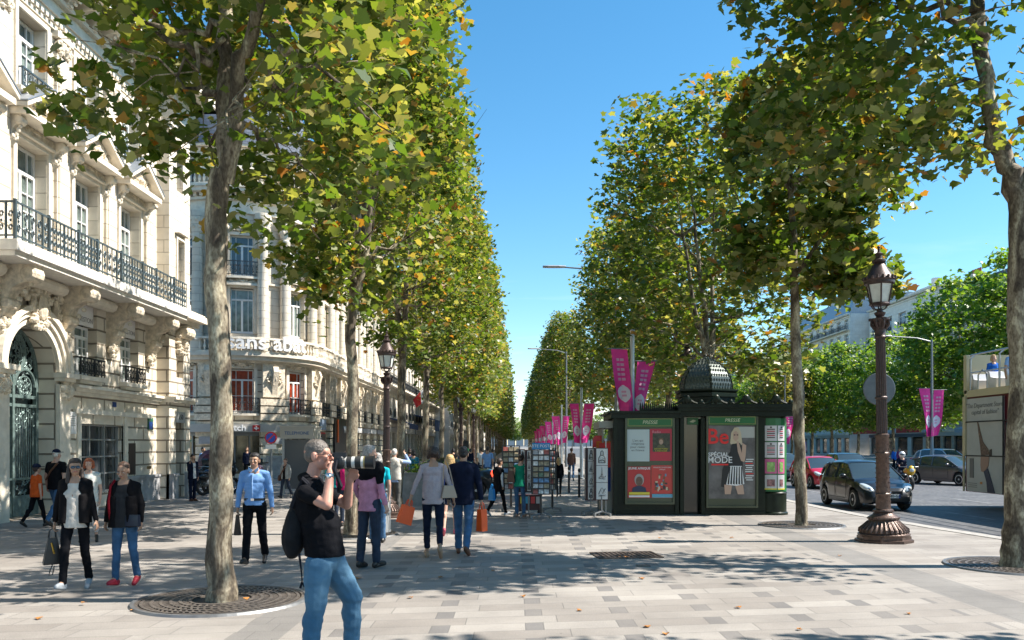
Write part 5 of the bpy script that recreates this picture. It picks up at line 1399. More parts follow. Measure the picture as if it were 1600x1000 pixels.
def sign(parent, x0, x1, z0, z1, y, body):
    m = MB(); m.box(x0, x1, y, y + .03, z0, z1); o = m.build("sign_band", GRN, parent)
    m = MB(); e = .02
    m.box(x0 + e, x1 - e, y - .004, y - .001, z0 + e, z0 + e + .012); m.box(x0 + e, x1 - e, y - .004, y - .001, z1 - e - .012, z1 - e); m.box(x0 + e, x0 + e + .012, y - .004, y - .001, z0 + e + .012, z1 - e - .012); m.box(x1 - e - .012, x1 - e, y - .004, y - .001, z0 + e + .012, z1 - e - .012)
    m.build("gold_border", GOLD, parent)
    if body: text("sign_lettering", body, (z1 - z0) * .55, mat("pale_gold_letters", (.6, .62, .4), .4), parent, ((x0 + x1) / 2, y - .004, (z0 + z1) / 2), ext=.003, shear=.2)
# --- left wing case: four small posters
cL = poster_case(kx_(977), kx_(1054), kz(788), kz(648))
sign(cL, kx_(980), kx_(1051), kz(667), kz(653), -.05, "PRESSE")
def panel(parent, x0, x1, z0, z1, mt, name="poster", y=-.012, t_=.008):
    m = MB(); m.box(x0, x1, y, y + t_, z0, z1); return m.build(name, mt, parent)
def P(n, c, **k): return mat(n, c, .35, **k)
a = panel(cL, kx_(980), kx_(1015), kz(721), kz(671), P("pale_aqua_poster", (.50, .58, .57)))
text("poster_lettering", "L'art qui\ns'imprime\npour rester\nen France", .085, P("poster_grey_text", (.12, .13, .14)), a, (kx_(997), -.015, kz(696)), ext=.002)
b_ = panel(cL, kx_(1016), kx_(1050), kz(720), kz(670), P("crimson_poster", (.50, .02, .05)))
panel(b_, kx_(1020), kx_(1047), kz(706), kz(677), P("dark_photo", (.05, .05, .03), var=.6, vscale=14), "photo", -.02)
def portrait(parent, cx, cz, s, hair, skin, coat, y=-.028):
    m = MB(); m.prism([(cx - .95 * s, cz - 1.5 * s), (cx + .95 * s, cz - 1.5 * s), (cx + .85 * s, cz - .95 * s), (cx + .25 * s, cz - .7 * s), (cx - .25 * s, cz - .7 * s), (cx - .85 * s, cz - .95 * s)], y, y + .004, 'y'); m.build("printed_coat", coat, parent)
    m = MB(); m.prism([(cx + .62 * s * math.cos(2 * PI * k / 20), cz + .1 * s + .8 * s * math.sin(2 * PI * k / 20)) for k in range(20)], y - .004, y - .001, 'y'); m.build("printed_hair", hair, parent)
    m = MB(); m.prism([(cx + .46 * s * math.cos(2 * PI * k / 20), cz - .08 * s + .62 * s * math.sin(2 * PI * k / 20)) for k in range(20)], y - .008, y - .005, 'y'); m.build("printed_face", skin, parent)
    m = MB()
    for sx in (-1, 1): m.prism([(cx + sx * .18 * s + .08 * s * math.cos(2 * PI * k / 8), cz + .04 * s + .04 * s * math.sin(2 * PI * k / 8)) for k in range(8)], y - .011, y - .009, 'y')
    m.prism([(cx - .15 * s, cz - .38 * s), (cx + .15 * s, cz - .38 * s), (cx, cz - .46 * s)], y - .011, y - .009, 'y'); m.build("printed_features", P("dark_print", (.05, .03, .03)), parent)
SK1, SK2, DKP = P("print_skin", (.50, .33, .24)), P("print_skin_dark", (.16, .09, .06)), P("dark_print", (.05, .03, .03))
portrait(b_, kx_(1033), kz(690), .11, P("print_brown_hair", (.16, .08, .04)), SK1, P("print_olive_coat", (.1, .1, .04)))
text("poster_lettering", "Radio", .1, P("print_pink_text", (.7, .3, .35)), b_, (kx_(1026), -.03, kz(675)), ext=.002)
text("poster_lettering", "DES HISTOIRES\nA PARTAGER", .055, P("print_yellow", (.65, .55, .05)), b_, (kx_(1033), -.034, kz(703)), ext=.002)
c_ = panel(cL, kx_(981), kx_(1017), kz(778), kz(729), P("red_poster", (.52, .03, .03)))
portrait(c_, kx_(999), kz(751), .2, P("print_grey_hair", (.38, .36, .34)), SK2, P("print_navy_coat", (.02, .03, .08)))
text("poster_lettering", "JEUNE AFRIQUE", .082, PAPER, c_, (kx_(999), -.03, kz(732)), ext=.002, bold=.002)
panel(c_, kx_(983), kx_(1015), kz(773), kz(769), P("print_yellow", (.65, .55, .05)), "yellow_strip", -.045)
panel(c_, kx_(983), kx_(1015), kz(777), kz(774), PAPER, "white_strip", -.045)
d_ = panel(cL, kx_(1018), kx_(1052), kz(778), kz(727), P("scarlet_poster", (.55, .05, .04)))
q = random.Random(9); m_ = [P("tile_%s" % n, c) for n, c in (("cream", (.6, .5, .35)), ("brown", (.2, .09, .04)), ("blue", (.1, .3, .45)), ("dark", (.04, .03, .03)))]
for k in range(22):
    xx = kx_(1023) + q.uniform(0, .38); zz = kz(768) + q.uniform(0, .42); panel(d_, xx, xx + q.uniform(.03, .08), zz, zz + q.uniform(.03, .09), m_[k % 4], "cover_picture", -.018 - .0004 * k, .004)
text("poster_lettering", "MANUEL D'HISTOIRE\ncritique", .05, PAPER, d_, (kx_(1035), -.03, kz(732)), ext=.002)
panel(d_, kx_(1019), kx_(1051), kz(777.5), kz(772), P("tile_blue2", (.1, .35, .5)), "blue_strip", -.03)
# --- main case: magazine advertisement
cM = poster_case(kx_(1103), kx_(1183), kz(793), kz(647))
sign(cM, kx_(1106), kx_(1180), kz(664), kz(650), -.05, "PRESSE")
ad = panel(cM, kx_(1107), kx_(1179), kz(779), kz(665), P("grey_brown_backdrop", (.13, .12, .115), var=.45, vscale=2.5), "magazine_poster")
y = -.022
def flat(pts, mt, name, yy):
    m = MB(); m.prism([(kx_(px), kz(py)) for px, py in pts], yy, yy + .003, 'y'); return m.build(name, mt, ad)
flat([(1150, 667), (1178, 667), (1178, 684), (1150, 684)], P("pale_backdrop", (.42, .42, .38)), "pale_backdrop", y + .004)
BLK = P("print_black", (.012, .012, .014)); 
flat([(1140, 706), (1148, 700), (1158, 703), (1160, 728), (1144, 730), (1136, 746), (1132, 762), (1126, 760), (1128, 735), (1134, 715)], BLK, "printed_jacket", y)
flat([(1142, 694), (1155, 692), (1160, 700), (1158, 726), (1143, 728), (1141, 704)], BLK, "printed_top", y - .004)
flat([(1140, 728), (1158, 728), (1162, 756), (1150, 759), (1134, 757)], PAPER, "printed_skirt", y - .006)
for k in range(6):
    flat([(1136 + k * 4.2, 756), (1139 + k * 3.6, 729), (1140.5 + k * 3.6, 729), (1138.5 + k * 4.2, 757)], BLK, "skirt_stripe", y - .009)
flat([(1131, 757), (1143, 758), (1141, 772), (1132, 772)], SK1, "printed_leg", y - .003); flat([(1148, 759), (1160, 757), (1162, 772), (1152, 772)], SK1, "printed_leg", y - .003)
flat([(1159, 692), (1165, 696), (1164, 712), (1162, 722), (1157, 720), (1158, 708)], SK1, "printed_arm", y - .007); flat([(1157, 720), (1152, 706), (1150, 690), (1153, 689), (1160, 716)], SK1, "printed_forearm", y - .0085)
flat([(1142, 676), (1147, 668), (1153, 668), (1157, 676), (1159, 694), (1154, 698), (1143, 698), (1140, 692)], P("print_blonde_hair", (.55, .45, .30)), "printed_hair", y - .002)
flat([(1145, 676), (1149, 673), (1153, 677), (1153, 685), (1149, 690), (1145, 686)], SK1, "printed_face", y - .01)
flat([(1145.5, 679), (1148, 678.5), (1148, 680.5), (1145.5, 680.5)], DKP, "printed_eye", y - .013); flat([(1150, 678.5), (1152.5, 679), (1152.5, 680.5), (1150, 680.5)], DKP, "printed_eye", y - .013)
text("magazine_title", "Be", .56, P("title_red", (.75, .02, .02)), ad, (kx_(1121), y - .012, kz(683)), ext=.003, bold=.008)
text("headline", "SPÉCIAL", .15, PAPER, ad, (kx_(1122), y - .012, kz(710.5)), ext=.003, bold=.003)
text("headline", "MODE", .23, PAPER, ad, (kx_(1124), y - .012, kz(719)), ext=.003, bold=.002)
panel(ad, kx_(1111), kx_(1137), kz(727), kz(724.6), P("title_red", (.75, .02, .02)), "red_underline", y - .012, .003)
q = random.Random(1)
for k in range(11):
    z = 717 + k * 3.2
    panel(ad, kx_(1165 - q.uniform(0, 2)), kx_(1176 + q.uniform(-2, 1)), kz(z + 1.3), kz(z), PAPER if k % 5 != 2 else P("title_red", (.75, .02, .02)), "text_line", y - .003, .003)
# --- small panel with leaf symbol
m = MB(); m.box(kx_(1077), kx_(1094), .29, .34, kz(663), kz(652)); o = m.build("symbol_panel", GRN, K); m = MB(); m.prism([(kx_(1080), kz(659)), (kx_(1086), kz(655)), (kx_(1091), kz(657)), (kx_(1086), kz(660))], .28, .289, 'y'); m.build("leaf_symbol", mat("pale_gold_letters", (.6, .62, .4), .4), o)
# --- round column at the right
cx, cy, cr_ = kx_(1211), .42, .385
m = MB(); m.lathe([(cr_ + .04, 0), (cr_ + .04, .05), (cr_, .08), (cr_, .56), (cr_ + .02, .58), (cr_ - .02, .62), (cr_ - .02, 2.6)], 36, (cx, cy, 0)); m.build("round_column", KGREEN, K, smooth=30)
CG = P("column_poster_green", (.02, .14, .04)); 
def cyl_panel(a0, a1, z0, z1, mt, name, off=.0, parent=K):
    m = MB(); n = 6
    for s_ in (0, .004):
        rr_ = cr_ + off - s_
        m.rings([[(cx + rr_ * math.cos(a0 + (a1 - a0) * k / n), cy + rr_ * math.sin(a0 + (a1 - a0) * k / n), z) for z in (z0, z1)] for k in range(n + 1)], False)
    return m.build(name, mt, parent)
aa = lambda px: -math.acos(max(-1, min(1, (kx_(px) - cx) / cr_)))
bg_ = cyl_panel(aa(1190), aa(1232), .62, 2.55, CG, "column_wrap", .0)
rows = [(665, 689, (.62, .60, .60)), (691, 715, (.62, .60, .60)), (717, 740, (.55, .12, .26)), (742, 765, (.50, .50, .50))]
for i, (ya, yb, c) in enumerate(rows):
    for x0_, x1_ in ((1196, 1213), (1214.5, 1226)):
        o = cyl_panel(aa(x0_), aa(x1_), kz(yb), kz(ya), P("column_poster_%d" % i, c), "column_poster", .008, bg_)
        w0 = aa(x0_ + 3); w1 = aa(x1_ - 3)
        if i == 2: cyl_panel(w0, w1, kz(yb - 3), kz(ya + 5), P("print_green", (.25, .42, .12), var=.5, vscale=9), "poster_picture", .013, bg_)
        elif i == 3: cyl_panel(aa(x0_), aa(x1_), kz(yb), kz(yb - 2), P("print_yellow", (.65, .55, .05)), "yellow_strip", .013, bg_); cyl_panel(w0, w1, kz(yb - 5), kz(ya + 7), P("print_photo", (.25, .12, .12), var=.8, vscale=12), "poster_picture", .013, bg_)
        else:
            for k in range(5):
                v = ya + 5 + 3.2 * k; cyl_panel(w0 - 0 + .0, w1, kz(v + 1.6), kz(v), DKP if k % 2 == 0 else P("print_red", (.5, .05, .08)), "poster_print", .012, bg_)
            cyl_panel((w0 + w1) / 2 - .06, (w0 + w1) / 2 + .06, kz(ya + 4), kz(ya + 1.5), DKP, "poster_emblem", .012, bg_)
# --- side opening at the left
m = MB(); m.box(xl - .32, xl - .28, .4, 2.4, 0, 2.35); m.box(xl - .3, xl - .05, .35, .41, 0, .9); m.build("side_panel", mat("grey_kiosk_panel", (.20, .20, .17), .4, .3), K)
m = MB(); m.box(xl - .42, xl, .2, 2.6, 2.3, 2.48); m.build("side_canopy", mat("pale_canopy", (.28, .28, .24), .5), K)
# --- roof
m = MB(); m.box(xl - .12, x1k + .05, -.08, 2.75, 2.55, 2.68); m.box(xl - .2, x1k + .02, -.16, 2.8, 2.68, 2.74); m.build("left_roof", KGREEN, K)
m = MB(); x4 = cx + cr_ + .08; m.box(x1k, x4, -.1, 2.75, 2.6, 2.74); m.box(x1k - .06, x4 + .06, -.2, 2.85, 2.74, 2.82); m.box(x1k - .1, x4 + .1, -.26, 2.9, 2.82, 2.88); m.build("main_roof", KGREEN, K)
def cresting(x0, x1, z, n, big, name):
    m = MB(); st = (x1 - x0) / n
    for i in range(n):
        xc = x0 + (i + .5) * st; h = .3 if (i % 2 == 0 and big) else .17
        m.ball((xc, -.2, z + h * .5), (st * .16, .04, h * .45), 8, 6)
        if h > .2:
            m.ball((xc, -.22, z + .17), (.1, .05, .11), 10, 8)
            for s_ in (-1, 1):
                m.ball((xc + s_ * .09, -.22, z + .12), (.05, .04, .07), 6, 5)
                m.tube([(xc + s_ * .08, -.2, z + .14), (xc + s_ * .2, -.2, z + .07), (xc + s_ * .3, -.2, z + .04), (xc + s_ * .36, -.2, z + .08)], [.04, .035, .03, .02], 6)
    m.box(x0, x1, -.225, -.175, z, z + .035)
    return m.build(name, KGREEN, K)
cresting(x1k - .05, x4 + .05, 2.88, 8, True, "roof_cresting")
m = MB()
for k in range(18):
    xx = kx_(1003) + (x1k - kx_(1003)) * k / 18; m.prism([(xx - .03, 2.74), (xx + .03, 2.74), (xx + .02, 2.9), (xx, 3.0), (xx - .02, 2.9)], .3 - .0, .33, 'y')
m.box(kx_(1003), x1k, .3, .33, 2.74, 2.78); m.build("roof_railing", KGREEN, K)
dx, dy = kx_(1114), 1.0
m = MB(); ph = R(30)
m.lathe([(.82, 2.88), (.82, 3.12), (.88, 3.14), (.88, 3.24), (.84, 3.26), (.9, 3.3), (.9, 3.34), (.74, 3.36)], 6, (dx, dy, 0), ph=ph); m.build("dome_drum", KGREEN, K)
DOME = mat("dome_scale_lead", (.075, .09, .08), .34, .5, var=.3, vscale=20)
m = MB()
prof = [(.745, 3.36), (.74, 3.5), (.685, 3.69), (.575, 3.88), (.42, 4.03), (.24, 4.15), (.09, 4.21), (.03, 4.22)]
m.lathe(prof, 6, (dx, dy, 0), ph=ph)
# raised scales on the dome faces
for f_ in range(6):
    for j in range(10):
        t_ = j / 10; ii = t_ * (len(prof) - 1); i0 = int(ii); fr = ii - i0
        r_ = prof[i0][0] * (1 - fr) + prof[i0 + 1][0] * fr; z = prof[i0][1] * (1 - fr) + prof[i0 + 1][1] * fr
        n = max(1, int(9 * r_ / .75)); a0 = ph + f_ * PI / 3; P0 = Vector((r_ * math.cos(a0), r_ * math.sin(a0), z)); P1 = Vector((r_ * math.cos(a0 + PI / 3), r_ * math.sin(a0 + PI / 3), z))
        for k in range(n):
            u = (k + (.5 if j % 2 else .25) + .1) / n
            if u > .97: continue
            c = P0.lerp(P1, u); m.ball((dx + c.x, dy + c.y, c.z + .02), (.024, .024, .05), 5, 4)
m.build("dome", DOME, K)
m = MB()
for k in range(6):
    a = ph + k * PI / 3; m.tube([(dx + r_ * math.cos(a), dy + r_ * math.sin(a), z) for r_, z in prof], .025, 5)
m.lathe([(.05, 4.18), (.06, 4.22), (.02, 4.26), (.035, 4.3), (.005, 4.36)], 8, (dx, dy, 0)); m.build("dome_ribs", KGREEN, K)
# goods hanging at the left opening
t = thing("clothes_rail", "red and blue souvenir clothes hanging at the kiosk's open left side", "souvenirs", (KX + xl - .25, KY + .1, 0))
m = MB(); m.tube([(-.0, 0, 0), (0, 0, 2.0), (.0, 1.2, 2.0)], .015, 6); m.build("rail", STEEL, t)
for k, (n, c, z0, z1) in enumerate((("red_shirt", (.5, .03, .03), 1.25, 1.9), ("blue_shirt", (.02, .06, .25), .6, 1.24), ("orange_shirt", (.6, .15, .02), 1.3, 1.95), ("navy_shirt", (.02, .03, .1), .5, 1.25))):
    m = MB(); yy = .1 + .18 * k; m.box(-.16 - .02 * k, .14 + .02 * k, yy, yy + .06, z0, z1); m.build(n, mat(n + "_cloth", c, .8), t)
# drawings stand
def spinner_foot(t, r_=.28):
    m = MB()
    for k in range(4):
        a = PI / 4 + k * PI / 2; m.tube([(0, 0, .12), (r_ * math.cos(a), r_ * math.sin(a), .08)], .018, 5); m.lathe([(.035, -.035), (.035, .035)], 8, (r_ * math.cos(a), r_ * math.sin(a), .045))
    m.lathe([(.02, .08), (.02, .55)], 8); m.build("castor_foot", GREYP, t)
def sketch(parent, x0, x1, z0, z1, y, kind, seed):
    m = MB(); m.box(x0, x1, y - .006, y, z0, z1); o = m.build("drawing", mat("sketch_paper", (.66, .66, .64), .7), parent)
    q = random.Random(seed); m = MB(); cx = (x0 + x1) / 2; w_ = x1 - x0; h = z1 - z0; yy = y - .009
    def ln(pts, r_=.006): m.tube([(cx + a * w_, yy, z0 + b * h) for a, b in pts], r_, 4)
    if kind == 0:   # seated figure
        ln([(-.12, .62), (-.1, .82), (0, .88), (.1, .82), (.12, .62)], .012); ln([(-.3, .15), (-.28, .45), (-.12, .6), (.12, .6), (.28, .45), (.3, .15)], .012); ln([(-.25, .25), (0, .32), (.25, .24)], .012); ln([(-.3, .15), (.3, .15)], .01)
    elif kind == 1: # spire over trees
        ln([(-.08, .3), (0, .92), (.08, .3)], .008); ln([(-.3, .28), (-.1, .34), (.1, .3), (.32, .34)], .01); ln([(-.3, .22), (.3, .2)], .008)
    else:
        ln([(-.3, .3), (-.1, .62), (.05, .35), (.3, .66)], .009); ln([(-.3, .22), (.3, .22)], .01); ln([(-.2, .5), (0, .7), (.2, .5)], .007)
    for k in range(14):
        a, b = q.uniform(-.32, .28), q.uniform(.15, .5); ln([(a, b), (a + q.uniform(.03, .1), b + q.uniform(-.04, .06))], .004)
    m.build("pencil_lines", mat("pencil_grey", (.10, .10, .10), .7), o)
def drawing_stand(px0, px1, py_top, py_bot, d, label, n=3, cat="display stand"):
    xc = ((px0 + px1) / 2 - VX) * d / F_PX; w_ = (px1 - px0) * d / F_PX; zt_, zb = CAM_H + (VY - py_top) * d / F_PX, CAM_H + (VY - py_bot) * d / F_PX
    t = thing("drawing_stand", label, cat, (xc, d, 0), 0, "wheeled stands of pencil drawings")
    m = MB(); m.box(-w_ / 2 - .03, w_ / 2, 0, .3, zb - .02, zt_ + .02); m.build("display_column", mat("dark_red_board", (.05, .02, .022), .6), t)
    for k in range(n):
        z1_ = zt_ - (zt_ - zb) * k / n; sketch(t, -w_ / 2 + .03, w_ / 2 - .01, z1_ - (zt_ - zb) / n + .012, z1_, -.002, k % 3, k + int(px0))
    m = MB()
    for k in range(n + 1):
        z1_ = zt_ - (zt_ - zb) * k / (n + 1); m.box(-w_ / 2 - .04 - .0, -w_ / 2 - .031, .02, .28, z1_ - (zt_ - zb) / (n + 1) + .03, z1_)
    m.build("side_drawings", mat("grey_paper", (.40, .38, .36), .7), t)
    spinner_foot(t); return t
drawing_stand(930, 950, 701, 781, 21.6, "wheeled stand of pencil drawings standing left of the kiosk, a seated figure on top")
t = drawing_stand(917, 929, 701, 781, 21.9, "narrow brownish side of drawings just left of the kiosk's drawing stand", 4)
# red notice above it
t = thing("notice_board", "small red rounded notice on a post above the pencil drawings", "notice", ((935 - VX) * 22.6 / F_PX, 22.6, 0)); m = MB(); m.lathe([(.02, 0), (.02, 1.8)], 8); m.build("post", GREYP, t); m = MB(); m.prism([(-.16, 1.78), (.16, 1.78), (.16, 2.0), (.1, 2.1), (-.1, 2.1), (-.16, 2.0)], -.03, -.01, 'y'); m.build("panel", mat("signal_red", (.55, .015, .02), .4), t)
# postcard racks
def rack(px0, px1, py_top, d, label, hdr=None, seed=1, hz=.35, y2=None):
    xc = ((px0 + px1) / 2 - VX) * d / F_PX; w_ = (px1 - px0) * d / F_PX; zt_ = CAM_H + (VY - py_top) * d / F_PX; zb = .62
    t = thing("postcard_rack", label, "postcard rack", (xc, d, 0), 0, "postcard racks beside the kiosk"); q = random.Random(seed)
    m = MB(); dd = .22
    for x in (-w_ / 2, w_ / 2):
        for y in (-dd, dd): m.box(x - .012, x + .012, y - .012, y + .012, zb, zt_)
    for k in range(9):
        z = zb + (zt_ - zb) * k / 8
        m.box(-w_ / 2, w_ / 2, -dd - .03, -dd - .015, z, z + .018); m.box(-w_ / 2, w_ / 2, dd, dd + .015, z, z + .018); m.box(-w_ / 2 - .01, -w_ / 2 + .01, -dd, dd, z, z + .018)
    m.lathe([(.03, .1), (.03, zt_)], 8); m.build("wire_frame", mat("dark_wire", (.06, .06, .06), .4, .6), t)
    m = MB(); m.box(-w_ / 2 + .02, w_ / 2 - .02, -dd + .04, dd - .04, zb, zt_ - .03); m.build("core", mat("dark_rack_core", (.06, .055, .05), .6), t)
    cols = [mat("card_" + n, c, .4, var=.5, vscale=15) for n, c in (("grey", (.35, .35, .36)), ("white", (.62, .6, .58)), ("red", (.35, .1, .08)), ("blue", (.15, .25, .4)), ("sepia", (.35, .28, .18)), ("green", (.16, .22, .14)))]
    for k in range(8):
        z = zb + (zt_ - zb) * k / 8; nn = 3
        for j in range(nn):
            x = -w_ / 2 + .02 + (w_ - .04) * j / nn; h = (zt_ - zb) / 8
            m = MB(); m.face([(x + .01, -dd - .012, z + .01), (x + (w_ - .04) / nn - .01, -dd - .012, z + .01), (x + (w_ - .04) / nn - .01, -dd + .03, z + h * q.uniform(.7, .95)), (x + .01, -dd + .03, z + h * q.uniform(.75, .9))])
            m.prism([(-dd - .012, z + .01), (-dd - .004, z + .01), (-dd + .036, z + h * .85), (-dd + .028, z + h * .85)], x + .01, x + (w_ - .04) / nn - .01, 'x'); m.f = m.f[1:]; m.build("postcard", cols[q.randrange(6) if q.random() > .62 else (0, 1, 4)[q.randrange(3)]], t)
    if hdr: 
        m = MB(); m.box(-w_ / 2, w_ / 2, -dd - .05, -dd - .02, zt_, zt_ + .16); o = m.build("header", mat("header_blue", (.01, .20, .45), .4), t); text("lettering", hdr, .1, PAPER, o, (0, -dd - .055, zt_ + .08), ext=.003)
    spinner_foot(t, .34); return t
rack(831, 859, 702, 20.9, "wire postcard rack with a blue lettered header left of the kiosk", "CARTE POSTALE", 1)
rack(785, 812, 697, 23.3, "tall postcard rack behind the woman in the green top", None, 2)
rack(858, 868, 695, 23.0, "narrow colourful souvenir rack right of the blue-headed postcard rack", None, 4)
drawing_stand(822, 830, 704, 768, 21.2, "tall narrow white stand of drawings the green-top woman reaches for", 4)
drawing_stand(812, 820, 703, 768, 21.5, "narrow grey stand of drawings behind the reaching hand", 4)
t = thing("souvenir_trolley", "low wheeled trolley of small souvenirs behind the green-top woman's feet", "trolley", ((828 - VX) * 22.2 / F_PX, 22.2, 0)); m = MB(); m.box(-.3, .3, -.2, .2, .12, .5); m.box(-.32, .32, -.22, .22, .5, .53); m.build("box", mat("dark_red_board", (.05, .02, .022), .6), t)
for k, c in enumerate(((.5, .45, .05), (.05, .3, .45), (.5, .05, .05), (.4, .4, .4))):
    m = MB(); m.box(-.26 + .14 * k, -.15 + .14 * k, -.225, -.2, .3, .48); m.build("packet", mat("packet_%d" % k, c, .5), t)
m = MB()
for x in (-.25, .25):
    for y in (-.15, .15): m.M = Matrix.Translation((x, y, .05)) @ Matrix.Rotation(R(90), 4, 'X'); m.lathe([(.05, -.02), (.05, .02)], 10)
m.build("castors", RUBBER, t)
# ---------------- vehicles (local: x forward, y left, z up) ----------------
def paint(n, c, coat=1.0, metal=.3): return mat(n, c, .35, metal, coat=coat * .6, spec=.35)
CARGLASS = mat("tinted_car_glass", (.03, .045, .05), .03, spec=1.0)
LENS = mat("clear_headlight", (.55, .6, .62), .08, .3, spec=1.0)
REDL = mat("red_tail_lens", (.45, .01, .01), .15, spec=.8)
def lerp(tab, x):
    if x <= tab[0][0]: return tab[0][1]
    for (a, va), (b, vb) in zip(tab, tab[1:]):
        if x <= b:
            u = (x - a) / (b - a); u = u * u * (3 - 2 * u); return va + (vb - va) * u
    return tab[-1][1]
def wheel(t, x, y, r, side, rimm):
    m = MB(); m.M = Matrix.Translation((x, y, r)) @ Matrix.Rotation(R(90), 4, 'X')
    m.lathe([(r * .62, -.1), (r * .93, -.1), (r, -.06), (r, .06), (r * .93, .1), (r * .62, .1)], 28); w_ = m.build("wheel", RUBBER, t, smooth=40)
    m = MB(); m.M = Matrix.Translation((x, y + side * .085, r)) @ Matrix.Rotation(R(90), 4, 'X')
    m.lathe([(r * .68, -.01), (r * .68, .015), (r * .58, .02), (r * .56, -.012), (.01, -.014)], 28, cap=False); m.lathe([(r * .14, -.02), (r * .14, .02)], 12)
    for k in range(9):
        a = 2 * PI * k / 9; c, s_ = math.cos(a), math.sin(a); q = r * .045
        m.prism([(r * .1 * c - q * s_, r * .1 * s_ + q * c), (r * .1 * c + q * s_, r * .1 * s_ - q * c), (r * .62 * c + q * 1.7 * s_, r * .62 * s_ - q * 1.7 * c), (r * .62 * c - q * 1.7 * s_, r * .62 * s_ + q * 1.7 * c)], -.012, .012, 'z')
    m.build("rim", rimm, w_)
def car(label, loc, rz, col, L_=3.9, W=1.70, H=1.5, hood=.95, trunk=1.0, ws=(.95, .25), rear=(-1.55, -1.9), plate=None, name="parked_car", roofm=None, wb=.62, group=None, rim=None, cat="car"):
    t = thing(name, label, cat, loc, rz, group)
    h = L_ / 2; fx, rx = h - .78, -h + .72; r = .31; W2 = W / 2; belt = hood + .02
    top = [(-h, trunk - .28), (-h + .08, trunk - .08), (-h + .3, trunk), (ws[0] - .05, belt - .0), (ws[0], hood + .0), (h - .55, hood - .10), (h - .15, hood - .26), (h, hood - .5)]
    wid = [(-h, .74), (-h + .15, .9), (-h + .6, .985), (0, 1), (h - .7, .985), (h - .25, .88), (h, .66)]
    bot = [(-h, .38), (-h + .1, .26), (-h + .5, .2), (h - .6, .2), (h - .1, .22), (h, .3)]
    rs = []; N = 56
    for i in range(N + 1):
        x = -h + L_ * i / N; w_ = W2 * lerp(wid, x); zt = lerp(top, x); zb = lerp(bot, x); za = zb
        for wx in (fx, rx):
            dx = abs(x - wx)
            if dx < r + .055: za = max(za, r + math.sqrt(max(0, (r + .055) ** 2 - dx * dx)))
        za = min(za, zt - .14); zm = max(za + .02, (zb + zt) * .55)
        half = [(0, za), (w_ * .80, za), (w_ * .965, za + .005), (w_ * 1.0, zm), (w_ * .985, max(zm + .02, zt - .16)), (w_ * .93, max(zm + .04, zt - .05)), (w_ * .82, zt), (w_ * .4, zt + .02), (0, zt + .025)]
        ring_ = [(x, y, z) for y, z in half] + [(x, -y, z) for y, z in half[-2:0:-1]]
        rs.append(ring_)
    m = MB(); m.rings(rs); m.build("body", col, t, smooth=38)
    # glasshouse
    xf, xr = ws[0], rear[1]; xt, xq = ws[1], rear[0]
    prof = [(xr, trunk - .02), (xr + (xq - xr) * .5, trunk + (H - trunk) * .62), (xq, H - .1), (xq + .35, H - .02), (-.2, H), (xt - .15, H - .03), (xt + .0, H - .07), (xt + (xf - xt) * .5, H - .07 - (H - hood) * .42), (xf, hood - .01)]
    rs = []; P_ = []
    for i in range(40):
        x = xr + (xf - xr) * i / 39
        for (a, va), (b, vb) in zip(prof, prof[1:]):
            if a <= x <= b + 1e-6: z = va + (vb - va) * (x - a) / (b - a)
        wb_ = W2 * lerp(wid, x) * .925; bz = min(z - .005, belt - .03 if x > xq else lerp(top, x) - .03)
        tf = (z - bz) / (H - belt + .03); wt_ = wb_ * (1 - .24 * tf)
        rs.append([(x, -wb_, bz), (x, wb_, bz), (x, wt_ + .01, z - .05 * tf), (x, wt_ * .86, z), (x, 0, z + .02 * tf), (x, -wt_ * .86, z), (x, -wt_ - .01, z - .05 * tf)]); P_.append((x, z, wt_, wb_, bz, tf))
    m = MB(); m.rings(rs); m.build("windows", CARGLASS, t, smooth=30)
    m = MB(); q = [p for p in P_ if xq - .12 <= p[0] <= xt + .02]
    m.rings([[(x, wt_ + .02, z - .055), (x, wt_ * .88, z + .012), (x, 0, z + .034), (x, -wt_ * .88, z + .012), (x, -wt_ - .02, z - .055), (x, 0, z - .03)] for x, z, wt_, *_ in q]); m.build("roof", roofm or col, t, smooth=40)
    m = MB()
    for s_ in (-1, 1):
        for sel, rad in (([p for p in P_ if p[0] >= xt - .02], .028), ([p for p in P_ if p[0] <= xq + .05], .055)):
            m.tube([(x, s_ * (wt_ + .005), z - .045 * tf) for x, z, wt_, wb_, bz, tf in sel], rad, 6)
        for px_, rad in ((-.18 + (xt - .9) * .3, .035), (xq + .15, .045)):
            p = min(P_, key=lambda p: abs(p[0] - px_)); m.tube([(p[0], s_ * (p[3] + .002), p[4] + .02), (p[0] - .03, s_ * (p[2] + .018), p[1] - .06)], rad, 5)
    m.build("pillars", col, t, smooth=40)
    # details
    m = MB(); zb = .35
    for s_ in (-1, 1):
        for xx in (xt + .35, -.22, xq + .1): m.tube([(xx + .02, s_ * (W2 * 1.003), .36 + (.32 if xx < -.9 else 0)), (xx, s_ * (W2 * 1.003), hood - .2), (xx - .02, s_ * W2 * .94, belt - .04)], .006, 4)
        m.tube([(xt + .35, s_ * W2 * 1.003, .33), (-.9, s_ * W2 * 1.003, .33)], .006, 4)
    m.build("door_seams", BLACKP, t)
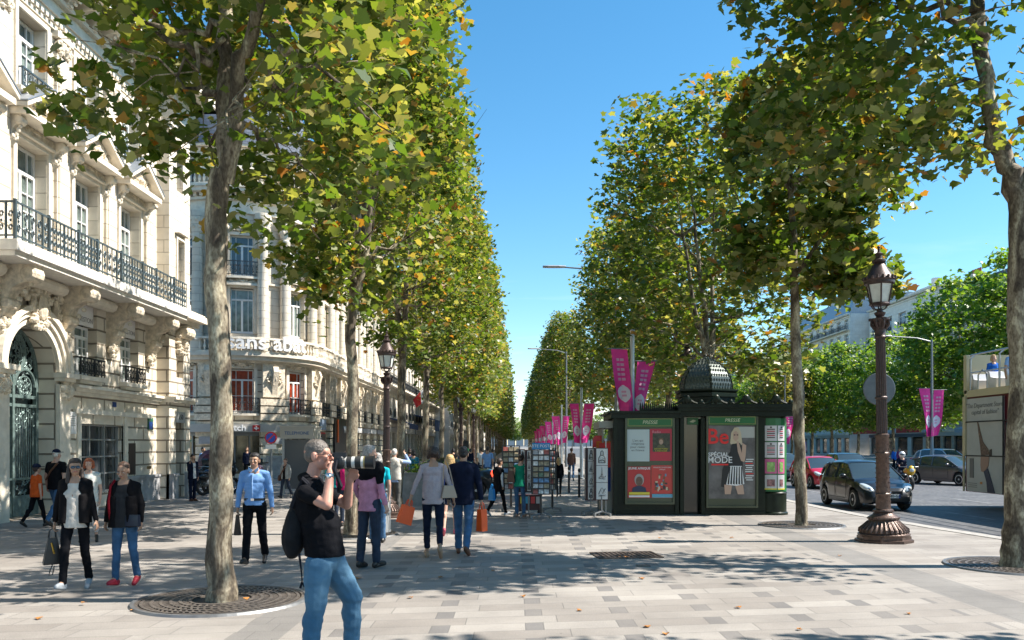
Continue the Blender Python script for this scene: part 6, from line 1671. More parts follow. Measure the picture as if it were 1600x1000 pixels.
    for s_ in (-1, 1):
        m = MB(); m.ball((xt + .42, s_ * (W2 + .10), belt + .06), (.07, .11, .075), 10, 8); m.tube([(xt + .45, s_ * W2 * .9, belt), (xt + .42, s_ * (W2 + .05), belt + .04)], .025, 5); m.build("mirror", col if roofm is None else col, t, smooth=True)
        for xx in (.0, -.95):
            if xx > xq - .4: m = MB(); m.ball((xx, s_ * W2 * 1.0, hood - .16), (.085, .022, .018), 8, 6); m.build("door_handle", col, t)
        m = MB(); m.M = Matrix.Translation((h - .30, s_ * (W2 * .70), hood - .24)) @ Matrix.Rotation(s_ * R(-32), 4, 'Z') @ Matrix.Rotation(R(24), 4, 'Y'); m.ball((0, 0, 0), (.27, .15, .085), 14, 10); o = m.build("headlight", LENS, t, smooth=True)
        m = MB(); m.M = Matrix.Translation((h - .17, s_ * (W2 * .70), hood - .27)); m.ball((0, 0, 0), (.09, .06, .05), 10, 8); m.build("reflector", CHROME, o)
        m = MB(); m.ball((-h + .12, s_ * W2 * .78, trunk - .16), (.13, .13, .16), 10, 8); m.build("taillight", REDL, t, smooth=True)
        m = MB(); m.M = Matrix.Translation((h - .08, s_ * W2 * .62, .34)) @ Matrix.Rotation(R(90), 4, 'Y'); m.lathe([(.05, -.04), (.055, .05)], 12); m.build("fog_lamp", BLACKP, t)
        for wx in (fx, rx): wheel(t, wx, s_ * (W2 - .12), r, s_, rim or mat('silver_alloy', (.55, .55, .56), .35, .5))
    m = MB(); m.box(h - .2, h - .03, -W2 * .42, W2 * .42, hood - .44, hood - .33); m.build("grille", BLACKP, t)
    m = MB(); m.ball((h - .1, 0, .33), (.11, W2 * .5, .09), 14, 8); m.build("lower_intake", BLACKP, t)
    m = MB(); m.ball((h - .05, 0, hood - .38), (.03, .07, .055), 10, 8); m.build("badge", CHROME, t)
    m = MB(); m.box(h - .0, h + .022, -.26, .26, .40, .51); o = m.build("number_plate", PAPER, t)
    m = MB(); m.box(h + .0225, h + .026, .22, .26, .40, .51); m.box(h + .0225, h + .026, -.26, -.22, .40, .51); m.build("blue_bands", mat("plate_blue", (.01, .05, .35), .4), o)
    if plate: text("plate_text", plate, .11, BLACKP, o, (h + .025, 0, .455), rot=(R(90), 0, R(90)), ext=.002, bold=.002)
    m = MB(); m.box(-W2 * .9 * 0 + rx + .4, fx - .4, -W2 * .8, W2 * .8, .16, .3); m.build("underbody", BLACKP, t)
    return t
car("glossy black small hatchback driving towards us behind the brown lamp post", (11.15, 26.6, ZR), R(-90), paint("black_car_paint", (.006, .007, .009), metal=0), 3.85, 1.70, 1.48, hood=.93, trunk=.98, ws=(1.05, .3), rear=(-1.3, -1.85), plate="DD-583-GA")
car("bright red hatchback following the black one, between the thin tree and it", (14.1, 38.6, ZR), R(-90), paint("red_car_paint", (.55, .012, .04)), 3.8, 1.72, 1.43, hood=.9, trunk=.95, ws=(1.05, .2), rear=(-1.1, -1.8), plate="BW-217-TK")
car("metallic grey hatchback angled to the right just left of the bus", (21.7, 41.6, ZR), R(-90 + 22), paint("grey_car_paint", (.13, .12, .125), metal=.7), 4.1, 1.76, 1.46, hood=.93, trunk=1.0, ws=(1.15, .3), rear=(-1.25, -1.95))
car("dark blue estate car whose roof shows behind the black hatchback", (19.0, 47.5, ZR), R(-92), paint("blue_car_paint", (.02, .05, .08)), 4.4, 1.78, 1.5, rear=(-1.85, -2.1))
car("white car glimpsed between the red and the black cars", (18.0, 58, ZR), R(-90), paint("white_car_paint", (.7, .7, .7), metal=0), 4.1)
car("pale silver car behind the grey hatchback, next to the bus", (29.5, 57, ZR), R(-65), paint("silver_car_paint", (.55, .57, .58), metal=.6), 4.5, 1.85, 1.7, hood=1.05, trunk=1.1)
car("dark car at the kiosk column's edge, left of the red hatchback", (14.9, 46.5, ZR), R(-90), paint("dark_grey_car_paint", (.04, .045, .05)), 4.2, 1.78, 1.5)
car("dark car far up the avenue near the distant banners", (12.2, 66, ZR), R(-90), paint("blue_car_paint", (.02, .05, .08)), 4.2)
car("white van-like car seen far off between the postcard racks and kiosk", (9.9, 96, ZR), R(-90), paint("white_car_paint", (.7, .7, .7), metal=0), 4.6, 1.9, 2.1, hood=1.2, trunk=1.5)
cb_ = car("black saloon crossing behind the man in the blazer, its red tail light lit", (-2.75, 28.9, 0), R(180), paint("black_car_paint", (.006, .007, .009), metal=0), 4.3, 1.74, 1.38, hood=.92, trunk=1.0, rear=(-.95, -1.55), name="crossing_car")
for ch in cb_.children:
    if ch.name.startswith("taillight"): ch.data.materials[0] = mat("lit_tail_lamp", (.6, .02, .01), .3, emit=(1, .05, .02), estr=2.5)

# open-top double-decker bus
BX, BY = 14.55, 27.0
MAR = paint("maroon_bus_paint", (.11, .008, .016), .6, 0); CREAM = mat("cream_bus_panel", (.60, .50, .30), .45)
t = thing("sightseeing_bus", "open-top maroon and cream double-decker bus carrying a pale fashion advertisement, at the right edge", "bus", (BX, BY, 0))
m = MB(); m.box(.06, 2.5, -10.8, -.02, .35, 3.38); m.build("body", MAR, t)
m = MB(); m.box(.02, 2.52, -10.8, 0, 3.38, 3.5); m.box(0.02, 2.52, -.14, 0.04, 3.5, 4.75); m.box(2.42, 2.52, -10.8, -.14, 3.5, 4.7); m.box(0.02, .1, -10.8, -.0, 3.5, 3.6); m.build("upper_deck_sides", CREAM, t)
m = MB(); m.box(.0, .05, .001, .05, .35, 3.4); m.box(-.02, .06, -.12, 0.03, 1.5, 3.4); m.build("rear_corner_strip", CREAM, t)
AD = mat("pale_advert_vinyl", (.50, .49, .46), .4, var=.08, vscale=1.5)
m = MB(); m.box(.02, .06, -2.15, -.15, .37, 3.32); ad = m.build("advert_panel", AD, t)
m = MB()
for z in (1.5, 2.58): m.box(-.005, .02, -10.7, -.12, z - .02, z + .02)
m.box(-.005, .02, -2.19, -2.15, .37, 3.32); m.build("panel_joints", BLACKP, t)
m = MB(); m.box(.01, .055, -10.6, -2.3, 1.55, 2.52); m.build("side_windows", CARGLASS, t)
def adp(pts, mt, name, off=0.0):
    m = MB(); m.prism([(-2.15 + a, b) for a, b in pts], .004 - off, .018 - off, 'x'); return m.build(name, mt, ad)
# (a: metres from the panel's right... b: height); panel right edge is nearer to us
A_ = lambda u, z: (2.0 - u, z)       # u measured from the bus's rear corner
adp([A_(.62, 2.6), A_(.66, 2.6), A_(.95, 1.95), A_(1.25, 1.7), A_(1.3, 1.55), A_(.85, 1.5), A_(.8, 1.8)], mat("advert_giraffe_brown", (.16, .09, .06), .5, var=.6, vscale=14), "printed_hairdo")
adp([A_(.84, 1.5), A_(1.3, 1.5), A_(1.25, 1.2), A_(1.15, 1.1), A_(1.0, 1.0), A_(.86, 1.02), A_(.82, 1.2)], mat("advert_skin", (.42, .24, .17), .5), "printed_face", .001)
adp([A_(1.0, 1.02), A_(1.22, 1.12), A_(1.42, .75), A_(1.6, .38), A_(1.2, .38), A_(1.15, .7)], mat("advert_navy", (.02, .03, .07), .5), "printed_shirt", .002)
adp([A_(1.32, 1.7), A_(1.42, 1.72), A_(1.42, 1.5), A_(1.3, 1.5)], mat("advert_hair", (.04, .025, .02), .5), "printed_ponytail", .003)
adp([A_(.2, 1.42), A_(.42, 1.42), A_(.42, .8), A_(.2, .8)], mat("advert_grey_block", (.16, .15, .14), .5), "printed_block")
GT = mat("advert_grey_script", (.22, .22, .21), .5)
text("advert_script", "\"The Department Store\n  capital of fashion\"", .21, GT, ad, (.015, -1.12, 2.98), rot=(R(90), 0, R(-90)), ext=.003, shear=.15)
m = MB()
for z in (.62, .56, .5): m.box(.01, .018, -.75, -.25, z, z + .02)
m.build("small_print", GT, ad)
m = MB(); m.box(-.0, .03, -1.05, -.95, .62, .69); m.build("side_marker", mat("amber_marker", (.7, .25, .02), .3), t)
m = MB()
for yy in (-.3, -1.9, -3.6): m.tube([(.06, yy, 3.5), (.06, yy, 4.6), (.2, yy, 4.72)], .03, 6)
m.tube([(.06, -.3, 4.15), (.06, -10, 4.15)], .025, 6); m.tube([(.06, -.3, 4.7), (.06, -.4, 4.72), (.06, -10, 4.72)], .03, 6)
m.tube([(.06, -.75, 3.5), (.06, -.75, 4.05), (.06, -1.0, 4.2), (.06, -1.25, 4.05), (.06, -1.25, 3.5)], .025, 6); m.build("handrails", STEEL, t)
for yy in (-.55, -1.5, -2.4):
    for xx in (.2, .75):
        m = MB(); m.prism([(yy, 3.52), (yy + .42, 3.52), (yy + .46, 3.95), (yy + .1 + .42, 4.15), (yy + .38, 4.12), (yy + .32, 3.95), (yy, 3.9)], xx, xx + .45, 'x'); m.build("seat", mat("white_seat_plastic", (.62, .62, .62), .4), t)
for yy in (-2.9, -8.6):
    for xx in (.2, 2.35):
        m = MB(); m.M = Matrix.Translation((xx, yy, .37)) @ Matrix.Rotation(R(90), 4, 'Y'); m.lathe([(.5, -.14), (.5, .14)], 24); m.build("wheel", RUBBER, t)

# motorcycles
def motorbike(label, loc, rz, col, fairing=None, group="parked motorcycles"):
    t = thing("motorcycle", label, "motorcycle", loc, rz, group)
    for x in (.72, -.68):
        m = MB(); m.M = Matrix.Translation((x, 0, .3)) @ Matrix.Rotation(R(90), 4, 'X'); m.lathe([(.2, -.04), (.27, -.06), (.3, -.03), (.3, .03), (.27, .06), (.2, .04)], 24, cap=False); m.lathe([(.03, -.05), (.03, .05)], 8)
        for k in range(6): a = k * PI / 3; m.tube([(.02 * math.cos(a), .02 * math.sin(a), 0), (.21 * math.cos(a), .21 * math.sin(a), 0)], .012, 4)
        m.build("wheel", RUBBER, t)
    m = MB(); m.ball((.15, 0, .5), (.36, .17, .22), 12, 8); m.build("engine", GREYP, t)
    m = MB(); m.ball((.2, 0, .82), (.32, .18, .14), 12, 8); m.ball((.62, 0, .86), (.2, .2, .24), 12, 8); m.ball((-.55, 0, .68), (.38, .15, .12), 12, 8); m.build("fairing", col, t, smooth=True)
    m = MB(); m.ball((-.3, 0, .82), (.42, .15, .075), 12, 8); m.build("seat", BLACKP, t, smooth=True)
    m = MB(); m.tube([(.72, .07, .3), (.5, .07, .95)], .025, 6); m.tube([(.72, -.07, .3), (.5, -.07, .95)], .025, 6); m.tube([(.38, .38, 1.02), (.48, .15, 1.02), (.48, -.15, 1.02), (.38, -.38, 1.02)], .018, 6); m.tube([(-.1, .14, .35), (-.85, .16, .42)], .05, 8); m.build("fork_and_bars", STEEL, t)
    m = MB(); m.prism([(.62, 1.02), (.76, .95), (.58, 1.32), (.55, 1.3)], -.16, .16, 'y'); m.build("windscreen", CARGLASS, t)
    m = MB(); m.ball((.83, 0, .88), (.05, .1, .08), 10, 8); m.build("headlight", LENS, t)
    m = MB()
    for s_ in (-1, 1): m.ball((.5, s_ * .33, 1.16), (.02, .06, .04), 8, 6); m.tube([(.45, s_ * .26, 1.03), (.5, s_ * .32, 1.14)], .008, 4)
    m.build("mirrors", BLACKP, t); return t
dk = paint("dark_moto_paint", (.01, .012, .016)); 
for i, (px, py, a, l, c) in enumerate([(287, 775, 70, "black motorcycle parked nearest the mansion's corner", dk), (306, 776, 50, "dark motorcycle parked behind the man in the dark suit", paint("blue_moto", (.01, .03, .08))), (325, 775, 60, "black motorcycle parked just left of the big forking trunk", dk), (392, 773, 110, "dark motorcycle parked right of the big trunk by the shop door", paint("plum_moto", (.05, .01, .04)))]):
    p = gp(px, py); motorbike(l, (p.x, p.y + 1, 0), R(a), c)
t = thing("souvenir_umbrella", "striped dark red parasol leaning behind the parked motorcycles", "umbrella", (gp(283, 775).x, 33, 0), 0); m = MB(); m.M = Matrix.Translation((0, 0, 1.15)) @ Matrix.Rotation(R(75), 4, 'X'); m.lathe([(.02, .3), (.3, .22), (.55, 0), (.54, -.01), (.02, .28)], 12); m.build("canopy", mat("plum_stripe_cloth", (.12, .03, .05), .6, var=.6, vscale=8), t); m = MB(); m.tube([(0, .2, 0), (0, .25, 1.1)], .015, 5); m.build("stick", STEEL, t)
motorbike("yellow motorcycle ridden between the black and grey hatchbacks", (17.3, 36.8, ZR), R(-100), paint("yellow_moto", (.55, .33, .01)), group=None)
motorbike("dark motorcycle waiting across the road beyond the black hatchback", (25.5, 66, ZR), R(-60), dk, group=None)
# ---------------- people ----------------
def V(*a): return Vector(a)
def capsule(mb, a, b, r0, r1, n=12, flat=1.0):
    a, b = Vector(a), Vector(b); d = b - a
    if d.length < 1e-5: d = V(0, 0, 1e-4)
    u = d.normalized(); pts, rad = [], []
    for k in range(1, 4): s = math.cos(PI / 2 * k / 3.0 if k < 3 else PI / 2 * .999); pts.append(a - u * r0 * math.cos(PI / 2 * k / 3.0)); rad.append(r0 * math.sin(PI / 2 * k / 3.0))
    for k in range(3, 0, -1): pts.append(b + u * r1 * math.cos(PI / 2 * k / 3.0)); rad.append(r1 * math.sin(PI / 2 * k / 3.0))
    mb.tube(pts, rad, n)
def ell(mb, c, r, M=None):
    old = mb.M
    mb.M = (Matrix.Translation(c) @ M) if M is not None else Matrix.Translation(c)
    mb.ball((0, 0, 0), r, 16, 10); mb.M = old
def cyl(mb, a, b, r0, r1, n=20):
    """elliptical flat-ended tube: a crisp hem"""
    a, b = Vector(a), Vector(b)
    mb.rings([[p + V(r[0] * math.cos(2 * PI * k / n), r[1] * math.sin(2 * PI * k / n), 0) for k in range(n)] for p, r in ((a, r0), (a.lerp(b, .5), ((r0[0] + r1[0]) / 2, (r0[1] + r1[1]) / 2)), (b, r1))])
def fuse(mb, name, mt, parent, vox, smooth=2, wr=0.0, wf=14.0, seed=0.0, loc=None):
    """melt the pieces into one continuous skin"""
    me = bpy.data.meshes.new("t"); me.from_pydata(mb.v, [], mb.f); me.update(); fixn(me)
    o = bpy.data.objects.new("t", me); COL.objects.link(o)
    md = o.modifiers.new("r", 'REMESH'); md.mode = 'VOXEL'; md.voxel_size = vox
    if smooth: s = o.modifiers.new("s", 'SMOOTH'); s.factor = .5; s.iterations = smooth
    bpy.context.view_layer.update()
    nm = bpy.data.meshes.new_from_object(o.evaluated_get(bpy.context.evaluated_depsgraph_get()))
    bpy.data.objects.remove(o); bpy.data.meshes.remove(me)
    if wr > 0:
        nm.update(); ns = [v.normal.copy() for v in nm.vertices]
        for v, n in zip(nm.vertices, ns):
            c = v.co; q = noise.noise(V(c.x * wf * .6 + seed, c.y * wf * .6, c.z * wf)) + .6 * noise.noise(V(c.x * wf * 1.3 + c.z * 9, c.y * wf * 1.3 + seed, c.z * wf * 1.7))
            v.co = c + n * q * wr
    nm.polygons.foreach_set('use_smooth', [True] * len(nm.polygons))
    nm.materials.clear(); nm.materials.append(mt); nm.name = name
    ob = bpy.data.objects.new(name, nm); COL.objects.link(ob); ob.parent = parent
    return ob
SKIN = {k: mat("skin_" + k, c, .5, var=.08, vscale=12, spec=.35) for k, c in dict(fair=(.50, .30, .22), tan=(.40, .23, .15), red=(.52, .26, .19), brown=(.16, .08, .05)).items()}
HAIRM = {k: mat("hair_" + k, c, .45, var=.35, vscale=30, bump=.6, bscale=60) for k, c in dict(black=(.012, .010, .010), dark=(.035, .020, .014), brown=(.07, .035, .02), red=(.30, .07, .02), blonde=(.42, .27, .11), grey=(.30, .28, .26), white=(.55, .54, .50), silver=(.115, .095, .08)).items()}
def cloth(n, c, var=.18): return mat(n, c, .8, var=var, vscale=9, bump=.25, bscale=120, spec=.08)
DENIM = mat("blue_denim", (.035, .10, .20), .85, var=.35, vscale=5, bump=.3, bscale=150)
DENIM_L = mat("light_blue_denim", (.05, .14, .235), .85, col2=(.11, .22, .31), vscale=3, bump=.3, bscale=150)
DENIM_D = mat("dark_denim", (.012, .022, .045), .85, var=.3, vscale=5)
def person(label, loc, rz, H=1.7, skin="fair", hair="dark", style="short", top=None, sleeve="long", bottom=None, leg="long", shoes=None, vox=.011,
           legs=((12, 8), (-14, 18)), arms=None, lean=0.0, fem=False, bulk=1.0, jacket=None, head_yaw=0, head_pitch=0, joints=None, hem=None, belly=0, face=True, headk=1.0, group=None, seat=None, topwr=.006, twist=0, cuff=0, curl=.6, tshape=None, legk=1.0, lwr=.008):
    T = thing("person", label, "person", loc, rz, group)
    s = H / 1.75
    top = top or cloth("black_cotton", (.007, .007, .009)); bottom = bottom or cloth("black_trousers", (.013, .013, .016)); shoes = shoes or mat("dark_shoe_leather", (.02, .018, .016), .4)
    J = {}
    hipz = .93 * s; J['pelvis'] = V(0, 0, hipz)
    up = V(0, -math.sin(R(lean)), math.cos(R(lean)))
    sw = (.165 if fem else .19) * s * (1 + (bulk - 1) * .5); hw = .095 * s
    for i, (sx, (hf, kn)) in enumerate(zip((-1, 1), legs)):      # right leg first
        k = "RL"[i]; hip = V(sx * hw, 0, hipz - .02 * s); a = R(hf); b = R(hf - kn)
        knee = hip + V(sx * .01, -math.sin(a), -math.cos(a)) * .43 * s; ank = knee + V(0, -math.sin(b), -math.cos(b)) * .42 * s
        J['hip' + k], J['knee' + k], J['ank' + k] = hip, knee, ank
        fd = V(sx * .12, -math.cos(R(max(-45, min(35, (kn - hf) * .9 if hf < 0 else -hf * .7)))), -math.sin(R(max(-25, min(55, (kn - hf) * .9 if hf < 0 else -hf * .7))))).normalized()
        J['toe' + k] = ank + fd * .17 * s + V(0, 0, -.055 * s); J['heel' + k] = ank - fd * .045 * s + V(0, 0, -.06 * s)
    chest = J['pelvis'] + up * .33 * s; sho = .478; neck = J['pelvis'] + up * .545 * s; J['chest'], J['neck'] = chest, neck
    hd = neck + V(0, -.015 * s, .15 * s) if not head_pitch else neck + V(0, -.015 * s - .10 * s * math.sin(R(head_pitch)), .15 * s * math.cos(R(head_pitch * .6)))
    J['head'] = hd
    defarm = ((-.16, .10, -1), (-.06, -.12, -1)); arms = arms or (None, None)
    for i, sx in enumerate((-1, 1)):
        k = "RL"[i]; a = arms[i] or defarm
        sh = J['pelvis'] + up * sho * s + V(sx * sw * .97, 0, 0); ud = V(a[0][0] * (-sx if a[0][0] > 5 else 1) * (1 if arms[i] else -sx * -1 if False else 1), a[0][1], a[0][2])
        ux = a[0][0] if arms[i] else abs(a[0][0]) * sx; fx_ = a[1][0] if arms[i] else abs(a[1][0]) * sx * -.3
        ud = V(ux, a[0][1], a[0][2]).normalized(); fd = V(fx_, a[1][1], a[1][2]).normalized()
        el = sh + ud * .29 * s; wr_ = el + fd * .245 * s
        J['sh' + k], J['el' + k], J['wr' + k], J['hd' + k] = sh, el, wr_, wr_ + fd * .085 * s
    if joints: J.update({k: Vector(v) for k, v in joints.items()})
    if not seat and not (joints and 'ankR' in joints):
        lo = min(min(J['toe' + k].z - .03 * s, J['heel' + k].z - .035 * s) for k in "RL")
        for k in J: J[k] = J[k] - V(0, 0, lo)
    g = {k: v for k, v in J.items()}
    # --- the body: one continuous surface with head, neck, arms, hands
    m = MB(); hd = J['head']; hk = s * headk
    Mh = Matrix.Rotation(R(head_yaw), 4, 'Z') @ Matrix.Rotation(R(head_pitch), 4, 'X')
    def hp(x, y, z): return hd + (Mh @ V(x, y, z)) * hk
    def he(x, y, z, rx, ry, rz_): ell(m, hp(x, y, z), (rx * hk, ry * hk, rz_ * hk), Mh)
    he(0, .012, .030, .076, .094, .088); he(0, -.020, -.045, .056, .066, .062); he(0, -.052, -.082, .028, .026, .024); he(0, -.060, .032, .058, .028, .030)
    capsule(m, hp(0, -.086, .012), hp(0, -.106, -.022), .010 * hk, .014 * hk, 8); he(0, -.083, -.055, .026, .014, .014)
    for sx in (-1, 1): he(sx * .078, .012, -.008, .012, .022, .034); he(sx * .040, -.068, -.018, .024, .02, .022)
    capsule(m, J['neck'] - V(0, 0, .03 * s), hp(0, .012, -.05), .062 * s * (1 if not fem else .85), .052 * s * (1 if not fem else .85))
    ell(m, (J['neck'] + J['chest']) / 2 + V(0, .0, .0 * s), (sw * .66, .095 * s, .16 * s)); capsule(m, J['shR'].lerp(J['shL'], .06), J['shL'].lerp(J['shR'], .06), .046 * s, .046 * s)
    ell(m, J['chest'] - up * .05 * s, (.135 * s, .10 * s, .16 * s)); ell(m, J['pelvis'], (.14 * s, .10 * s, .13 * s)); capsule(m, J['chest'], J['pelvis'], .11 * s, .11 * s)
    for k in 'RL': capsule(m, J['neck'] - V(0, 0, .01 * s), J['sh' + k].lerp(J['neck'], .2), .042 * s, .045 * s)
    af = 1.0 if not fem else .82
    for k, sx in (("R", -1), ("L", 1)):
        ab = af * (1 + (bulk - 1) * .8)
        ca = .8 if sleeve in ('long', 'three') or jacket and jacket[1] != 'none' else 1; capsule(m, J['sh' + k], J['el' + k], .050 * s * ab * ca, .040 * s * ab * ca); capsule(m, J['el' + k], J['wr' + k], .041 * s * ab * ca, .027 * s * ab)
        w_, h_ = J['wr' + k], J['hd' + k]; fd = (h_ - w_).normalized(); side = V(0, 1, 0) if abs(fd.y) < .6 else V(0, 0, 1)
        if joints and ('side' + k) in joints: side = Vector(joints['side' + k])
        side = (side - fd * side.dot(fd)).normalized(); pn = fd.cross(side).normalized() * (1 if sx < 0 else -1)
        if joints and ('palm' + k) in joints: pn = Vector(joints['palm' + k])
        pc = w_ + fd * .045 * s
        for q in (-.028, -.010, .010, .028): capsule(m, w_ + side * q * .6 * s, pc + fd * .035 * s + side * q * s, .017 * s * af, .013 * s * af, 8)
        for j, (q, ln) in enumerate(((-.031, .9), (-.0105, 1.05), (.0105, 1.0), (.031, .8))):
            b0 = pc + fd * .038 * s + side * q * s; c1 = curl * (.75 + .12 * j)
            d1 = (fd * math.cos(c1) + pn * math.sin(c1)); d2 = (fd * math.cos(c1 * 2.1) + pn * math.sin(c1 * 2.1))
            b1 = b0 + d1 * .036 * ln * s; b2 = b1 + d2 * .034 * ln * s
            capsule(m, b0, b1, .0092 * s, .0085 * s, 8); capsule(m, b1, b2, .0085 * s, .0072 * s, 8)
        th0 = w_ + fd * .02 * s - side * .02 * s * (1 if not (joints and ('thumb' + k) in joints) else joints['thumb' + k]); sd = -side if not (joints and ('thumb' + k) in joints) else -side * joints['thumb' + k]
        t1 = th0 + (sd * .7 + fd * .6 + pn * .35).normalized() * .042 * s; capsule(m, th0, t1, .013 * s, .011 * s, 8); capsule(m, t1, t1 + (fd * .9 + pn * .4 + sd * .1).normalized() * .032 * s, .0105 * s, .0085 * s, 8)
    lf = 1.0 if not fem else .95
    for k in "RL":
        cv_ = .82 if leg in ('long', 'crop') else 1; capsule(m, J['hip' + k], J['knee' + k], .082 * s * lf * cv_, .052 * s * lf * cv_); capsule(m, J['knee' + k], J['ank' + k], .052 * s * lf * cv_, .034 * s * lf)
        ell(m, J['knee' + k].lerp(J['ank' + k], .3) + V(0, .014 * s, 0), (.05 * s * lf * cv_, .052 * s * lf * cv_, .10 * s)); capsule(m, J['ank' + k], J['toe' + k] + V(0, .03 * s, 0), .035 * s, .024 * s)
    fuse(m, "body", SKIN[skin], T, vox, 2)
    # --- face
    if face:
        m = MB(); 
        for sx in (-1, 1): ell(m, hp(sx * .031, -.083, .004), (.0135 * hk, .007 * hk, .006 * hk), Mh)
        m.build("eye_whites", mat("eye_white", (.55, .52, .5), .3), T, smooth=True); m = MB()
        for sx in (-1, 1): ell(m, hp(sx * .031, -.0885, .004), (.006 * hk, .004 * hk, .006 * hk), Mh)
        m.build("irises", mat("dark_iris", (.02, .012, .01), .2), T, smooth=True); m = MB()
        for sx in (-1, 1): capsule(m, hp(sx * .016, -.088, .022), hp(sx * .048, -.080, .022), .0045 * hk, .003 * hk, 6)
        m.build("eyebrows", HAIRM[hair] if hair not in ("blonde", "red") else HAIRM["brown"], T); m = MB()
        capsule(m, hp(-.02, -.094, -.054), hp(.02, -.094, -.054), .006 * hk, .006 * hk, 6); m.build("lips", mat("lip_colour", (.38, .12, .10), .4), T)
    # --- hair
    m = MB(); HR = dict(smooth=1, wr={'crop': .0012, 'short': .003, 'updo': .002, 'long': .003}.get(style, .006) * s, wf=45)
    def hh(x, y, z, rx, ry, rz_): ell(m, hp(x, y, z), (rx * hk, ry * hk, rz_ * hk), Mh)
    if style == "crop": hh(0, .012, .043, .0795, .0925, .0835); hh(0, .040, .004, .073, .064, .062)
    if style in ("short", "bun", "long", "bob", "curly"):
        hh(0, .028, .048, .0795, .084, .076); hh(0, .044, .0, .072, .066, .066); hh(0, -.02, .082, .060, .064, .038)
        if style != "crop":
            hh(0, .02, .066, .083, .091, .070)
            for sx in (-1, 1): hh(sx * .066, .022, .03, .02, .045, .05)
    if style == "crop" and False:
        for sx in (-1, 1): hh(sx * .064, .025, .02, .016, .045, .05)
    if style == "bun": hh(0, .10, .085, .042, .042, .045)
    if style == "updo": hh(0, .03, .06, .083, .09, .076); hh(0, .06, .0, .07, .06, .06)
    if style in ("long",):
        for sx in (-1, 1): capsule(m, hp(sx * .07, .02, .03), hp(sx * .088, -.005, -.20), .028 * hk, .034 * hk); hh(sx * .07, .04, -.06, .035, .05, .10)
        capsule(m, hp(0, .07, .02), hp(0, .085, -.20), .055 * hk, .06 * hk); hh(0, .08, -.12, .085, .045, .12)
    if style == "bob":
        hh(0, .045, -.03, .09, .075, .075)
        for sx in (-1, 1): hh(sx * .075, .015, -.025, .025, .05, .07)
    if style == "curly":
        hh(0, .04, .03, .104, .105, .098)
        for sx in (-1, 1): hh(sx * .08, .03, -.03, .035, .06, .06)
    if style == "mane":
        hh(0, .03, .06, .09, .095, .075); capsule(m, hp(0, .07, .03), hp(.02, .08, -.2), .085 * hk, .075 * hk)
        for sx in (-1, 1): capsule(m, hp(sx * .07, .02, .03), hp(sx * .09, .03, -.16), .035 * hk, .04 * hk)
    fuse(m, "hair", HAIRM[hair], T, min(vox, .009) , **HR)
    if style in ("crop", "short") and False: pass
    # --- clothes
    sl = {"none": 0, "cap": .35, "short": .62, "elbow": 1.0, "three": 1.6, "long": 1.93}[sleeve]
    def arm_cov(m, r_, end):
        for k in "RL":
            a, e, w_ = J['sh' + k], J['el' + k], J['wr' + k]; ab = af * (1 + (bulk - 1) * .7)
            if end <= 0: continue
            u = min(1, end); capsule(m, a, a.lerp(e, u), (.056 * s) * ab * r_, (.050 * s) * ab * r_)
            if end > 1: capsule(m, e, e.lerp(w_, end - 1), .049 * s * ab * r_, .038 * s * ab * r_)
    hemz = hem if hem is not None else -.10
    def torso(m, gr, shoulder=True):
        c, p, n = J['chest'], J['pelvis'], J['neck']
        ell(m, c.lerp(n, .42) - up * .02 * s, (sw * .98 * gr, .118 * s * gr * bulk, .135 * s)); ell(m, c - up * .06 * s, ((.155 if fem else .172) * s * gr * bulk, .122 * s * gr * bulk, .19 * s))
        ell(m, p + up * .04 * s, (.158 * s * gr * bulk, .118 * s * gr * bulk, .14 * s)); capsule(m, p + up * .08 * s, c - up * .05 * s, .125 * s * gr * bulk, .125 * s * gr * bulk)
        if shoulder:
            capsule(m, J['shR'], J['shL'], .058 * s * gr, .058 * s * gr)
            for k in 'RL': capsule(m, n - up * .03 * s, J['sh' + k].lerp(n, .12), .056 * s * gr, .056 * s * gr)
        cyl(m, p + up * hemz * s, c - up * .05 * s, (.168 * s * bulk, .130 * s * bulk), (.15 * s * bulk, .120 * s * bulk)); capsule(m, n - V(0, 0, .045 * s), n - V(0, -.006, .012 * s), .072 * s * (1 if not fem else .5), .064 * s * (1 if not fem else .5))
        if fem:
            for sx in (-1, 1): ell(m, c + V(sx * .058 * s, -.052 * s, .0 * s), (.085 * s, .070 * s, .095 * s))
        if belly: ell(m, p + up * .13 * s + V(0, -belly * .6, 0), (.16 * s * bulk, .13 * s + belly * .4, .17 * s))
    m = MB(); torso(m, .93 if jacket else 1.0) if not tshape else [ell(m, pj(a, b_, x_), r_) for a, b_, x_, r_ in tshape] + [cyl(m, pj(508, 868, 0), pj(500, 822, 0), (.19, .172), (.19, .17))]; arm_cov(m, .85 if jacket and jacket[1] != 'none' else 1.0, sl); fuse(m, "shirt" if not fem else "top", top, T, vox * 1.1, 2, topwr * s, 11, H * 7)
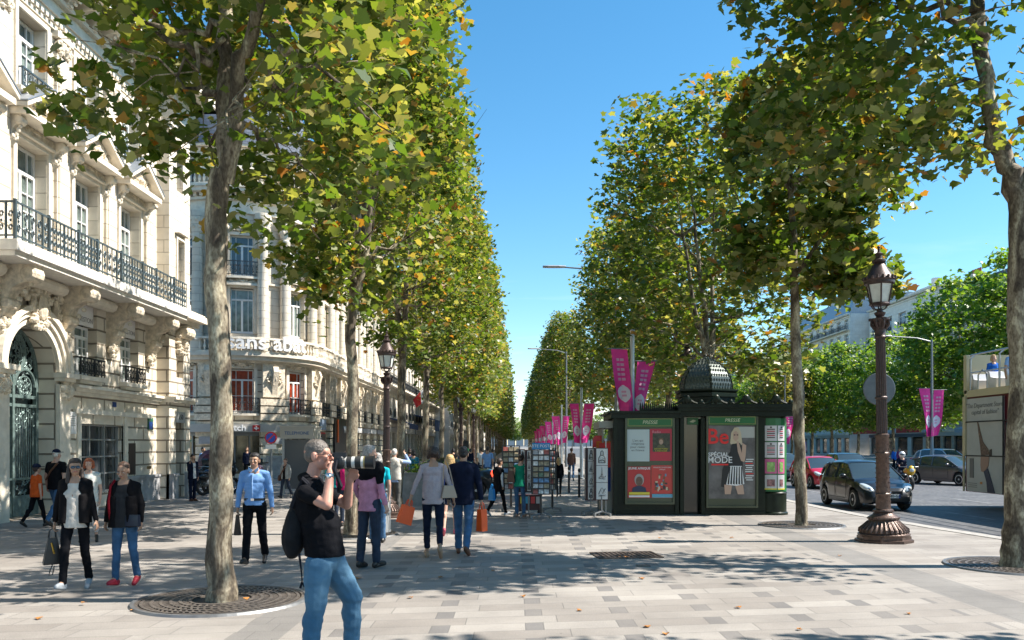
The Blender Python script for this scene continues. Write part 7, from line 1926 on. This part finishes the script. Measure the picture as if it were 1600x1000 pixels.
    if jacket:
        jm, jsl, jh = jacket; m = MB(); hz_ = hemz; c, p, n = J['chest'], J['pelvis'], J['neck']
        for sx in (-1, 1):
            gp_ = .022 * s if fem else 0; ell(m, c.lerp(n, .42) + V(sx * .095 * s + sx * gp_, .012 * s, -.02 * s), (.100 * s, .128 * s, .14 * s)); cyl(m, p + up * jh * s + V(sx * (.108 * s + gp_), -.01 * s, 0), c + V(sx * (.092 * s + gp_), -.01 * s, 0), (.080 * s * bulk, .125 * s * bulk), (.078 * s * bulk, .118 * s * bulk))
        capsule(m, n - up * .03 * s + V(0, .03 * s, 0), J['shR'].lerp(n, .12), .062 * s, .062 * s); capsule(m, n - up * .03 * s + V(0, .03 * s, 0), J['shL'].lerp(n, .12), .062 * s, .062 * s); ell(m, c + V(0, .05 * s, .02 * s), (.165 * s * bulk, .095 * s, .24 * s)); capsule(m, c + V(0, .03 * s, 0), p + up * (jh + .14) * s + V(0, .03 * s, 0), .10 * s * bulk, .10 * s * bulk); cyl(m, p + up * jh * s + V(0, .035 * s, 0), c + V(0, .035 * s, 0), (.178 * s * bulk, .105 * s), (.165 * s * bulk, .10 * s)); capsule(m, J['shR'] + V(0, .012, .0), J['shL'] + V(0, .012, .0), .062 * s, .062 * s)
        arm_cov(m, 1.14, {"none": 0, "short": .62, "three": 1.6, "long": 1.93}[jsl]); fuse(m, "jacket", jm, T, vox * 1.1, 2, topwr * s, 11, H * 3)
    m = MB(); lg = {"long": .97, "crop": .80, "knee": .02, "shorts": -.45}[leg]; tw = (1.0 if not fem else .88) * legk
    ell(m, J['pelvis'] - up * .02 * s, (.158 * s * (1 + (bulk - 1) * .6), .122 * s * (1 + (bulk - 1) * .6), .12 * s)); capsule(m, J['hipR'], J['hipL'], .09 * s, .09 * s)
    for k in "RL":
        h_, kk, a = J['hip' + k], J['knee' + k], J['ank' + k]
        capsule(m, h_, kk if lg >= 0 else h_.lerp(kk, 1 + lg), .095 * s * tw * bulk ** .5, (.068 if lg >= 0 else .088) * s * tw * bulk ** .5)
        if lg > 0: capsule(m, kk, kk.lerp(a, lg), .067 * s * tw, (.060 if not fem else .050) * s * legk); ell(m, kk.lerp(a, .35) + V(0, .012 * s, 0), (.06 * s * tw, .066 * s * tw, .12 * s))
    fuse(m, "trousers" if lg > -.4 else "shorts", bottom, T, vox * 1.1, 2, lwr * s, 13, H * 5)
    for k in "RL":
        m = MB(); a, t_, h_ = J['ank' + k], J['toe' + k], J['heel' + k]
        capsule(m, h_ + V(0, 0, .012 * s), a.lerp(h_, .4), .038 * s, .04 * s); capsule(m, a.lerp(t_, .25) - V(0, 0, .015 * s), t_ + V(0, .02 * s, .006 * s), .040 * s, .030 * s); capsule(m, h_ - V(0, 0, .008 * s), t_ + V(0, .015 * s, -.004 * s), .034 * s, .034 * s)
        fuse(m, "shoe", shoes, T, vox, 1)
    T["_"] = 0; del T["_"]
    return T, J, s, hp
def bag(parent_T, c, d, mt, name, label, cat, rz=0, handles=True, taper=.8, strap=None):
    o = thing(name, label, cat, (0, 0, 0)); M = parent_T.matrix_basis @ Matrix.Translation(c) @ Matrix.Rotation(rz, 4, 'Z')
    o.location = M.translation; o.rotation_euler = M.to_euler()
    m = MB(); w_, t_, h = d; m.rings([[(-w_ / 2 * k, -t_ / 2 * k2, z), (w_ / 2 * k, -t_ / 2 * k2, z), (w_ / 2 * k, t_ / 2 * k2, z), (-w_ / 2 * k, t_ / 2 * k2, z)] for k, k2, z in ((1, 1, -h), (1.0, 1.0, -h * .9), (1 - (1 - taper) * .5, .9, -h * .45), (taper, .7, -.0))])
    m.build("bag_body", mt, o)
    if handles:
        m = MB()
        for yy in (-t_ * .3, t_ * .3): m.tube([(-w_ * .2, yy, -.01), (-w_ * .15, yy * .6, .09), (0, yy * .3, .12), (w_ * .15, yy * .6, .09), (w_ * .2, yy, -.01)], .008, 5)
        m.build("handles", mt, o)
    return o
BLK_C = cloth("black_cotton", (.007, .007, .009)); NAVY_C = cloth("navy_wool", (.010, .014, .032)); WHITE_C = cloth("white_cotton", (.62, .62, .62)); CREAM_C = cloth("cream_knit", (.55, .50, .44))
LSKY = mat("sky_blue_shirt", (.17, .33, .62), .75, var=.12, vscale=5, bump=.2)
# 1 -- the photographer (faces +X; joints traced at his own distance)
D0 = 7.2; U = F_PX / D0
def pj(px, py, near): return (near, -(px - 520) / U, CAM_H + (VY - py) / U)
PJ = dict(pelvis=pj(507, 872, 0), chest=pj(492, 808, 0), neck=pj(484, 752, 0), head=pj(497, 712, 0),
          shR=pj(484, 768, -.20), elR=pj(524, 784, -.33), wrR=pj(524, 737, -.20), hdR=pj(531, 718, -.13), shL=pj(492, 766, .18), elL=pj(536, 790, .16), wrL=pj(546, 750, .02), hdL=pj(556, 734, -.04),
          hipR=pj(502, 884, -.10), kneeR=pj(500, 940, -.16), ankR=pj(490, 1010, -.15), toeR=pj(516, 1022, -.18), heelR=pj(482, 1022, -.15),
          hipL=pj(516, 884, .10), kneeL=pj(545, 938, .15), ankL=pj(542, 1010, .2), toeL=pj(568, 1022, .24), heelL=pj(534, 1022, .2), sideR=(0, .4, 1), palmR=(.5, -.6, 0), sideL=(0, 1, 0), palmL=(-.75, 0, .3))
T, J, s, hp = person("photographer with grey cropped hair in black t-shirt and light jeans aiming a long lens", ((520 - VX) * D0 / F_PX, D0, 0), R(90), 1.86, "red", "silver", "crop", BLK_C, "short", DENIM_L, vox=.0075, joints=PJ, bulk=1.16, headk=1.1, face=False, topwr=.010, curl=1.0, legk=1.18, lwr=.009, tshape=[(488, 770, 0, (.225, .135, .13)), (489, 790, 0, (.215, .165, .20)), (500, 822, 0, (.20, .178, .18)), (507, 845, 0, (.185, .15, .09)), (487, 756, 0, (.12, .10, .07)), (480, 748, 0, (.08, .08, .06)), (500, 775, -.05, (.14, .10, .10))])
m = MB()
for sx in (-1, 1):
    ring_ = [hp(sx * .034 + .026 * math.cos(2 * PI * k / 14), -.104, .004 + .018 * math.sin(2 * PI * k / 14)) for k in range(15)]; m.tube(ring_, .0028, 5); m.tube([hp(sx * .058, -.10, .012), hp(sx * .084, -.03, .01), hp(sx * .084, .02, .004)], .0032, 5)
m.tube([hp(-.01, -.106, .008), hp(.01, -.106, .008)], .0028, 4); m.build("glasses", BLACKP, T)
m = MB(); ell(m, hp(-.031, -.084, .004), (.012, .008, .006)); m.build("eye_whites", mat("eye_white", (.55, .52, .5), .3), T)
m = MB(); w0, w1 = J['wrR'], J['elR']; q = w0.lerp(w1, .12); u = (w0 - w1).normalized(); m.tube([q - u * .012, q + u * .012], .041, 16); m.ball(q + V(-.038, 0, 0), (.014, .022, .022), 10, 8); m.build("wrist_watch", CHROME, T)
cam_t = thing("camera", "black camera with a long white-banded telephoto lens held up by the photographer", "camera", (T.location.x, D0, 0), R(90)); 
cz = CAM_H + (VY - 722) / U; cy = -(536 - 520) / U; nx = -.095
m = MB(); m.box(nx - .07, nx + .07, cy - .035, cy + .045, cz - .055, cz + .045); m.prism([(nx - .035, cz + .045), (nx + .035, cz + .045), (nx + .022, cz + .085), (nx - .022, cz + .085)], cy - .05, cy + .05, 'y'); m.ball((nx - .065, cy - .01, cz), (.022, .04, .055), 10, 8); m.ball((nx, cy + .055, cz + .06), (.025, .018, .02), 10, 8); m.build("camera_body", BLACKP, cam_t)
def lz_(a, b, r0, r1, mt, name):
    m = MB(); y0, y1 = -(a - 520) / U, -(b - 520) / U; m.rings([[(nx + r_ * math.cos(2 * PI * k / 28), y, cz + r_ * math.sin(2 * PI * k / 28)) for k in range(28)] for y, r_ in ((y0, r0), (y1, r1))]); m.build(name, mt, cam_t, smooth=40)
LW = mat("off_white_lens_barrel", (.55, .53, .49), .35)
lz_(538, 541, .036, .042, BLACKP, "lens_mount"); lz_(541, 546, .046, .048, LW, "lens_barrel"); lz_(546, 553.5, .049, .049, RUBBER, "zoom_ring"); lz_(553.5, 559, .050, .050, LW, "lens_barrel"); lz_(559, 568, .0515, .0515, RUBBER, "focus_ring"); lz_(568, 572, .051, .051, LW, "lens_barrel"); lz_(572, 574, .052, .053, mat("gold_line", (.32, .26, .10), .4, .5), "gold_ring"); lz_(574, 588, .052, .056, BLACKP, "lens_hood")
m = MB(); m.tube([(nx - .075, cy + .02, cz + .02), (nx - .11, cy + .03, cz - .06), (nx - .09, cy - .02, cz - .2), (nx - .03, cy + .01, cz - .25), (nx + .05, cy + .03, cz - .08)], [.014, .018, .018, .016, .012], 5); m.build("neck_strap", cloth("strap_webbing", (.02, .02, .025)), cam_t)
bp_ = thing("backpack", "black backpack slung low on the photographer's back with a dangling strap", "backpack", (T.location.x, D0, 0), R(90))
m = MB(); c0 = V(*pj(462, 828, .0)); ell(m, c0, (.17, .10, .26), Matrix.Rotation(R(8), 4, 'X')); ell(m, c0 + V(0, .05, -.06), (.13, .07, .16)); fuse(m, "pack", cloth("black_nylon", (.018, .018, .02)), bp_, .012, 2, .006, 9)
m = MB()
for sx in (-.13, .12): m.tube([V(sx, -(462 - 520) / U, c0.z + .2), V(sx, -(470 - 520) / U, pj(0, 770, 0)[2]), V(sx * 1.05, -(480 - 520) / U, pj(0, 748, 0)[2]), V(sx * 1.3, -(500 - 520) / U, pj(0, 765, 0)[2])], [.022, .024, .026, .022], 6)
m.tube([pj(474, 862, -.14), pj(478, 890, -.15), pj(479, 905, -.15), pj(482, 912, -.15)], [.012, .006, .006, .006], 5); m.tube([pj(479, 905, -.15), pj(476, 914, -.15)], .01, 5); m.tube([pj(480, 906, -.15), pj(487, 918, -.15)], .007, 5); m.build("straps", cloth("strap_webbing", (.02, .02, .025)), bp_)
def at(px, py): p = gp(px, py); return (p.x, p.y, 0)
def hgt(px, pt, pb): d = CAM_H * F_PX / (pb - VY); return (pb - pt) * d / F_PX
walk = ((16, 4), (-14, 22)); walk2 = ((-14, 22), (16, 4)); stand = ((2, 2), (-2, 2))
# 2 -- woman in cream top and black cardigan, holding a bag
T, J, s, hp = person("woman in cream top, open black cardigan and sunglasses, walking towards us at the left", at(118, 922), R(8), hgt(118, 722, 926), "tan", "dark", "long", CREAM_C, "long", BLK_C, fem=True, legs=((14, 4), (-8, 14)), vox=.008, jacket=(cloth("black_knit", (.009, .008, .009)), "long", -.06), hem=-.12, shoes=mat("grey_trainer", (.30, .33, .36), .6, var=.3),
    arms=((( -.28, .05, -1), (-.12, .0, -1)), ((.18, .02, -1), (.30, -.25, -.9))), head_yaw=22)
m = MB()
for sx in (-1, 1): ell(m, hp(sx * .032, -.098, .004), (.027, .008, .018))
m.tube([hp(-.05, -.094, .014), hp(.05, -.094, .014)], .004, 5); m.build("sunglasses", mat("blue_black_lenses", (.01, .03, .06), .08, spec=1), T)
b = bag(T, J['hdR'] + V(-.02, 0, -.12), (.21, .11, .34), mat("black_bag_leather", (.012, .012, .013), .35, var=.3), "handbag", "oval black leather handbag hanging from the cream-topped woman's right hand", "handbag", R(30), taper=.45)
m = MB(); m.tube([(-.02, -.06, -.06), (.0, -.065, -.16), (.01, -.06, -.2)], .012, 5); m.build("gold_clasp", mat("gold_metal", (.5, .35, .08), .3, 1), b); m = MB(); m.tube([(.0, 0, -.34), (-.03, 0, -.42), (-.04, 0, -.48), (.0, 0, -.47), (.02, 0, -.36)], .007, 5); m.build("hanging_strap", BLACKP, b)
# 3 -- woman in black jacket, jeans, red trainers
T, J, s, hp = person("woman in black jacket, blue jeans and red high-top trainers looking down at the left", at(195, 915), R(-2), hgt(195, 728, 918), "tan", "brown", "updo", cloth("black_jersey", (.03, .03, .032)), "long", DENIM, fem=True, bulk=1.12, legs=((6, 2), (-6, 12)), vox=.008, jacket=(cloth("black_knit", (.009, .008, .009)), "long", -.12), hem=-.12, shoes=mat("red_canvas_shoe", (.38, .012, .03), .6), head_pitch=16,
    arms=(((-.22, .02, -1), (-.10, -.18, -1)), ((.26, .03, -1), (.05, -.15, -1))))
m = MB()
for k in "RL": a, b_ = J['toe' + k], J['heel' + k]; capsule(m, a + V(0, .01, -.026 * s), b_ + V(0, 0, -.026 * s), .014, .014)
m.build("white_sole", PAPER, T)
m = MB(); m.tube([J['shR'] + V(.03, -.02, .07), J['shR'] + V(.02, -.11, 0), J['shR'] + V(.01, -.14, -.2), J['pelvis'] + V(-.14, -.13, .1), J['pelvis'] + V(-.14, -.1, -.02)], [.016] * 5, 6); m.build("red_scarf_strap", cloth("dark_red_knit", (.22, .012, .02)), T)
bag(T, J['pelvis'] + V(.17, -.12, .06), (.2, .06, .15), mat("navy_bag_leather", (.012, .02, .04), .35), "handbag", "small navy clutch bag at the jeans woman's left hip", "handbag", R(-15), handles=False, taper=.95)
# 4,5,6 -- group by the gate
T, J, s, hp = person("short person in orange t-shirt and black cap by the bronze gate", at(57, 823), R(150), hgt(57, 728, 824), "fair", "dark", "short", cloth("orange_cotton", (.62, .10, .02)), "short", BLK_C, fem=True, bulk=1.2, legs=walk, face=False, headk=1.1)
def cap(T, hp, mt, s=1):
    m = MB(); M0 = T
    c = hp(0, .01, .06); m.lathe([(.088, 0), (.088, .03), (.07, .065), (.03, .085), (.005, .088)], 16, (c.x, c.y, c.z - .005)); m.prism([(c.x - .06, c.y - .06), (c.x + .06, c.y - .06), (c.x + .05, c.y - .155), (c.x - .05, c.y - .155)], c.z + .0, c.z + .012, 'z'); m.build("cap", mt, T, smooth=40)
NAVYCAP = cloth("navy_cap", (.012, .018, .04)); cap(T, hp, NAVYCAP)
T, J, s, hp = person("heavy man in black t-shirt and dark cap walking beside the orange shirt", at(88, 822), R(165), hgt(88, 704, 822), "fair", "white", "crop", BLK_C, "short", DENIM, bulk=1.25, legs=walk2, face=False, belly=.08); cap(T, hp, NAVYCAP)
m = MB(); m.tube([J['shR'] + V(.04, .13, .04), J['chest'] + V(0, .16, 0), J['pelvis'] + V(.17, .12, .12)], .02, 6); m.build("shoulder_strap", mat("brown_leather", (.10, .04, .02), .5), T)
person("red-haired woman in patterned pale top, mostly hidden behind the cream-topped woman", at(139, 849), R(20), hgt(139, 718, 849), "fair", "red", "curly", mat("floral_print", (.35, .45, .45), .8, col2=(.6, .55, .5), vscale=25), "short", WHITE_C, leg="crop", fem=True, face=False, bulk=1.1, legs=walk)
# 7 -- man in blue shirt
T, J, s, hp = person("black-haired man in light blue shirt and black trousers walking towards us", at(398, 882), R(2), hgt(398, 712, 884), "tan", "black", "short", LSKY, "long", BLK_C, legs=((12, 2), (-10, 16)), vox=.008, hem=-.02, arms=(((-.20, -.05, -1), (-.05, -.12, -1)), ((.22, .06, -1), (.12, -.05, -1))), topwr=.009)
m = MB(); m.lathe([(.152, -.018), (.152, .018)], 24, cap=True); m.v = [((x * 1.06), y * .82 + J['pelvis'].y, z + J['pelvis'].z + .075) for x, y, z in m.v]; m.build("belt", BLACKP, T); m = MB(); p = J['pelvis'] + V(0, -.13, .075); m.box(p.x - .025, p.x + .025, p.y - .005, p.y + .002, p.z - .018, p.z + .018); m.build("buckle", CHROME, T)
m = MB(); c = J['neck']; 
for sx in (-1, 1): m.prism([(c.x + sx * .01, c.z + .0), (c.x + sx * .075, c.z + .045), (c.x + sx * .08, c.z + .0), (c.x + sx * .035, c.z - .04)], c.y - .085, c.y - .07, 'y')
m.tube([c + V(0, -.105, -.04), J['chest'] + V(0, -.138, 0), J['pelvis'] + V(0, -.135, .1)], .006, 4); m.build("collar_and_placket", mat("pale_collar_blue", (.28, .45, .70), .7), T)
b = bag(T, J['hdR'] + V(0, 0, -.03), (.10, .05, .32), mat("brown_jacket_cloth", (.06, .035, .025), .7, var=.3), "folded_jacket", "brown rolled jacket dangling from the blue-shirted man's right hand", "jacket", 0, handles=False, taper=.4)
# 8..10 background left
T, J, s, hp = person("man in pale grey jacket with brown shoulder strap, beside the telephone booth", at(446, 778), R(-20), hgt(446, 717, 779), "fair", "brown", "short", BLK_C, "long", DENIM_D, jacket=(cloth("pale_grey_wool", (.36, .36, .34)), "long", -.1), legs=walk, face=False)
m = MB(); m.tube([J['shL'] + V(-.03, -.1, .06), J['chest'] + V(0, -.16, -.05), J['pelvis'] + V(-.17, -.1, .0)], .02, 6); m.ball(J['pelvis'] + V(-.2, -.05, -.05), (.06, .1, .12), 8, 6); m.build("messenger_bag", mat("brown_leather", (.10, .04, .02), .5), T)
person("man in dark suit raising a hand to his ear beside the parked motorcycles", at(301, 783), R(60), hgt(301, 711, 783), "tan", "black", "short", WHITE_C, "long", NAVY_C, jacket=(NAVY_C, "long", -.12), arms=(((-.2, -.3, -.8), (0, -.2, 1)), None), legs=stand, face=False, shoes=mat("brown_leather", (.10, .04, .02), .5))
person("man in light blue shirt standing beyond the parked motorcycles", (gp(322, 770).x * 1.15, 36.5, 0), R(80), 1.72, "tan", "black", "crop", LSKY, "long", NAVY_C, legs=stand, face=False)
person("person in dark clothes inside the corner shop doorway", ((384 - VX) * 43 / F_PX, 43.2, 0), R(10), 1.7, "tan", "brown", "long", NAVY_C, "long", BLK_C, fem=True, legs=stand, face=False)
# 11 -- older woman in pink with black shawl
T, J, s, hp = person("grey-haired person in pink shirt with a black jumper round the shoulders", at(577, 887), R(150), hgt(577, 700, 890), "fair", "grey", "short", cloth("pink_shirt", (.46, .21, .30)), "long", DENIM_D, vox=.008, bulk=1.05, legs=((4, 2), (-4, 4)), hem=-.14, arms=(((-.12, .05, -1), (-.15, -.2, -.8)), ((.2, .1, -1), (.0, -.5, -.75))), face=False, head_yaw=-40, topwr=.01)
m = MB(); c = J['neck']; capsule(m, J['shR'] + V(0, .03, .03), J['shL'] + V(0, .03, .03), .085, .085); capsule(m, J['shR'] + V(-.02, .03, .0), J['elR'] + V(0, .02, .12), .085, .06); capsule(m, J['shL'] + V(.02, .03, 0), J['elL'] + V(0, .03, .12), .085, .06); ell(m, c.lerp(J['chest'], .45) + V(0, .09, 0), (.2, .08, .16))
capsule(m, J['shR'] + V(.03, -.07, 0), J['pelvis'] + V(-.02, -.16, .2), .04, .03); capsule(m, J['shL'] + V(-.03, -.07, 0), J['pelvis'] + V(.06, -.15, .28), .04, .03); fuse(m, "black_jumper", BLK_C, T, .01, 2, .012, 10)
m = MB(); p = J['hdL'] + V(0, -.03, -.03); m.M = Matrix.Translation(p) @ Matrix.Rotation(R(40), 4, 'X'); m.box(-.06, .06, -.09, .09, -.01, .0); m.build("red_leaflet", mat("signal_red", (.55, .015, .02), .4), T); m = MB(); m.M = Matrix.Translation(p + V(0, -.01, .006)) @ Matrix.Rotation(R(40), 4, 'X'); m.box(-.065, .05, -.1, .08, .003, .008); m.build("white_leaflet", PAPER, T)
# 12 turquoise
person("person in turquoise top and jeans, mostly behind the pink-shirted one", at(590, 848), R(185), 1.66, "fair", "grey", "bob", cloth("turquoise_cotton", (.01, .38, .46)), "short", DENIM, legs=stand, face=False, hem=-.16)
person("woman in magenta top glimpsed between the photographer's arms", ((541 - VX) * 19 / F_PX, 19, 0), R(20), 1.66, "fair", "dark", "bob", cloth("magenta_cotton", (.55, .02, .14)), "long", DENIM_D, fem=True, legs=stand, face=False)
person("woman in teal top standing behind the photographer's chin", ((513 - VX) * 20 / F_PX, 20.5, 0), R(160), 1.6, "fair", "brown", "bob", cloth("teal_cotton", (.02, .25, .26)), "long", DENIM_D, fem=True, legs=stand, face=False)
# 13 man with white waistcoat taking a picture
T, J, s, hp = person("white-haired man in pale vest and grey trousers, both hands raised to his face", at(616, 805), R(172), 1.72, "fair", "white", "crop", mat("pale_blue_stripe_shirt", (.25, .35, .55), .7), "long", cloth("grey_trousers", (.10, .10, .095)), jacket=(cloth("beige_vest", (.50, .47, .42)), "none", -.02), hem=-.08,
    arms=(((-.5, -.7, -.1), (.55, -.2, .9)), ((.5, -.7, -.1), (-.55, -.2, .9))), legs=stand, face=False)
# 14,15 the couple
T, J, s, hp = person("woman in lilac-grey sweater and cropped navy trousers walking away with an orange bag", at(677, 872), R(186), hgt(677, 700, 876), "tan", "dark", "curly", mat("lilac_grey_knit", (.40, .34, .36), .85, var=.1, vscale=20, bump=.5, bscale=90), "three", cloth("navy_trousers", (.012, .017, .035)), leg="crop", fem=True, bulk=1.08, vox=.008, legs=((-16, 26), (10, 3)), hem=-.10, shoes=mat("tan_flats", (.30, .20, .13), .5), arms=(((-.30, -.02, -.9), (-.22, -.05, -.8)), ((.42, .02, -1), (.36, .0, -1))), face=False, topwr=.01)
OR = mat("orange_paper_bag", (.85, .09, .004), .5, var=.05)
b = bag(T, J['hdL'] + V(.0, 0, -.03), (.24, .1, .30), OR, "shopping_bag", "tilted orange paper bag in the sweater woman's left hand", "shopping bag", R(20), taper=.9); b.rotation_euler = (0, R(-18), R(215))
b = bag(T, J['pelvis'] + V(-.24, .06, .2), (.26, .13, .2), mat("beige_bag_leather", (.36, .27, .20), .4), "handbag", "beige shoulder bag between the sweater woman and the man in the blazer", "handbag", R(20), handles=False, taper=.62); m = MB(); m.tube([(-.09, 0, 0), (-.02, .0, .28), (.06, .02, .46), (.08, -.0, .28), (.09, 0, 0)], .011, 5); m.build("strap", mat("beige_bag_leather", (.36, .27, .20), .4), b)
T, J, s, hp = person("black-haired man in navy blazer and jeans walking away with an orange bag", at(724, 866), R(174), hgt(724, 701, 868), "tan", "black", "short", WHITE_C, "long", DENIM, vox=.008, legs=((-12, 20), (8, 2)), jacket=(NAVY_C, "long", -.14), hem=-.1, bulk=1.05, shoes=mat("brown_leather", (.10, .04, .02), .5), arms=(((-.26, .02, -1), (-.14, -.08, -1)), ((.24, .02, -1), (.0, -.1, -1))), face=False)
b = bag(T, J['hdR'] + V(0, 0, -.09), (.16, .12, .37), OR, "shopping_bag", "upright orange paper bag in the blazer man's right hand", "shopping bag", R(60), taper=.98)
# 16 blonde girl
person("blonde girl in dark shorts walking ahead between the couple", at(703, 836), R(180), hgt(703, 712, 840), "fair", "blonde", "mane", cloth("blue_print_top", (.06, .10, .3)), "short", NAVY_C, leg="shorts", fem=True, legs=walk, face=False, shoes=mat("pink_trainer", (.4, .06, .1), .6))
# 17,18 at the racks
T, J, s, hp = person("young woman in green tank top and jeans reaching for the white rack", at(812, 808), R(160), hgt(812, 712, 812), "fair", "dark", "bun", cloth("emerald_cotton", (.01, .22, .13)), "none", DENIM, fem=True, legs=((6, 2), (2, 0)), face=False, lean=12, arms=(((-.9, -.45, -.35), (-.75, -.4, -.6)), ((.15, .12, -1), (.1, -.1, -1))), shoes=mat("tan_sandals", (.35, .20, .14), .5))
b = bag(T, J['pelvis'] + V(.2, .1, .32), (.2, .12, .3), mat("brown_leather", (.10, .04, .02), .5), "handbag", "brown leather shoulder bag on the green-top woman's side", "handbag", R(10), handles=False, taper=.6); m = MB(); m.tube([(-.06, 0, 0), (0, 0, .26), (.06, 0, 0)], .01, 5); m.build("strap", MATS["brown_leather"], b)
T, J, s, hp = person("dark-haired woman in white blouse and black waistcoat beside the green tank top", at(779, 806), R(130), hgt(779, 718, 808), "tan", "dark", "short", WHITE_C, "long", BLK_C, fem=True, legs=walk, face=False, jacket=(BLK_C, "none", -.2), shoes=mat("grey_trainer", (.30, .33, .36), .6), head_pitch=15)
b = bag(T, V(-.1, .3, .72), (.2, .08, .3), mat("bright_blue_plastic", (.01, .2, .5), .4), "carrier_bag", "blue carrier bag behind the woman in the white blouse", "bag", 0)
# 19.. farther walkers
person("blonde woman in black walking away beyond the blue-headed postcard rack", at(873, 776), R(185), hgt(873, 716, 778), "fair", "blonde", "long", BLK_C, "long", cloth("charcoal_trousers", (.03, .03, .03)), fem=True, legs=walk, face=False)
person("woman in brown top and jeans far off between the two bollards", at(893, 751), R(175), 1.66, "tan", "brown", "bun", cloth("brown_knit", (.16, .08, .06)), "long", DENIM, fem=True, legs=walk2, face=False)
far = [(752, 752, "dark", WHITE_C, "man in white shirt beyond the crossing car", 0), (708, 748, "black", BLK_C, "dark-haired woman in black by the distant trunks left of the racks", 1), (718, 745, "dark", cloth("denim_shirt", (.06, .12, .22)), "person in a denim-blue shirt among the distant walkers", 0), (762, 760, "dark", LSKY, "tall man in pale blue behind the woman in the white blouse", 0), (735, 742, "black", NAVY_C, "distant person in navy beside the green signal's foot", 1), (646, 775, "black", cloth("teal_print", (.03, .18, .25)), "seated-looking person in teal print near the cafe planter", 1), (640, 765, "dark", cloth("lilac_print", (.35, .25, .45)), "person in lilac near the cafe planter", 1), (570, 770, "brown", cloth("beige_coat", (.4, .32, .22)), "person in beige seen below the long lens", 1), (560, 765, "dark", cloth("wine_cotton", (.25, .03, .06)), "person in wine red far behind the photographer", 0), (867, 748, "black", BLK_C, "small distant person in black beyond the banners", 0), (770, 742, "dark", cloth("grey_top", (.2, .2, .2)), "distant person in grey left of the postcard racks", 1)]
for px, py, hr, tp, lb, fm in far:
    person(lb, at(px, py), R(170 + px % 40), 1.6 + (px % 7) * .025, "tan", hr, "short" if not fm else "bob", tp, "long" if px % 2 else "short", (DENIM, BLK_C, DENIM_D)[px % 3], fem=bool(fm), legs=(walk, walk2, stand)[px % 3], face=False, vox=.016)
for px, dd, hr, tp, lb in ((1397, 62, "dark", cloth("royal_blue", (.02, .12, .45)), "person in bright blue across the road left of the rider"), (1405, 64, "dark", cloth("plum_top", (.2, .04, .12)), "person in plum beside the one in bright blue across the road"), (1455, 75, "black", WHITE_C, "person in white across the road under the pale awning")):
    person(lb, ((px - VX) * dd / F_PX, dd, ZR), R(30), 1.72, "tan", hr, "short", tp, "long", BLK_C, face=False, vox=.018)
# rider and bus passengers
sit = dict(legs=((75, 60), (75, 60)), seat=True, face=False)
T, J, s, hp = person("motorcyclist in dark jacket and white helmet riding the yellow motorcycle", (17.25, 37.1, ZR - .10), R(-10), 1.75, "fair", "dark", "crop", NAVY_C, "long", DENIM_D, arms=(((-.3, -.7, -.6), (.1, -.9, -.2)), ((.3, -.7, -.6), (-.1, -.9, -.2))), vox=.014, **sit)
m = MB(); ell(m, hp(0, .0, .02), (.135, .155, .145)); m.build("helmet", mat("white_helmet", (.7, .7, .72), .15, coat=1), T, smooth=True); m = MB(); ell(m, hp(0, -.05, .02), (.118, .118, .06)); m.build("visor", CARGLASS, T, smooth=True)
person("bus passenger in royal blue sitting at the rear of the open deck", (BX + .42, BY - .95, 3.05), R(0), 1.62, "fair", "blonde", "bob", cloth("royal_blue", (.02, .12, .45)), "long", DENIM, fem=True, vox=.014, **sit)
person("dark-haired bus passenger in light blue, the one nearer the tree trunk", (BX + .42, BY - 2.0, 3.05), R(0), 1.72, "tan", "black", "short", LSKY, "short", DENIM, vox=.014, **sit)
